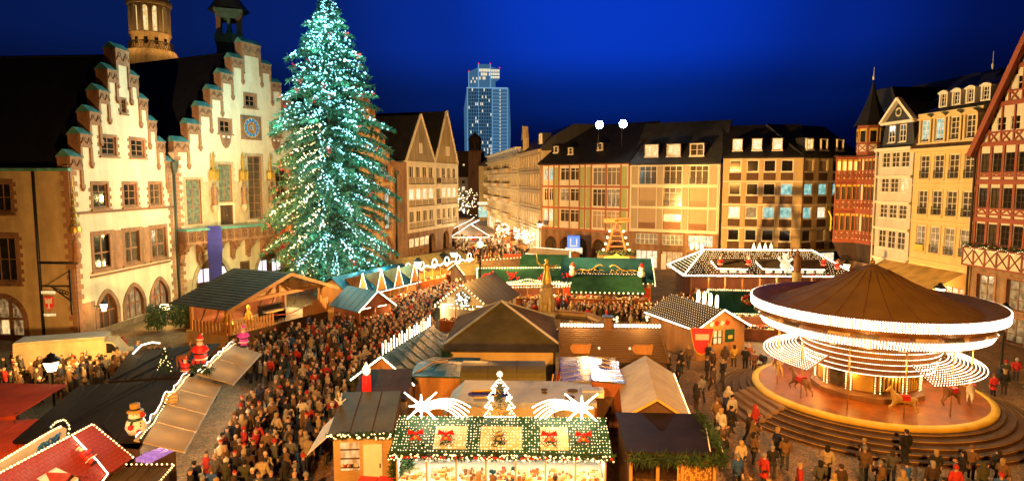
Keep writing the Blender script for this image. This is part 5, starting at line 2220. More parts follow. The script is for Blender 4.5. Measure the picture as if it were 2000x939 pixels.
P0 = [W2((sA.x, sA.y, 1.0), srz, (sL * (.43 + .03 * i), .1, .95 - .22 * math.sin(PI * i / 10))) for i in range(11)]
rp.tube(P0, .04, 5)
tag(rp.build('barrier_rope', 'red_shiny'), 'red barrier rope sagging across the stage front by the piano', 'rope')
# golden figures of the crib at the left of the stage
for i, (x, y) in enumerate(((1.0, 1.6), (3.0, 1.3))):
    m = MB()
    m.lathe([(.0, 0), (.55, .05), (.62, .5), (.45, 1.0), (.2, 1.25), (.26, 1.5), (.16, 1.75), (0, 1.8)], 10, sx=1, sy=.8)
    m.ball((.35, -.2, 1.0), .18)
    m.ball((-.35, -.25, .7), .2)
    o = m.build('gilded_figure', 'gold')
    tag(o, ['rounded golden figure at the left end of the stage', 'slim golden figure standing behind the stage post'][i], 'figure')
    o.location = W2((sA.x, sA.y, 1.1), srz, (x, y, 0))
    o.scale = (1, 1, 1) if i == 0 else (.7, .7, 1.1)
# plank fence and car by the tree
fe = thing('plank_fence', 'pale plank fence between the stage and the teal hut', 'fence', (-18.4, 63.0, 0), R(20))
for i in range(5):
    ubox('plank', 'wood_pale', fe, (1.2, 0, .25 + i * .36), (2.6, .08, .33))
for x in (0, 2.4):
    ubox('post', 'wood_orange', fe, (x, .1, .95), (.12, .12, 1.9))

# ---------- vehicles
def van(name, label, c, rz, L, body='white_soft', roof='panel_grey'):
    t = thing(name, label, 'van' if L > 5 else 'car', (c[0], c[1], 0), rz)
    footprint(c[0], c[1], rz, L / 2, 1.1)
    m = MB()
    hl = L / 2
    if L > 5:
        m.prismx([(-1.1, .35), (1.1, .35), (1.1, 2.35), (.95, 2.5), (-.95, 2.5), (-1.1, 2.35)], -hl, hl - 1.6)
        m.prism([(hl - 1.6, .35), (hl, .35), (hl, 1.1), (hl - .5, 1.25), (hl - 1.1, 2.1), (hl - 1.6, 2.15)], -1.05, 1.05)
    else:
        m.prism([(-hl, .3), (hl, .3), (hl, .75), (hl - 1.0, .9), (hl - 1.6, 1.42), (-hl + 1.0, 1.45), (-hl + .15, .95)], -.85, .85)
    m.build('body', body, t)
    m = MB()
    if L > 5:
        m.box(-hl + .05, hl - 1.65, -1.0, 1.0, 2.5, 2.56)
        m.build('roof', roof, t)
        m = MB()
        m.prism([(hl - 1.5, 1.3), (hl - .62, 1.32), (hl - 1.12, 2.0), (hl - 1.5, 2.05)], -1.07, 1.07)
    else:
        m.prism([(hl - 1.15, .92), (hl - 1.68, 1.36), (-hl + 1.05, 1.38), (-hl + .3, .98)], -.87, .87)
    m.build('window', 'glass_dark', t)
    for sx in (-hl + 1.0, hl - .95):
        for sy in (-1, 1):
            w = MB()
            w.lathe([(.0, -.1), (.33, -.1), (.36, -.05), (.36, .05), (.33, .1), (0, .1)], 12)
            w.lathe([(.0, -.11), (.2, -.115), (.2, .115), (0, .11)], 8, mi=1)
            o = w.build('wheel', ['leather', 'panel_grey'], t)
            o.location = (sx, sy * (1.0 if L > 5 else .82), .36)
            o.rotation_euler = (R(90), 0, 0)
    for sy in (-.65, .65):
        ubox('headlight', 'white_soft', t, (hl + .0, sy, .72), (.05, .3, .16))
        ubox('tail_light', 'red_shiny', t, (-hl, sy, .9), (.05, .16, .3))
    return t


van('delivery_van', 'long white van with grey roof driving past the town hall corner', (-32.3, 46.6), R(20), 7.2, 'plaster_tan')
van('parked_car', 'white car parked under the tree behind the stage fence', (-19.4, 68.3), R(60), 4.0)

# ---------- teal row under the tree
hut('gable_stall', 'teal roofed stall with lit red gable front, nearest in the row under the tree', (-14.3, 60.4), R(48), 3.6, 4.2, 2.3, 3.7, 'y', 'tarp_teal', 'wood_red', True, edge=('front',), watts=110, lsp=.1, lr=.07, lights='strip')
tl = hut('long_stall', 'long teal roofed stall with four lit pointed gables beside the tree', (-15.6, 69.5), R(64), 11.5, 4.4, 2.5, 4.2, 'x', 'tarp_teal', 'wood_orange', True, edge=('front',), watts=260, ngoods=160, lights='strip', lsp=.16)
for i in range(4):
    x = -4.6 + i * 3.05
    m = MB()
    m.prism([(-.75, 2.5), (.75, 2.5), (0, 4.6)], -2.75, -2.62)
    m.prismx([(-2.6, 2.5), (-.3, 3.9), (-2.6, 4.5)], -.05, .05)
    m.build('gablet', 'wood_orange', tl, loc=(x, 0, 0))
    m = MB()
    m.bulbs([(-.85, -2.8, 2.4), (0, -2.8, 4.7), (.85, -2.8, 2.4)], .14, .055)
    m.build('gablet_light', 'strip', tl, kind='stuff', loc=(x, 0, 0))
r2 = hut('long_stall', 'olive roofed stall with wavy light garland in front of the gabled office house', (-11.9, 85.6), R(58), 15, 4.5, 2.8, 4.0, 'x', 'tarp_olive', 'wood_orange', True, edge=None, watts=520, ngoods=180)
m = MB()
for i in range(60):
    x = -7.5 + 15 * i / 59
    m.bulbs([(x, -2.7, 2.75 + .28 * abs(math.sin(i * .42))), (x + .26, -2.7, 2.75 + .28 * abs(math.sin((i + 1) * .42)))], .09, .1)
for i in range(6):
    m.bulbs([(-6.3 + i * 2.6 + .5 * math.cos(a), -2.75, 3.2 + .6 * math.sin(a)) for a in [q * PI / 5 for q in range(11)]], .15, .09)
m.build('light_garland', 'strip', r2, kind='stuff')
hut('tarp_stall', 'low dark green tarp stall between the long stalls and the facade', (-19.5, 79), R(62), 6, 4, 2.4, 3.5, 'x', 'tarp_dkgreen', 'wood_dark', False, edge=None)
# ---------- centre
fh = hut('half_timbered_hut', 'half timbered hut with bulb lined gable and slate roof beside the tall lamp pole', (-3.2, 61.6), R(-20), 5.0, 7.4, 2.6, 4.5, 'y', 'slate_blue', 'plaster_white', True, edge=('front',), watts=200, lsp=.36, lr=.12)
for z0, z1 in ((1.0, 2.5),):
    for k in range(5):
        y = -3.6 + k * 1.5
        ubox('beam', 'timber_dark', fh, (2.52, y, 1.3), (.08, .16, 2.6))
        if k < 4:
            L_ = math.hypot(1.3, 1.5)
            ubox('beam', 'timber_dark', fh, (2.515, y + .75, 1.75), (.06, .12, 1.9), (R(35 if k % 2 else -35), 0, 0))
    ubox('beam', 'timber_dark', fh, (2.525, -.6, 2.5), (.09, 7.4, .18))
    ubox('beam', 'timber_dark', fh, (2.525, -.6, 1.0), (.09, 7.4, .18))
m = MB()
for i in range(140):
    a = rg.uniform(0, 2 * PI)
    r = .75 * math.sqrt(rg.random())
    m.tuft((r * math.cos(a), -3.85, 3.15 + r * .95 * math.sin(a)), 4, .12, .2, 0, w=.03)
    if i % 4 == 0:
        m.octa((r * math.cos(a), -4.0, 3.15 + r * .9 * math.sin(a)), .05, 1)
m.build('gable_wreath', ['fir_dark', 'bulb_mid'], fh)
m = MB()
m.bulbs([(-2.9, -4.1, 2.35), (2.9, -4.1, 2.35)], .4, .11)
m.build('light_string', 'bulb', fh, kind='stuff')
ubox('gable_window', 'win_warm', fh, (-1.25, -3.76, 2.95), (.8, .06, .6))


def lantern(name, label, x, y, h, watts=140, big=1.0, group='lanterns on posts'):
    t = thing(name, label, 'street lamp', (x, y, 0), 0, group)
    m = MB()
    m.lathe([(.22, 0), (.2, .5), (.12, .6), (.075, 1.0), (.055, h - .9), (.09, h - .8), (.05, h - .7)], 8)
    m.build('post', 'black_iron', t)
    m = MB()
    m.lathe([(.16 * big, h - .65), (.30 * big, h - .1 + .0)], 6, sm=False)
    m.lathe([(0, h - .66), (.16 * big, h - .65)], 6, sm=False)
    m.build('lamp_glass', 'lamp_glass', t)
    m = MB()
    m.lathe([(.36 * big, h - .1), (.30 * big, h + .02), (.12 * big, h + .18), (.16 * big, h + .25), (.03, h + .38), (0, h + .42)], 6, sm=False)
    for k in range(6):
        a = k * PI / 3
        m.bar((.17 * big * math.cos(a), .17 * big * math.sin(a), h - .65), (.31 * big * math.cos(a), .31 * big * math.sin(a), h - .1), .03)
    m.build('lamp_cap', 'black_iron', t)
    point((x, y - .05, h - .35), watts * 2.2, (1.0, .46, .10), .25, 'lantern_light')
    return t


lantern('street_lamp', 'black lantern post behind the red canopy at the left edge', -25.9, 35.2, 4.0, 240, 1.5)
lantern('street_lamp', 'lantern post at the near end of the olive long stall', -10.6, 71.8, 5.0, 260, 1.6)
lantern('street_lamp', 'lantern post at the far end of the olive long stall', -7.4, 80.8, 5.0, 260, 1.6)
lantern('street_lamp', 'lantern post seen over the carousel rim before the yellow house', 36.4, 53.8, 5.0, 420, 1.5)
lantern('street_lamp', 'lantern post at the far right beyond the carousel', 35.2, 45.0, 5.0, 420, 1.3)
lantern('street_lamp', 'lantern post before the corbelled red oriel house', 36.6, 69.4, 5.0, 420, 1.3)
lantern('street_lamp', 'cool white street lamp at the mouth of the shopping street', 4.6, 106, 7.0, 300, 1.6)
# lantern on the wall of the left house
wl = thing('wall_lantern', 'wall lantern on a bracket beside the pointed doorway', 'lantern', (-37.1, 56.6, 0), 0)
m = MB()
m.bar((-.5, .2, 2.75), (.5, 0, 2.75), .06)
m.lathe([(.34, 3.0), (.3, 3.1), (.1, 3.3), (.0, 3.45)], 6, (.5, 0, 0), 0, False)
m.build('bracket', 'black_iron', wl)
m = MB()
m.lathe([(.0, 2.35), (.17, 2.36), (.31, 2.98)], 6, (.5, 0, 0), 0, False)
m.build('lamp_glass', 'lamp_glass', wl)
point((-36.5, 56.4, 2.7), 200, WARM, .2)
# tall lamp pole of the square
tp = thing('lamp_pole', 'tall pole with a bright lamp cluster in the middle of the square', 'street lamp', (-3.25, 64.7, 0))
m = MB()
m.lathe([(.3, 0), (.26, .8), (.13, 1.0), (.09, 7.3), (.05, 8.2)], 10)
m.build('post', 'timber_dark', tp)
for i, a in enumerate((170, 130, 60, 20)):
    m = MB()
    x, y = .45 * math.cos(R(a)), .45 * math.sin(R(a))
    m.bar((0, 0, 7.0), (x, y, 7.4), .06)
    m.box(x - .22, x + .22, y - .2, y + .2, 7.35, 7.42)
    m.build('lamp_arm', 'black_iron', tp)
m = MB()
m.ball((0, -.15, 7.55), .34)
m.build('lamp_globe', 'lamp_glass', tp)


def figure_santa(label, loc, rz, s=1.0, name='santa_figure'):
    t = thing(name, label, 'figure', loc, rz)
    m = MB()
    m.lathe([(0, .35), (.26, .38), (.32, .6), (.27, .95), (.13, 1.18), (0, 1.2)], 10, sy=.85)
    for q in (-1, 1):
        m.tube([(q * .22, 0, 1.05), (q * .36, -.1, .85), (q * .22, -.3, .82)], [.09, .09, .07], 6)
        m.tube([(q * .12, 0, .45), (q * .13, 0, .1)], [.12, .1], 6)
    m.build('coat', 'red_glow', t)
    m = MB()
    m.ball((0, -.02, 1.32), .16)
    m.build('head', 'skin', t)
    m = MB()
    m.lathe([(.0, 1.02), (.1, 1.06), (.17, 1.2), (.14, 1.3)], 8, (0, -.09, 0), sy=.6)
    m.lathe([(.17, 1.37), (.19, 1.41), (.17, 1.45)], 10)
    m.ball((.12, 0, 1.68), .06)
    m.box(-.33, .33, -.28, .28, .36, .42)
    m.build('beard_and_trim', 'white_soft', t)
    m = MB()
    m.lathe([(.16, 1.43), (.1, 1.58), (.02, 1.7)], 8, (.03, 0, 0))
    m.build('cap', 'red_glow', t)
    m = MB()
    m.lathe([(.3, .62), (.325, .66), (.3, .72)], 10, sy=.87)
    for q in (-1, 1):
        m.box(q * .12 - .1, q * .12 + .1, -.2, .1, 0, .12)
    m.build('belt_and_boots', 'leather', t)
    t.scale = (s, s, s)
    return t


# round bulb-lined food stall behind the hut
rs = hut('bulb_stall', 'food stall with rows of glowing bulbs and red flower bunches behind the slate hut', (1.6, 72.8), R(3), 10.5, 5.0, 2.8, 3.9, 'x', 'tarp_dkgreen', 'wood_red', True, edge=('front', 'sides', 'ridge'), watts=330, ngoods=120, lsp=.3, lr=.1)
m = MB()
for k in range(3):
    m.bulbs([(-5.4, -2.9 - .02 * k, 2.3 + .28 * k), (5.4, -2.9 - .02 * k, 2.3 + .28 * k)], .3, .09)
m.bulbs([(0, -3.0, 3.2), (5.2, -3.2, 2.3)], .25, .09)
m.bulbs([(0, -3.0, 3.2), (-5.2, -3.2, 2.3)], .25, .09)
m.build('light_row', 'bulb', rs, kind='stuff')
for x in (-1.6, 1.8, 4.6, -4.4):
    m = MB()
    for _ in range(26):
        m.ball((rg.gauss(0, .28), -2.6 + rg.gauss(0, .1), 3.5 + rg.gauss(0, .22)), .12, rg.randint(0, 1))
    m.build('flower_bunch', ['red_shiny', 'bow_red'], rs, loc=(x, 0, 0))
hut('tarp_tent', 'brown tarp tent with a dark open corner behind the bulb stall', (-1.5, 83.6), R(30), 6, 5, 2.4, 3.6, 'x', 'tarp_brown', 'wood_dark', False, edge=('ridge',), lsp=.5, lr=.09)
hut('tarp_tent', 'olive tarp tent left of the dark green stall', (-5.2, 82.5), R(30), 4, 4.5, 2.3, 3.3, 'x', 'tarp_olive', 'wood_dark', False, edge=('sides',), lsp=.35, lr=.1)
gs = hut('green_stall', 'dark green roofed stall with candle lights along its right edge', (4.4, 84.0), R(-6), 5.6, 8.5, 2.6, 4.2, 'x', 'tarp_dkgreen', 'wood_orange', False, edge=None)
m = MB()
for k in range(6):
    y = -4.6 + k * 1.75
    z0 = 3.9 - abs(y) * .33
    m.lathe([(.12, z0), (.1, z0 + .55), (.03, z0 + .95), (0, z0 + 1.1)], 5, (3.25, y, 0))
m.build('candle_light', 'bulb', gs)
m = MB()
m.bulbs([(3.2, -4.7, 2.4), (3.2, 0, 4.3), (3.2, 4.7, 2.4)], .22, .08)
m.build('light_string', 'bulb', gs, kind='stuff')
hut('canopy_stall', 'low stall with rust red canopy edge behind the dark green stall', (2.6, 93), R(-6), 7, 4, 2.6, 3.2, 'x', 'tarp_red', 'wood_orange', True, watts=150, edge=('front',))
hut('white_tent', 'pale tent roof with a wavy light garland near the arcade', (6.6, 100), R(-38), 7, 4, 2.6, 3.2, 'x', 'tarp_beige', 'wood_orange', True, watts=240, edge=('front', 'ridge'), lights='strip')
us = thing('metro_sign', 'blue lit cube sign with a white U on a post', 'sign', (9.8, 101.5, 0), R(-5))
m = MB()
m.tube([(0, 0, 0), (0, 0, 3.6)], .08, 6)
m.build('post', 'panel_grey', us)
m = MB()
m.box(-1.0, 1.0, -1.0, 1.0, 3.4, 5.2)
m.build('cube', 'blue_lit', us)
m = MB()
for x in (-.55, .4):
    m.box(x, x + .17, -1.04, -1.0, 3.75, 4.9)
m.box(-.55, .57, -1.045, -1.0, 3.62, 3.82)
m.build('letter', 'win_white', us)
m = MB()
m.box(-1.3, 1.4, -1.02, .8, 2.6, 3.3)
m.build('lit_panel', 'win_white', us)
# big teal stall with dark awning
bt_ = hut('big_green_stall', 'big green roofed stall with dark awning and two snowman heads', (10.9, 73.6), R(-7), 9.6, 8.0, 3.0, 5.0, 'x', 'tarp_teal', 'wood_orange', True, watts=260, ngoods=160, edge=('front',), lsp=.5, lr=.08)
m = MB()
m.slab((-4.0, -6.0, 2.2), (4.0, -6.0, 2.2), (3.7, -3.6, 3.55), (-3.7, -3.6, 3.55), .1)
m.prismx([(-6.0, 2.15), (-5.98, 1.9), (-5.95, 2.15)], -4, 4)
m.build('awning', 'tarp_dkgreen', bt_)
m = MB()
m.bulbs([(-4.0, -6.05, 2.05), (4.0, -6.05, 2.05)], .5, .11)
m.bulbs([(5.2, -4.6, 2.6), (5.2, 0, 5.2), (5.2, 4.3, 3.1)], .25, .09)
m.build('light_string', 'bulb', bt_, kind='stuff')
m = MB()
for q in (-1, 1):
    P = [(q * (.3 + 3.2 * t), -3.7, 4.05 + .35 * math.sin(t * 9) * (1 - t) + .5 * (1 - t)) for t in [i / 14 for i in range(15)]]
    m.tube(P, .06, 5)
    for k in range(5):
        m.tube([(q * (.6 + .62 * k) + .22 * math.cos(a), -3.72, 4.0 + .22 * math.sin(a)) for a in [i * PI / 4 for i in range(8)]], .045, 4, closed=True)
m.bulbs([(-3.5, -3.75, 3.75), (3.5, -3.75, 3.75)], .3, .05, 1)
m.build('scroll_ornament', ['gold', 'bulb_soft'], bt_)
for i, q in enumerate((-1, 1)):
    t = thing('snowman_figure', ['left snowman bust with red cap above the dark awning', 'right snowman bust with red cap above the dark awning'][i], 'figure', W2((10.9, 73.6, 3.75), R(-7), (q * 3.75, -4.0, 0)), 0, 'snowman busts on the stall')
    m = MB()
    m.ball((0, 0, .1), .45)
    m.ball((0, 0, .65), .34)
    m.build('head', 'white_soft', t)
    m = MB()
    m.lathe([(.3, .85), (.22, 1.1), (.05, 1.3)], 8)
    m.build('cap', 'red_shiny', t)
for q in (-4.3, 4.3):
    ubox('red_board', 'tarp_red', bt_, (q, -4.08, 1.8), (.8, .05, 1.0))
pyr = thing('light_arch_pyramid', 'wooden christmas pyramid with candle bulbs and gold sign on the green roof', 'decoration', (12.3, 75.0, 4.4), R(-7))
m = MB()
for q in (-1, 1):
    for dy in (-.5, .5):
        m.bar((q * 1.15, dy, 1.2), (q * .3, dy * .4, 4.4), .16)
for k in range(5):
    w = 1.1 - k * .17
    m.box(-w, w, -.45, .45, 1.25 + k * .62, 1.35 + k * .62)
m.bar((0, 0, 4.2), (0, 0, 5.2), .12)
m.bar((-1.5, 0, 4.9), (1.5, 0, 4.98), .05, .5)
m.bar((0, -1.2, 4.9), (0, 1.2, 4.98), .5, .05)
m.build('frame', 'wood_red', pyr)
m = MB()
m.box(-2.2, 2.2, -1.2, 1.2, .1, .95)
m.build('base', 'wood_dark', pyr)
m = MB()
m.prism([(-1.7, .35), (-1.2, .15), (0, .08), (1.2, .15), (1.7, .35), (1.4, .8), (.5, .9), (0, 1.2), (-.5, .9), (-1.4, .8)], -1.3, -1.2)
m.build('name_board', 'goods_gold', pyr)
for q in (-1, 1):
    for zz, w in ((1.5, 1.5), (2.2, 1.25), (2.95, 1.05), (3.7, .8)):
        m = MB()
        m.ball((q * w, -.3, zz), .17)
        m.build('candle_bulb', 'bulb', pyr)
m = MB()
for _ in range(90):
    m.tuft((rg.uniform(-2.3, 2.3), -1.0 + rg.uniform(-.3, .3), .95 + rg.uniform(0, .45)), 4, .15, .3, 0, w=.05)
m.build('fir_branch', 'fir_dark', pyr)

# ---------- net lit hall at the back right
hl_ = thing('light_net_hall', 'long market hall with hipped roof covered in light nets', 'stall', (30.2, 78.2, 0), R(-3))
footprint(30.2, 78.2, R(-3), 10, 5)
m = MB()
m.box(-9, 9, 4.0, 4.2, 0, 3)
m.box(-9, -8.8, -4, 4, 0, 3)
m.box(8.8, 9, -4, 4, 0, 3)
m.box(-9, 9, -4.2, -4.1, 0, 1.05)
m.build('wall', 'wood_red', hl_)
for i in range(10):
    ubox('post', 'wood_orange', hl_, (-8.9 + 1.978 * i, -4.1, 1.5), (.14, .14, 3))
ea, ri = [(-10, -5, 2.9), (10, -5, 2.9), (10, 5, 2.9), (-10, 5, 2.9)], [(-6.5, 0, 5.4), (6.5, 0, 5.4)]
for q in ([ea[0], ea[1], ri[1], ri[0]], [ea[2], ea[3], ri[0], ri[1]]):
    m = MB()
    m.slab(*q, .1)
    m.build('roof_panel', 'felt_brown', hl_)
for q in ([ea[3], ea[0], ri[0]], [ea[1], ea[2], ri[1]]):
    m = MB()
    m.poly(q)
    m.build('roof_panel', 'felt_brown', hl_)
net = MB()
for i in range(62):
    for j in range(13):
        t = (j + .5) / 13
        x0, x1 = -10 + 3.5 * t, 10 - 3.5 * t
        x = x0 + (x1 - x0) * (i + .5) / 62
        if rg.random() < .85:
            net.octa((x + rg.uniform(-.05, .05), -5 + 5 * t, 3.0 + 2.5 * t + .06), .045)
for i in range(26):
    for j in range(12):
        t = (j + .5) / 12
        y = (-5 + 5 * t) + (10 - 10 * t) * (i + .5) / 26
        if rg.random() < .85:
            net.octa((-10 + 3.5 * t, y, 3.0 + 2.5 * t + .06), .045)
net.build('light_net', 'bulb_soft', hl_, kind='stuff')
m = MB()
for a, b in ((ea[0], ea[1]), (ri[0], ri[1]), (ea[0], ri[0]), (ea[3], ri[0]), (ea[3], ea[0]), (ea[1], ri[1])):
    m.bulbs([(a[0], a[1] - .05, a[2] + .12), (b[0], b[1] - .05, b[2] + .12)], .16, .10)
for x in (-4.2, 1.0, 4.6):
    m.bulbs([(x - 1.8, -4.4, 3.75), (x + 1.7, -4.4, 3.7)], .16, .09)
    m.bulbs([(x - 1.8, -4.4, 3.75), (x - 2.3, -3.3, 4.5)], .16, .09)
m.build('light_string', 'strip', hl_, kind='stuff')
for x in (-4.2, 1.0, 4.6):
    b = MB()
    b.prismx([(-4.4, 3.0), (-4.4, 3.75), (-2.2, 4.6), (-2.2, 4.0)], x - 1.8, x + 1.7)
    o = b.build('roof_dormer', 'felt_brown', hl_)
    for k in range(3):
        ubox('window', 'win_white', o, (x - 1.1 + k * 1.1, -4.44, 3.45), (.8, .05, .35))
m = MB()
for _ in range(80):
    x = rg.uniform(-7, 7)
    m.tuft((x, -4.8, 3.15), 3, .2, .3, 0, w=.05)
    if rg.random() < .4:
        m.ball((x, -4.9, 3.2), .1, 1)
m.build('garland', ['fir_dark', 'red_shiny'], hl_, kind='stuff')
goods(hl_, -8.5, 8.5, -4.2, -3.6, 1.06, 160)
for x in (-6, 0, 6):
    point(W2((30.2, 78.2, 0), R(-3), (x, -4.3, 2.6)), 420, WHITE, .2, 'stall_light')
m = MB()
m.box(-8.6, 8.6, -3.9, -3.8, 2.7, 2.78)
m.build('tube_lamp', 'strip', hl_)
t = thing('bear_figure', 'white lit bear figure standing on the light net roof', 'figure', W2((30.2, 78.2, 3.4), R(-3), (1.9, -4.0, 0)), 0)
m = MB()
m.lathe([(0, 0), (.5, .1), (.6, .7), (.45, 1.3), (.2, 1.5), (0, 1.52)], 10)
for q in (-1, 1):
    m.tube([(q * .4, 0, 1.2), (q * .75, -.1, 1.5), (q * .8, -.1, 1.8)], .15, 6)
    m.tube([(q * .28, -.1, .3), (q * .35, -.15, -.4)], .2, 6)
    m.ball((q * .26, 0, 2.1), .13)
m.ball((0, 0, 1.8), .4)
m.build('body', 'win_white', t)
m = MB()
m.ball((0, -.38, 1.72), .14)
m.build('muzzle', 'goods_white', t)
for i, x in enumerate((-5.5, -2.2, 6.4, 8.0)):
    figure_santa(['elf figure on the left hip of the light net roof', 'elf figure with red coat left of the bear on the light net roof', 'elf figure right of the lit bear on the roof', 'rightmost elf figure on the light net roof'][i], W2((30.2, 78.2, 3.9 if i != 3 else 3.5), R(-3), (x, -3.6, 0)), 0, .8, 'elf_figure')
fl = MB()
for x in (-8, -7.4, -6.8, -.5, .2, .9, 1.6):
    fl.lathe([(.1, 0), (.22, .25), (.16, .5), (.03, .9)], 6, (x, 0, 5.5))
fl.build('flame_light', 'bulb', hl_)
sc = thing('statue_column', 'stone pillar carrying a small dark statue in front of the light net hall', 'statue', (31.0, 69.0, 0))
m = MB()
m.lathe([(.75, 0), (.7, .6), (.5, .8), (.42, 3.4), (.62, 3.6), (.5, 3.9), (.4, 4.1)], 10)
m.build('pillar', 'statue_stone', sc)
m = MB()
m.lathe([(.4, 4.1), (.45, 4.6), (.35, 5.2), (.5, 5.6), (.3, 5.9), (.15, 6.0), (.22, 6.25), (.15, 6.5), (0, 6.55)], 8)
m.tube([(.4, 0, 5.6), (.65, -.1, 5.2), (.5, -.3, 4.9)], .12, 5)
m.tube([(-.4, 0, 5.6), (-.7, 0, 6.0), (-.6, 0, 6.6)], .1, 5)
m.build('figure', 'stone_dark', sc)

# ---------- hut with the red shield sign
hs_ = hut('sign_hut', 'brown wooden hut with net lit roof, red shield sign and green clock board', (15.3, 52.6), R(20), 4.6, 6.6, 2.6, 3.9, 'y', 'felt_brown', 'wood_orange', False, edge=('front', 'sides'), lights='strip', lsp=.14, lr=.085)
net = MB()
for i in range(24):
    for j in range(11):
        t = (j + .5) / 11
        net.octa((-2.55 + 2.55 * t, -3.5 + 7 * (i + .5) / 24, 2.55 + 1.4 * t + .12), .032)
net.build('light_net', 'bulb_soft', hs_, kind='stuff')
sg = thing('shield_sign', 'big red shield sign with a pale name panel on the wooden hut', 'sign', W2((15.3, 52.6, 0), R(20), (-2.2, -3.9, 0)), R(-4))
m = MB()
sh_ = [(-.85, 2.75), (-.55, 1.2), (-.3, .85), (0, .75), (.3, .85), (.55, 1.2), (.85, 2.75)]
m.prism(sh_[::-1], -.05, .05)
m.build('board', 'red_glow', sg)
m = MB()
m.prism([(x * 1.09, 1.7 + (z - 1.75) * 1.07) for x, z in sh_][::-1], -.03, .04)
m.build('border', 'gold_paint', sg)
m = MB()
m.box(-.52, .52, -.08, -.04, 1.85, 2.3)
m.build('name_panel', 'plaster_white', sg)
ubox('window', 'win_warm', hs_, (-.35, -3.32, 1.75), (.85, .06, 1.0))
for dx in (-.42, 0, .42):
    ubox('window_bar', 'timber_dark', hs_, (-.35 + dx, -3.37, 1.75), (.07, .06, 1.1))
ubox('window_bar', 'timber_dark', hs_, (-.35, -3.375, 1.75), (.9, .06, .07))
ubox('clock_board', 'tarp_green', hs_, (.85, -3.34, 1.8), (.85, .08, 1.0))
ubox('clock_panel', 'gold_paint', hs_, (.85, -3.4, 1.7), (.4, .05, .28))
for i in range(4):
    ubox('gable_emblem', ['goods_white', 'red_shiny'][i % 2], hs_, (-.9 + i * .5, -3.34, 2.85), (.3, .06, .34), (0, R(30), 0))
for k in range(4):
    m = MB()
    m.tube([(.25 * math.cos(a) * .55, 0, .5 + .5 * math.sin(a)) for a in [i * PI / 6 for i in range(12)]], .09, 5, closed=True)
    o = m.build('loop_light', 'strip', hs_)
    o.location = (.1 + .0 * k, -2.6 + k * .8, 3.9)
    o.rotation_euler = (0, 0, R(30))
point(W2((15.3, 52.6, 0), R(20), (-1.0, -4.3, 2.3)), 60, WARM, .2)

ws = hut('wreath_stall', 'green roofed stall with big red wreath, partly behind the carousel', (21.4, 57.6), R(-8), 6.2, 4.6, 2.6, 3.9, 'x', 'tarp_green', 'wood_red', True, edge=('front', 'ridge', 'sides'), watts=330, ngoods=140, lsp=.2, lr=.07)
m = MB()
for _ in range(90):
    a = rg.uniform(0, 2 * PI)
    c_ = (.0 + .75 * math.cos(a) * rg.uniform(.3, 1), -1.5 + rg.uniform(-.2, .2), 3.5 + .42 * math.sin(a))
    m.ball(c_, .1, rg.choice((0, 0, 1)))
    m.tuft(c_, 3, .2, .3, 2, w=.05)
m.build('wreath', ['red_shiny', 'gold_paint', 'fir_dark'], ws)
m = MB()
for i in range(18):
    for j in range(6):
        m.octa((-3.3 + 6.6 * i / 17, .25 + j * .42, 3.95 - .2 * j + .1), .045)
m.build('light_net', 'bulb_soft', ws, kind='stuff')

# ---------- fountain
fo = thing('fountain', 'octagonal sandstone fountain basin with carved pillar and justice statue', 'fountain', (4.2, 56.6, 0))
footprint(4.2, 56.6, 0, 4.4, 4.4)
m = MB()
for r0, r1, z0, z1 in ((4.9, 4.5, 0, .25), (4.5, 4.2, .25, .5)):
    m.lathe([(r0, z0), (r0, z1), (r1, z1)], 8, sm=False)
m.build('step', 'stone_light', fo)
for k in range(8):
    a0, a1 = 2 * PI * k / 8, 2 * PI * (k + 1) / 8
    p0, p1 = (4.1 * math.cos(a0), 4.1 * math.sin(a0)), (4.1 * math.cos(a1), 4.1 * math.sin(a1))
    mx, my = (p0[0] + p1[0]) / 2, (p0[1] + p1[1]) / 2
    an = math.atan2(p1[1] - p0[1], p1[0] - p0[0])
    L_ = math.hypot(p1[0] - p0[0], p1[1] - p0[1])
    ubox('basin_wall', 'stone_light', fo, (mx, my, .95), (L_, .22, 1.1), (0, 0, an))
    ubox('basin_rim', 'stone_brown', fo, (mx, my, 1.55), (L_ + .15, .42, .16), (0, 0, an))
    ubox('basin_panel', 'stone_light', fo, (mx * 1.03, my * 1.03, .95), (L_ * .7, .06, .7), (0, 0, an))
m = MB()
m.lathe([(0, 1.2), (3.95, 1.2)], 8)
m.build('water', 'glass_dark', fo)
m = MB()
cx_ = -1.1
m.lathe([(.75, 0), (.75, 1.9), (.95, 2.0), (.95, 2.2), (.55, 2.4), (.5, 3.0), (.62, 3.3), (.5, 3.6), (.66, 4.2), (.5, 4.5), (.72, 4.6), (.5, 4.75), (.35, 4.9)], 8, (cx_, 0, 0), 0, False)
for k in range(4):
    a = k * PI / 2 + .4
    m.lathe([(.0, 2.3), (.22, 2.35), (.18, 3.0), (.24, 3.3), (.1, 3.5), (.12, 3.65), (0, 3.75)], 6, (cx_ + .6 * math.cos(a), .6 * math.sin(a), 0))
    m.ball((cx_ + .7 * math.cos(a), .7 * math.sin(a), 1.9), .22)
m.build('pillar', 'statue_stone', fo)
m = MB()
m.lathe([(.38, 4.85), (.44, 5.1), (.3, 5.7), (.24, 6.0), (.33, 6.35), (.28, 6.55), (.09, 6.65), (.15, 6.8), (.14, 7.0), (0, 7.08)], 8, (cx_, 0, 0))
m.tube([(cx_ - .28, 0, 6.45), (cx_ - .6, -.1, 6.5), (cx_ - .85, -.2, 6.9)], .09, 6)
m.tube([(cx_ - .85, -.2, 6.6), (cx_ - .9, -.25, 7.6)], .04, 4)
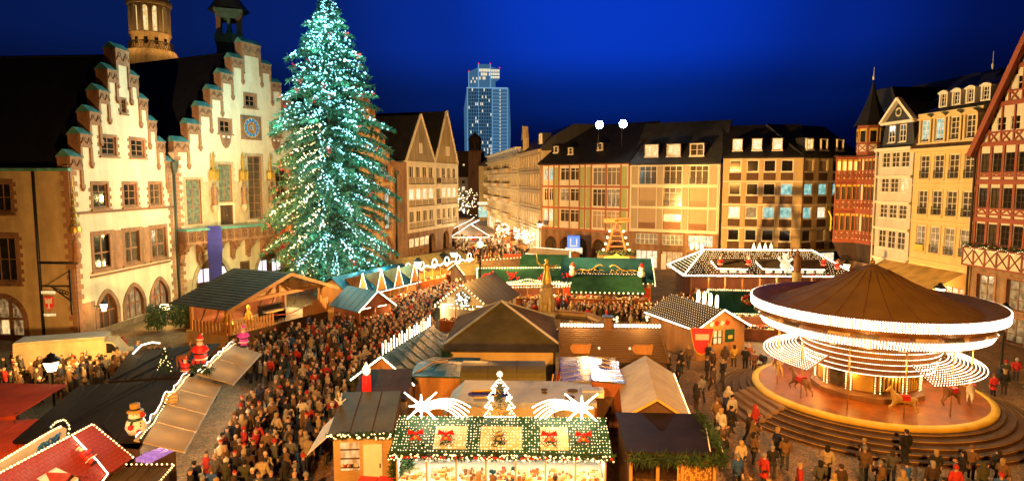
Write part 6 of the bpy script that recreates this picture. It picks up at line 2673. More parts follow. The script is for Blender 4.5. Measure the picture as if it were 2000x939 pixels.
m.tube([(cx_ + .28, 0, 6.45), (cx_ + .6, -.1, 6.3), (cx_ + .85, -.2, 6.5)], .09, 6)
m.tube([(cx_ + .55, -.2, 6.5), (cx_ + 1.15, -.2, 6.5)], .03, 4)
for q in (.55, 1.15):
    m.tube([(cx_ + q, -.2, 6.5), (cx_ + q, -.2, 6.1)], .02, 4)
    m.lathe([(0, 6.05), (.16, 6.1)], 8, (cx_ + q, -.2, 0))
m.build('statue', 'gold', fo)
point((3.3, 52.8, 3.4), 160, WARM, .2)


def parasol(label, x, y, h, r, m_):
    t = thing('parasol', label, 'parasol', (x, y, 0), R(10))
    a = MB()
    a.tube([(0, 0, 0), (0, 0, h + .1)], .04, 6)
    a.build('pole', 'wood_pale', t)
    for k in range(8):
        b = MB()
        a0, a1 = 2 * PI * k / 8, 2 * PI * (k + 1) / 8
        p0 = (r * math.cos(a0), r * math.sin(a0), h - .55)
        p1 = (r * math.cos(a1), r * math.sin(a1), h - .55)
        b.add([p0, p1, (0, 0, h)], [(0, 1, 2)])
        b.add([p0, p1, (p1[0], p1[1], h - .75), (p0[0], p0[1], h - .75)], [(3, 2, 1, 0)])
        b.build('canopy_panel', m_, t)


parasol('beige parasol in front of the fountain basin', 6.3, 49.4, 2.9, 1.9, 'tarp_beige')
parasol('second beige parasol peeping behind the slatted roof stall', 8.6, 39.0, 2.5, 1.2, 'tarp_beige')
for i, (x, y) in enumerate(((.9, 54.2), (9.0, 54.6), (11.6, 54.0))):
    t = thing('small_fir', ['small lit fir tree left of the fountain pillar', 'small lit fir tree at the right end of the basin', 'small lit fir tree among the crowd right of the basin'][i], 'tree', (x, y, 0))
    m = MB()
    m.tube([(0, 0, 0), (0, 0, 2.2)], [.05, .02], 5)
    m.build('trunk', 'bark', t)
    m = MB()
    for _ in range(160):
        zz = rg.uniform(.5, 2.5)
        r = .55 * (2.6 - zz) / 2
        a = rg.uniform(0, 2 * PI)
        m.tuft((r * math.cos(a) * .7, r * math.sin(a) * .7, zz), 3, .12, .25, 0, w=.04)
    m.build('crown', 'fir_dark', t)
    m = MB()
    for _ in range(9):
        zz = rg.uniform(.7, 2.5)
        r = .6 * (2.7 - zz) / 2
        a = rg.uniform(PI, 2 * PI)
        m.octa((r * math.cos(a), r * math.sin(a), zz), .12)
    m.build('bulb', 'bulb', t)
# =================================================================== foreground stalls
# -- pavilion with pyramid roof
pv = thing('pavilion', 'large pavilion with dark translucent pyramid roof and ribbed cream back wall', 'stall', (-.6, 46.6, 0), R(-1))
footprint(-.6, 46.6, 0, 3.8, 4.6)
m = MB()
for i in range(60):
    x = -3.5 + i * .1167
    m.box(x, x + .06, -4.03, -3.97, 0, 2.9)
m.box(-3.5, 3.5, -3.98, -3.9, 0, 2.9)
m.build('back_wall', 'cream_metal', pv)
for x in (-3.55, 3.55):
    ubox('post', 'wood_dark', pv, (x, -4.0, 1.5), (.16, .2, 3.0))
    ubox('post', 'wood_dark', pv, (x, 4.0, 1.5), (.16, .2, 3.0))
ubox('lintel', 'wood_dark', pv, (0, -4.04, 2.95), (7.3, .16, .16))
ap = (-.2, .6, 5.0)
cn = [(-3.9, -4.4, 3.0), (3.9, -4.4, 3.0), (3.9, 4.4, 3.0), (-3.9, 4.4, 3.0)]
for i in range(4):
    m = MB()
    a, b = Vector(cn[i]), Vector(cn[(i + 1) % 4])
    m.add([a, b, ap], [(0, 1, 2)])
    n = 40
    for k in range(1, n):  # corrugation ridges running up the slope
        p = a.lerp(b, k / n)
        t = 1 - abs(2 * k / n - 1)
        q = p.lerp(Vector(ap).lerp(p, 0), t * .98) if False else p + (Vector(ap) - (a + b) / 2) * t
        m.bar(p + Vector((0, 0, .01)), q + Vector((0, 0, .01)), .05, .04)
    m.build('roof_panel', ['tarp_olive', 'tarp_dkgreen'][0] if i == 0 else 'tarp_brown', pv)
    c = MB()
    c.bar(a + Vector((0, 0, .06)), Vector(ap) + Vector((0, 0, .06)), .12)
    c.build('ridge_cap', 'white_paint' if i in (1,) else 'panel_grey', pv)
m = MB()
m.slab((-3.9, -4.9, 2.7), (3.9, -4.9, 2.7), (3.9, -4.35, 3.05), (-3.9, -4.35, 3.05), .05)
for i in range(52):
    x = -3.85 + i * .15
    m.bar((x, -4.92, 2.74), (x, -4.36, 3.09), .05, .05)
m.build('corrugated_eave', 'metal_roof', pv)
# -- slatted roof stall
sl = thing('slatted_stall', 'brown stall with slatted roof, lamp row on the ridge and two wooden boards', 'stall', (6.7, 43.0, 0), R(-3))
footprint(6.7, 43, R(-3), 3.6, 3.0)
m = MB()
m.box(-3.4, 3.4, -2.3, 2.5, 0, 2.4)
m.build('wall', 'wood_dark', sl)
for i in range(17):
    t = i / 16
    ubox('slat', 'wood_log', sl, (0, -2.9 + 2.9 * t, 2.5 + 1.5 * t), (7.0, .14, .05), (R(27), 0, 0))
m = MB()
m.slab((-3.4, -2.9, 2.42), (3.4, -2.9, 2.42), (3.4, 0, 3.92), (-3.4, 0, 3.92), .05)
m.slab((3.4, 2.9, 2.42), (-3.4, 2.9, 2.42), (-3.4, 0, 3.92), (3.4, 0, 3.92), .05)
m.build('roof_deck', 'wood_dark', sl)
for x in (-3.45, 3.4):
    m = MB()
    m.bar((x, -3.0, 2.5), (x, 0, 4.1), .14, .2)
    m.build('verge_board', 'wood_log', sl)
m = MB()
m.box(-3.4, -.4, -.12, .1, 4.05, 4.3)
m.box(.1, 3.4, -.12, .1, 4.05, 4.3)
m.build('ridge_lamp_box', 'wood_log', sl)
m = MB()
for i in range(30):
    x = -3.3 + i * .228
    if -.45 < x < .15:
        continue
    m.box(x - .07, x + .07, -.2, -.13, 4.08, 4.28)
for i in range(18):
    x = -3.2 + i * .2
    if not -1.9 < x < -1.3:
        m.box(x - .06, x + .06, -3.1, -3.02, 2.3, 2.5)
m.build('ridge_lamp', 'strip', sl, kind='stuff')
m = MB()
for i in range(60):
    m.lathe([(.03, 4.3), (.0, 4.48)], 4, (-3.35 + i * .114, 0, 0))
m.build('ridge_spike', 'wood_log', sl, kind='stuff')
ubox('chimney', 'stone_dark', sl, (-.15, -.05, 4.2), (.48, .5, 1.1))
ubox('chimney_cap', 'slate_blue', sl, (-.15, -.05, 4.78), (.75, .7, .08))
for x in (-2.1, 1.9):
    m = MB()
    m.prism([(-.65, -.1), (-.5, -.3), (.55, -.34), (.7, .3), (.55, .38), (.5, .28), (-.55, .3), (-.72, .1)], -.05, .05)
    o = m.build('name_board', 'wood_orange', sl, loc=(x, -2.25, 3.1))
    o.rotation_euler = (R(-25), 0, 0)
for x in (-.9, 1.1):
    m = MB()
    m.ball((x, -2.0, 3.1), .08)
    m.build('spot_lamp', 'bulb_soft', sl)
for x in (-2, 2):
    point(W2((6.7, 43, 0), R(-3), (x, -.5, 4.6)), 80, WARM, .2)
# -- gable stall with green tarps and icicle lights
gt = hut('tarp_gable_stall', 'stall with shiny green tarp roof and white icicle lights on its ridge', (-6.6, 40.6), R(-14), 3.4, 7.6, 2.4, 3.7, 'y', 'tarp_green', 'wood_orange', False, edge=('front',), lsp=.14, lr=.075, lights='strip')
m = MB()
for i in range(20):
    y = -3.9 + i * .4
    h = .75 + .15 * math.sin(i * 2.1)
    for j in range(int(h / .09)):
        m.octa((-.05, y, 3.85 + j * .09), .05)
m.build('icicle_light', 'strip', gt, kind='stuff')
for i in range(4):
    point(W2((-6.6, 40.6, 0), R(-14), (-.7, -3 + i * 2, 4.3)), 40, WHITE, .2)
m = MB()
for _ in range(200):
    t = rg.random()
    m.tuft((-2.1, -4.1 + 8.2 * t, 2.2 + rg.uniform(-.1, .1)), 4, .18, .3, 0, w=.04)
m.build('garland', 'fir_dark', gt, kind='stuff')
t = hut('tarp_hut', 'small flat hut under a crumpled green tarp tied with rope', (-4.0, 38.4), R(-4), 3.2, 3.6, 2.6, 2.75, 'x', 'tarp_green', 'wood_orange', False, edge=None, ov=.25)
m = MB()
m.tube([(-1.75, -1.9, 2.62), (-1.0, -.6, 2.9), (-.5, .4, 2.95), (.2, 1.6, 2.75)], .05, 5)
m.tube([(-1.2, .5, 2.9), (-.4, -.2, 2.97), (.1, -.1, 2.97)], .05, 5)
m.build('rope', 'goods_gold', t)
# -- curved olive roof container
cv = thing('round_roof_wagon', 'wagon with a rounded olive green tarp roof', 'trailer', (-.5, 37.6, 0), R(-1))
footprint(-.5, 37.6, 0, 2.5, 1.6)
m = MB()
m.box(-2.4, 2.4, -1.4, 1.4, .3, 2.2)
m.build('wall', 'cream_metal', cv)
m = MB()
P = [(-1.5, 2.1)] + [(-1.5 * math.cos(PI * i / 10), 2.25 + .85 * math.sin(PI * i / 10) ** .7) for i in range(11)] + [(1.5, 2.1)]
m.prismx(P, -2.5, 2.5)
m.build('roof', 'tarp_olive', cv)
for x in (-.9, .8):
    m = MB()
    for (a, b), (c, d) in zip(P[1:-1], P[2:-1]):
        m.bar((x, a * 1.004, b + .012), (x, c * 1.004, d + .012), .05, .02, up=(1, 0, 0))
    m.build('seam', 'tarp_brown', cv)
for i in range(5):
    ubox('wood_board', ['wood_pale', 'blue_flag', 'wood_orange', 'tarp_red', 'white_soft'][i], cv, (2.75 + .12 * i, -.6 + .2 * i, 1.4), (.06, .5, 2.4), (R(8 * (i - 2)), R(10), 0))
# -- shiny flat roof hut
sn = hut('flat_roof_hut', 'hut with shiny wet sheet metal roof reflecting the cold floodlight', (4.6, 36.8), R(-3), 3.2, 4.6, 2.85, 3.0, 'y', 'metal_roof', 'wood_red', False, edge=None, ov=.15)
m = MB()
for i in range(6):
    y = -2.3 + i * .92
    m.bar((-1.7, y, 3.02), (1.7, y, 3.02), .05, .03)
m.build('roof_seam', 'metal_roof', sn)
ubox('door', 'wood_dark', sn, (.7, -2.33, 1.1), (.9, .06, 2.0))
# -- grey flat trailer
tr = thing('flat_trailer', 'long food trailer with grey flat roof and cream side wall', 'trailer', (.6, 32.9, 0), R(-2))
footprint(.6, 32.9, 0, 3.9, 2.0)
m = MB()
m.box(-3.5, 3.6, -1.6, 1.6, .3, 2.7)
m.build('wall', 'cream_metal', tr)
m = MB()
m.box(-3.3, 3.7, -1.75, 1.75, 2.7, 2.95)
m.build('roof', 'panel_grey', tr)
m = MB()
m.slab((-4.0, -1.75, 2.3), (-3.3, -1.75, 2.9), (-3.3, 1.75, 2.9), (-4.0, 1.75, 2.3), .06)
m.build('side_flap', 'panel_grey', tr)
m = MB()
m.prismz([(-3.1 + 1.3 + 1.1 * math.cos(a), -.55 + .55 * math.sin(a)) for a in [i * PI / 8 for i in range(16)]], 2.952, 2.962)
m.build('water_puddle', 'black_gloss', tr)
for x, y, r in ((1.1, .2, .17), (1.1, -.25, .14), (2.6, .1, .28), (2.4, -.9, .25)):
    m = MB()
    m.lathe([(r, 2.95), (r, 3.0), (0, 3.03)], 10, (x, y, 0))
    m.build('roof_vent', 'timber_dark', tr)
m = MB()
m.tube([(-2.7, -.2, 2.98), (-1.9, -.1, 3.0), (-1.3, -.15, 2.98), (-1.2, -.6, 2.98), (-1.6, -1.1, 2.98), (-2.5, -1.2, 2.98)], .05, 5)
m.build('cable_loop', 'gold_paint', tr)
ubox('roof_box', 'panel_grey', tr, (3.5, -.3, 3.15), (.9, .6, .12))
ubox('roof_box', 'white_soft', tr, (4.0, .35, 2.8), (.5, .6, .4))
m = MB()
m.tube([(-3.3, -1.62, 1.6), (-1.5, -1.7, 1.35), (0, -1.66, 1.5)], .03, 4)
m.build('cable', 'black_iron', tr)
# -- beige marquee
mq = thing('marquee', 'marquee with pale beige banded gable roof', 'tent', (7.45, 33.6, 0), R(-7.6))
footprint(7.45, 33.6, R(-7.6), 1.7, 4.0)
m = MB()
m.box(-1.4, 1.4, -3.6, 3.6, 0, 2.5)
m.build('wall', 'tarp_brown', mq)
m = MB()
m.prism([(-1.42, 2.6), (1.42, 2.6), (0, 3.45)], -3.62, 3.62)
m.build('gable', 'wood_dark', mq)
for s in (-1, 1):
    for k in range(5):
        y0 = -3.9 + k * 1.55
        m = MB()
        q = [(0, y0 + .015, 3.62), (0, y0 + 1.535, 3.62), (s * 1.62, y0 + 1.535, 2.62), (s * 1.62, y0 + .015, 2.62)]
        m.slab(*(q if s < 0 else q[::-1]), .07)
        m.build('roof_panel', 'tarp_beige', mq)
beam(mq, 0, 3.62, 1.64, 2.6, .12, y=-3.94, d=.1, m='goods_gold', name='verge_board')
beam(mq, 0, 3.62, -1.64, 2.6, .12, y=-3.944, d=.1, m='goods_gold', name='verge_board')
m = MB()
m.bulbs([(1.68, -3.8, 2.6), (1.68, 3.8, 2.6)], .22, .05)
m.build('light_string', 'bulb', mq, kind='stuff')
goods(mq, 1.45, 1.9, -3.5, 3.5, .9, 120, .35)
for k in range(4):
    point(W2((7.45, 33.6, 0), R(-7.6), (2.2, -3.0 + k * 1.9, 2.2)), 30, WARM, .15)
# -- dark flat roof stall with garland
dk = thing('flat_dark_stall', 'stall with dark flat roof, fir garland edge and firewood panel', 'stall', (7.0, 27.2, 0), R(-3))
footprint(7.0, 27.2, 0, 2.2, 2.0)
m = MB()
m.slab((-2.2, -2.0, 2.95), (1.6, -2.0, 2.95), (1.6, 2.1, 3.1), (-2.2, 2.1, 3.1), .1)
m.build('roof', 'tarp_black', dk)
m = MB()
m.tube([(1.2, -1.9, 3.0), (1.5, -.2, 3.08), (1.7, 1.0, 3.1)], .025, 4)
m.tube([(1.7, -1.95, 3.0), (1.8, -1.0, 3.05)], .02, 4)
m.build('cable', 'white_soft', dk)
m = MB()
m.box(-2.1, -1.95, -1.9, 1.9, 0, 2.9)
m.box(1.8, 1.9, -.4, 1.9, 0, 2.9)
m.box(-1.95, 1.8, 1.8, 1.9, 0, 2.9)
m.build('wall', 'wood_dark', dk)
m = MB()
m.box(-1.95, 1.9, -1.85, -1.75, 0, 1.0)
m.build('counter_front', 'wood_red', dk)
for x in (-2.0, -.9, .1, 1.4):
    ubox('post', 'wood_orange', dk, (x, -1.85, 1.45), (.13, .13, 2.9))
m = MB()
m.box(-.05, 1.3, -1.7, -1.6, 1.2, 2.5)
for i in range(18):
    for j in range(15):
        m.lathe([(.035, -1.9), (.035, -1.72)], 5, (0, 0, 0)) if False else m.box(.0 + i * .073, .06 + i * .073, -1.8 - .04 * rg.random(), -1.7, 1.22 + j * .085, 1.29 + j * .085, rg.randint(0, 1))
m.build('firewood_panel', ['goods_gold', 'goods_brown'], dk, kind='stuff')
ubox('panel_frame', 'wood_orange', dk, (.62, -1.86, 2.5), (1.5, .08, .12))
garland(dk, [(-2.1, -2.1, 2.7), (1.65, -2.1, 2.7), (1.65, -2.1, 2.9), (1.7, 2.1, 3.0)], .26, dens=40)
point(W2((7, 27.2, 0), R(-3), (-.5, -.9, 2.4)), 45, WARM, .15)
for y in (-1.0, .6):
    point(W2((7, 27.2, 0), R(-3), (2.6, y, 2.6)), 12, WARM, .15)

# -- olive roof stall at left with red candle stall behind
ol = hut('olive_roof_stall', 'stall with olive felt roof, white door and lit shelf window', (-6.9, 29.9), R(4), 2.7, 3.4, 2.35, 2.5, 'x', 'tarp_brown', 'wood_pale', False, edge=None, ov=0)
m = MB()
m.slab((-1.55, -1.9, 2.62), (1.35, -1.9, 2.62), (1.35, 1.9, 3.3), (-1.55, 1.9, 3.3), .08)
m.build('felt_roof', 'tarp_olive', ol)
for x in (-.6, .4):
    ubox('roof_seam', 'tarp_brown', ol, (x, 0, 2.985), (.04, 3.7, .03), (R(10.2), 0, 0))
m = MB()
m.prismx([(-1.7, 2.4), (1.8, 2.4), (1.8, 3.2), (-1.7, 2.55)], 1.3, 1.36)
m.box(1.3, 1.36, -1.7, 1.8, 0, 2.4)
m.build('plank_side', 'goods_brown', ol)
ubox('door', 'white_soft', ol, (.42, -1.74, 1.05), (.85, .08, 2.0))
ubox('door_handle', 'black_iron', ol, (.75, -1.8, 1.05), (.05, .06, .2))
ubox('lit_window', 'inside_warm', ol, (-.6, -1.73, 1.5), (.85, .06, 1.3))
for k in range(3):
    ubox('shelf_board', 'wood_dark', ol, (-.6, -1.78, 1.0 + k * .42), (.85, .06, .05))
goods(ol, -.95, -.25, -1.82, -1.78, 1.05, 12, .16)
garland(ol, [(-1.5, -1.95, 2.55), (1.35, -1.95, 2.55)], .14, dens=40, bulb='bulb')
m = MB()
m.slab((-2.5, -1.9, 1.7), (-1.5, -1.9, 2.6), (-1.5, 1.5, 2.6), (-2.5, 1.5, 1.7), .04)
m.build('side_flap', 'white_soft', ol)
m = MB()
m.ball((0, 0, 0), .14)
m.ball((0, 0, .2), .1)
for q in (-1, 1):
    m.tube([(q * .05, 0, .25), (q * .08, 0, .5)], .035, 4)
    m.tube([(q * .1, 0, .05), (q * .28, 0, .2)], .04, 4)
o = m.build('rabbit_figure', 'white_soft')
tag(o, 'small white rabbit figure on the left edge of the olive felt roof', 'figure')
o.location = W2((-6.9, 29.9, 3.2), R(4), (-1.45, .6, 0))
point(W2((-6.9, 29.9, 0), R(4), (-.7, -2.6, 2.2)), 12, WARM, .2)
cs_ = hut('candle_stall', 'brown felt roofed stall behind the olive one, with red candle on top', (-6.9, 34.0), R(4), 2.6, 3.2, 2.5, 2.65, 'x', 'felt_brown', 'wood_pale', False, edge=None, ov=0)
m = MB()
m.slab((-1.5, -1.7, 2.7), (1.35, -1.7, 2.7), (1.35, 1.7, 3.3), (-1.5, 1.7, 3.3), .08)
m.build('felt_roof', 'slate_brown', cs_)
m = MB()
m.slab((-2.1, -1.7, 1.9), (-1.45, -1.7, 2.7), (-1.45, 1.0, 2.7), (-2.1, 1.0, 1.9), .04)
m.build('side_flap', 'white_soft', cs_)
cd_ = thing('candle_figure', 'glowing red candle with yellow flame on the brown roof', 'decoration', W2((-6.9, 34.0, 2.78), R(4), (-.85, -1.0, 0)), 0)
m = MB()
for a in range(5):
    m.lathe([(0, 0), (.1, .0), (.1, .95), (.07, 1.02), (0, 1.03)], 7, (.14 * math.cos(a * 1.257), .14 * math.sin(a * 1.257), 0))
m.build('candle', 'red_lamp', cd_)
m = MB()
m.lathe([(.03, 1.0), (.2, 1.15), (.22, 1.35), (.1, 1.55), (0, 1.75)], 8)
m.build('flame', 'bulb_soft', cd_)
m = MB()
for _ in range(20):
    m.tuft((rg.uniform(-.4, .4), -.2, .05), 4, .12, .2, 0, w=.03)
m.build('fir_branch', 'fir_dark', cd_)
point((-7.7, 32.4, 3.4), 10, (1, .1, .05), .15)
# -- net light stall in front
nsx, nsy = -.45, 27.6
ns = thing('net_light_stall', 'front stall with green roof under a white light net and lit glass counters', 'stall', (nsx, nsy, 0), R(-1.5))
footprint(nsx, nsy, 0, 4.9, 1.6)
f0, f1, r0_, r1_ = (-4.75, -1.5, 2.5), (4.75, -1.5, 2.5), (4.6, .3, 3.45), (-4.6, .3, 3.45)
m = MB()
m.slab(f0, f1, r0_, r1_, .06)
m.slab((4.75, 2.0, 2.5), (-4.75, 2.0, 2.5), (-4.6, .3, 3.45), (4.6, .3, 3.45), .06)
m.build('roof', 'tarp_green', ns)
for x0, x1 in ((-2.9, -1.5), (-.9, .9), (1.7, 2.9)):
    m = MB()
    m.slab((x0, -1.3, 2.613), (x1, -1.3, 2.613), (x1, -.2, 3.194), (x0, -.2, 3.194), .006)
    m.build('roof_patch', 'tarp_beige', ns)
m = MB()
for i in range(74):
    for j in range(13):
        t = (j + .5 + rg.uniform(-.2, .2)) / 13
        x = (-4.7 + 9.4 * (i + .5 + rg.uniform(-.25, .25)) / 74)
        if rg.random() < .82:
            m.octa((x, -1.5 + 1.8 * t, 2.5 + .95 * t + .05), rg.choice((.022, .028, .034)))
m.build('light_net', 'bulb_soft', ns, kind='stuff')
garland(ns, [(-4.75, -1.58, 2.42), (4.75, -1.58, 2.42)], .14, dens=46, red=.09, bulb='bulb')
m = MB()
m.box(-4.5, 4.5, -1.3, -1.22, 0, 1.1)
m.build('counter_front', 'wood_red', ns)
for i in range(11):
    m = MB()
    for k in range(5):
        m.bar((-.16, -1.33, .5), (.16, -1.33, .5), .05, .03) if False else m.bar((.15 * math.cos(k * PI / 5), -1.32, .62 + .15 * math.sin(k * PI / 5)), (-.15 * math.cos(k * PI / 5), -1.32, .62 - .15 * math.sin(k * PI / 5)), .04, .03)
    m.build('straw_star', 'goods_gold', ns, loc=(-4.1 + i * .82, 0, 0))
m = MB()
m.box(-4.5, 4.5, -1.25, 1.6, 1.1, 1.15)
m.box(-4.5, 4.5, 1.55, 1.62, 0, 2.5)
for x in (-4.5, 4.44):
    m.box(x, x + .06, -1.2, 1.55, 0, 2.5)
for zz in (1.5, 1.9):
    m.box(-4.4, 4.4, 1.2, 1.5, zz, zz + .04)
m.build('interior', 'white_soft', ns)
for i in range(8):
    ubox('post', 'wood_pale', ns, (-4.46 + i * 1.274, -1.24, 1.8), (.07, .07, 1.4))
for i in range(7):
    x = -4.46 + i * 1.274
    goods(ns, x + .12, x + 1.15, -1.15, -.2, 1.15, 60, .2, 'display_goods', mats=GOODS if i == 3 else ['goods_white', 'goods_gold', 'goods_white', 'goods_brown'])
    goods(ns, x + .12, x + 1.15, 1.2, 1.45, 1.54, 18, .25, 'display_goods')
m = MB()
m.box(-4.4, 4.4, -1.1, -1.0, 2.32, 2.4)
m.build('tube_lamp', 'strip', ns)
for i in range(5):
    point(W2((nsx, nsy, 0), R(-1.5), (-3.8 + i * 1.9, -.85, 2.2)), 42, (1, .86, .62), .1, 'stall_light')
for i, x in enumerate((-3.65, -2.35, -.1, 2.05, 3.5)):
    t = thing('door_bouquet', ['red bowed fir bouquet under the left comet star', 'second fir bouquet with red bow, below the left comet tail', 'fir bouquet with gold balls below the small light tree', 'fir bouquet with red bow below the right comet tail', 'rightmost red bowed fir bouquet under the right comet star'][i], 'bouquet', W2((nsx, nsy, 2.98), R(-1.5), (x, -.95, 0)), 0, 'fir bouquets hanging on the net stall roof')
    m = MB()
    for _ in range(70):
        zz = rg.uniform(-.55, .35)
        w_ = .34 * (1 - abs(zz + .15) * .9)
        m.tuft((rg.uniform(-w_, w_), -.12 - .1 * rg.random() + zz * -.0, zz), 3, .08, .2, 0, w=.022)
    m.build('fir_spray', 'fir_dark', t)
    if i != 2:
        m = MB()
        for q in (-1, 1):
            m.add([(0, -.3, .3), (q * .3, -.34, .5), (q * .36, -.3, .22)], [(0, 1, 2)])
            m.add([(0, -.3, .3), (q * .1, -.36, .02), (q * .28, -.34, .0)], [(0, 1, 2)])
        m.ball((0, -.32, .3), .09)
        m.build('bow', 'bow_red', t)
    m = MB()
    m.ball((0, -.38, .12), .09)
    if i == 2:
        m.ball((-.1, -.36, .3), .08)
        m.ball((.09, -.36, .32), .08)
    m.build('bauble', 'gold', t)
# comets and light tree standing on the ridge
for i, (cx_, s) in enumerate(((-3.62, 1), (3.55, -1))):
    t = thing('comet_light', ['left shining comet figure with its tail to the right', 'right shining comet figure with its tail to the left'][i], 'light figure', W2((nsx, nsy, 3.95), R(-1.5), (cx_, .15, 0)), R(-1.5), 'comet light figures on the net stall')
    for k, (an, L_) in enumerate(((38 + 5, .95), (90, .55), (140, .98), (180, .55), (222, .9), (270, .52), (318, 1.0), (0, .5))):
        a = R(an)
        m = MB()
        m.bulbs([(.16 * math.cos(a), 0, .16 * math.sin(a)), (L_ * math.cos(a), 0, L_ * math.sin(a))], .055, .05)
        m.bulbs([(.14 * math.cos(a + .3), .03, .14 * math.sin(a + .3)), (L_ * .75 * math.cos(a), .03, L_ * .75 * math.sin(a))], .06, .045)
        m.bulbs([(.14 * math.cos(a - .3), .03, .14 * math.sin(a - .3)), (L_ * .75 * math.cos(a), .03, L_ * .75 * math.sin(a))], .06, .045)
        m.build('star_ray', 'strip', t)
    for k in (0, 1, 2, 3, 4):
        P = [(s * (.25 + (1.95 - .06 * k) * u), .02 * k, .12 - .09 * k + .42 * math.sin(PI * min(1, u * .62 + .02)) - (.55 + .16 * k) * u * u * .95) for u in [q / 16 for q in range(17)]]
        m = MB()
        m.bulbs(P, .055, .048)
        m.build('tail_strand', 'strip', t)
    m = MB()
    for q in range(40):
        a, r = q * 2.4, .26 * math.sqrt(q / 40)
        m.octa((r * math.cos(a), -.02, r * math.sin(a)), .05)
    m.build('star_core', 'strip', t)
    m = MB()
    m.tube([(0, .06, -.7), (0, .06, .3)], .02, 4)
    m.tube([(s * 1.2, .06, -.7), (s * 1.2, .06, .2)], .02, 4)
    m.build('frame', 'black_iron', t)
    for q in (0, 1.2):
        point(W2((nsx, nsy, 4.0), R(-1.5), (cx_ + s * q, -.35, 0)), 22, WHITE, .25, 'comet_glow')
t = thing('light_tree', 'small tree outline of bulbs with a star, between the two comets', 'light figure', W2((nsx, nsy, 3.5), R(-1.5), (-.1, .15, 0)), R(-1.5))
P = [(-.72, .0), (-.42, .42), (-.68, .42), (-.34, .85), (-.56, .85), (-.24, 1.25), (-.4, 1.27), (0, 1.75), (.4, 1.27), (.24, 1.25), (.56, .85), (.34, .85), (.68, .42), (.42, .42), (.72, 0), (-.72, 0)]
m = MB()
m.bulbs([(x, 0, z) for x, z in P], .12, .05)
m.bulbs([(x * .7, .02, z * .9 + .05) for x, z in P[:-1]], .2, .045)
m.build('bulb_outline', 'strip', t)
m = MB()
for k in range(4):
    a = k * PI / 4
    m.bulbs([(-.14 * math.cos(a), 0, 1.95 - .14 * math.sin(a)), (.14 * math.cos(a), 0, 1.95 + .14 * math.sin(a))], .05, .03)
m.build('star', 'strip', t)
m = MB()
for _ in range(90):
    zz = rg.uniform(.05, 1.5)
    w_ = .5 * (1.7 - zz) / 1.7
    m.tuft((rg.uniform(-w_, w_) * .6, .08, zz), 3, .08, .16, 0, w=.02)
m.build('fir_spray', 'fir_dark', t)
# boxes and shrub at lower left of it
for i in range(2):
    t = thing('waste_bin', ['red lidded bin, left of a pair in front of the white door', 'red lidded bin, right of a pair beside the shrub'][i], 'bin', (-6.35 + i * .85, 26.9, 0), R(-6), 'red lidded bins')
    m = MB()
    m.box(-.36, .36, -.35, .35, 0, .85)
    m.build('body', 'panel_grey', t)
    m = MB()
    m.prismx([(-.4, .85), (.4, .85), (.36, .98), (-.36, .93)], -.4, .4)
    m.build('lid', 'red_glow', t)
    m = MB()
    m.box(-.33, .33, -.4, -.36, .5, .8)
    m.build('label', 'white_soft', t)


def shrub(label, x, y, r, h, n=260, m_='fir_dark'):
    t = thing('shrub', label, 'shrub', (x, y, 0))
    m = MB()
    for k in range(5):
        a = k * 1.3
        m.tube([(0, 0, 0), (r * .4 * math.cos(a), r * .4 * math.sin(a), h * .7)], [.04, .015], 4)
    m.build('stem', 'bark', t)
    m = MB()
    for _ in range(n):
        a = rg.uniform(0, 2 * PI)
        zz = rg.uniform(.15, 1)
        rr_ = r * math.sqrt(rg.random()) * (1 - .5 * abs(zz - .5))
        m.tuft((rr_ * math.cos(a), rr_ * math.sin(a), zz * h), 4, .12, .3, rg.randint(0, 1), w=.05)
    m.build('foliage', ['needles', m_], t)
    return t


shrub('small conifer between the red bins and the net lit stall', -4.9, 27.3, .55, 1.7)
for i, (x, y) in enumerate(((-33.0, 58.6), (-31.6, 60.0), (-30.6, 63.0))):
    shrub(['round bush nearest the pointed doorway', 'bush between two table lamps at the house wall', 'bush at the dark corner beside the stage'][i], x, y, 1.1, 2.4, 330)
for i, (x, y) in enumerate(((-33.4, 60.6), (-31.0, 64.2))):
    t = thing('standing_lamp', ['low white shaded lamp between the bushes', 'low white shaded lamp at the left stage eave'][i], 'lamp', (x, y, 0), 0, 'low shaded lamps')
    m = MB()
    m.tube([(0, 0, 0), (0, 0, 1.9)], .04, 5)
    m.build('post', 'black_iron', t)
    m = MB()
    m.lathe([(.5, 1.7), (.34, 2.15), (0, 2.2)], 10)
    m.build('shade', 'lamp_glass', t)
    point((x + .2, y - .7, 1.8), 170, (1, .72, .2), .2)
bc = hut('dark_cabin', 'small dark cabin with mossy flat roof left of the stage', (-29.6, 61.2), R(70), 3, 2.4, 2.0, 2.15, 'x', 'copper_dark', 'wood_dark', False, edge=None, ov=.1)

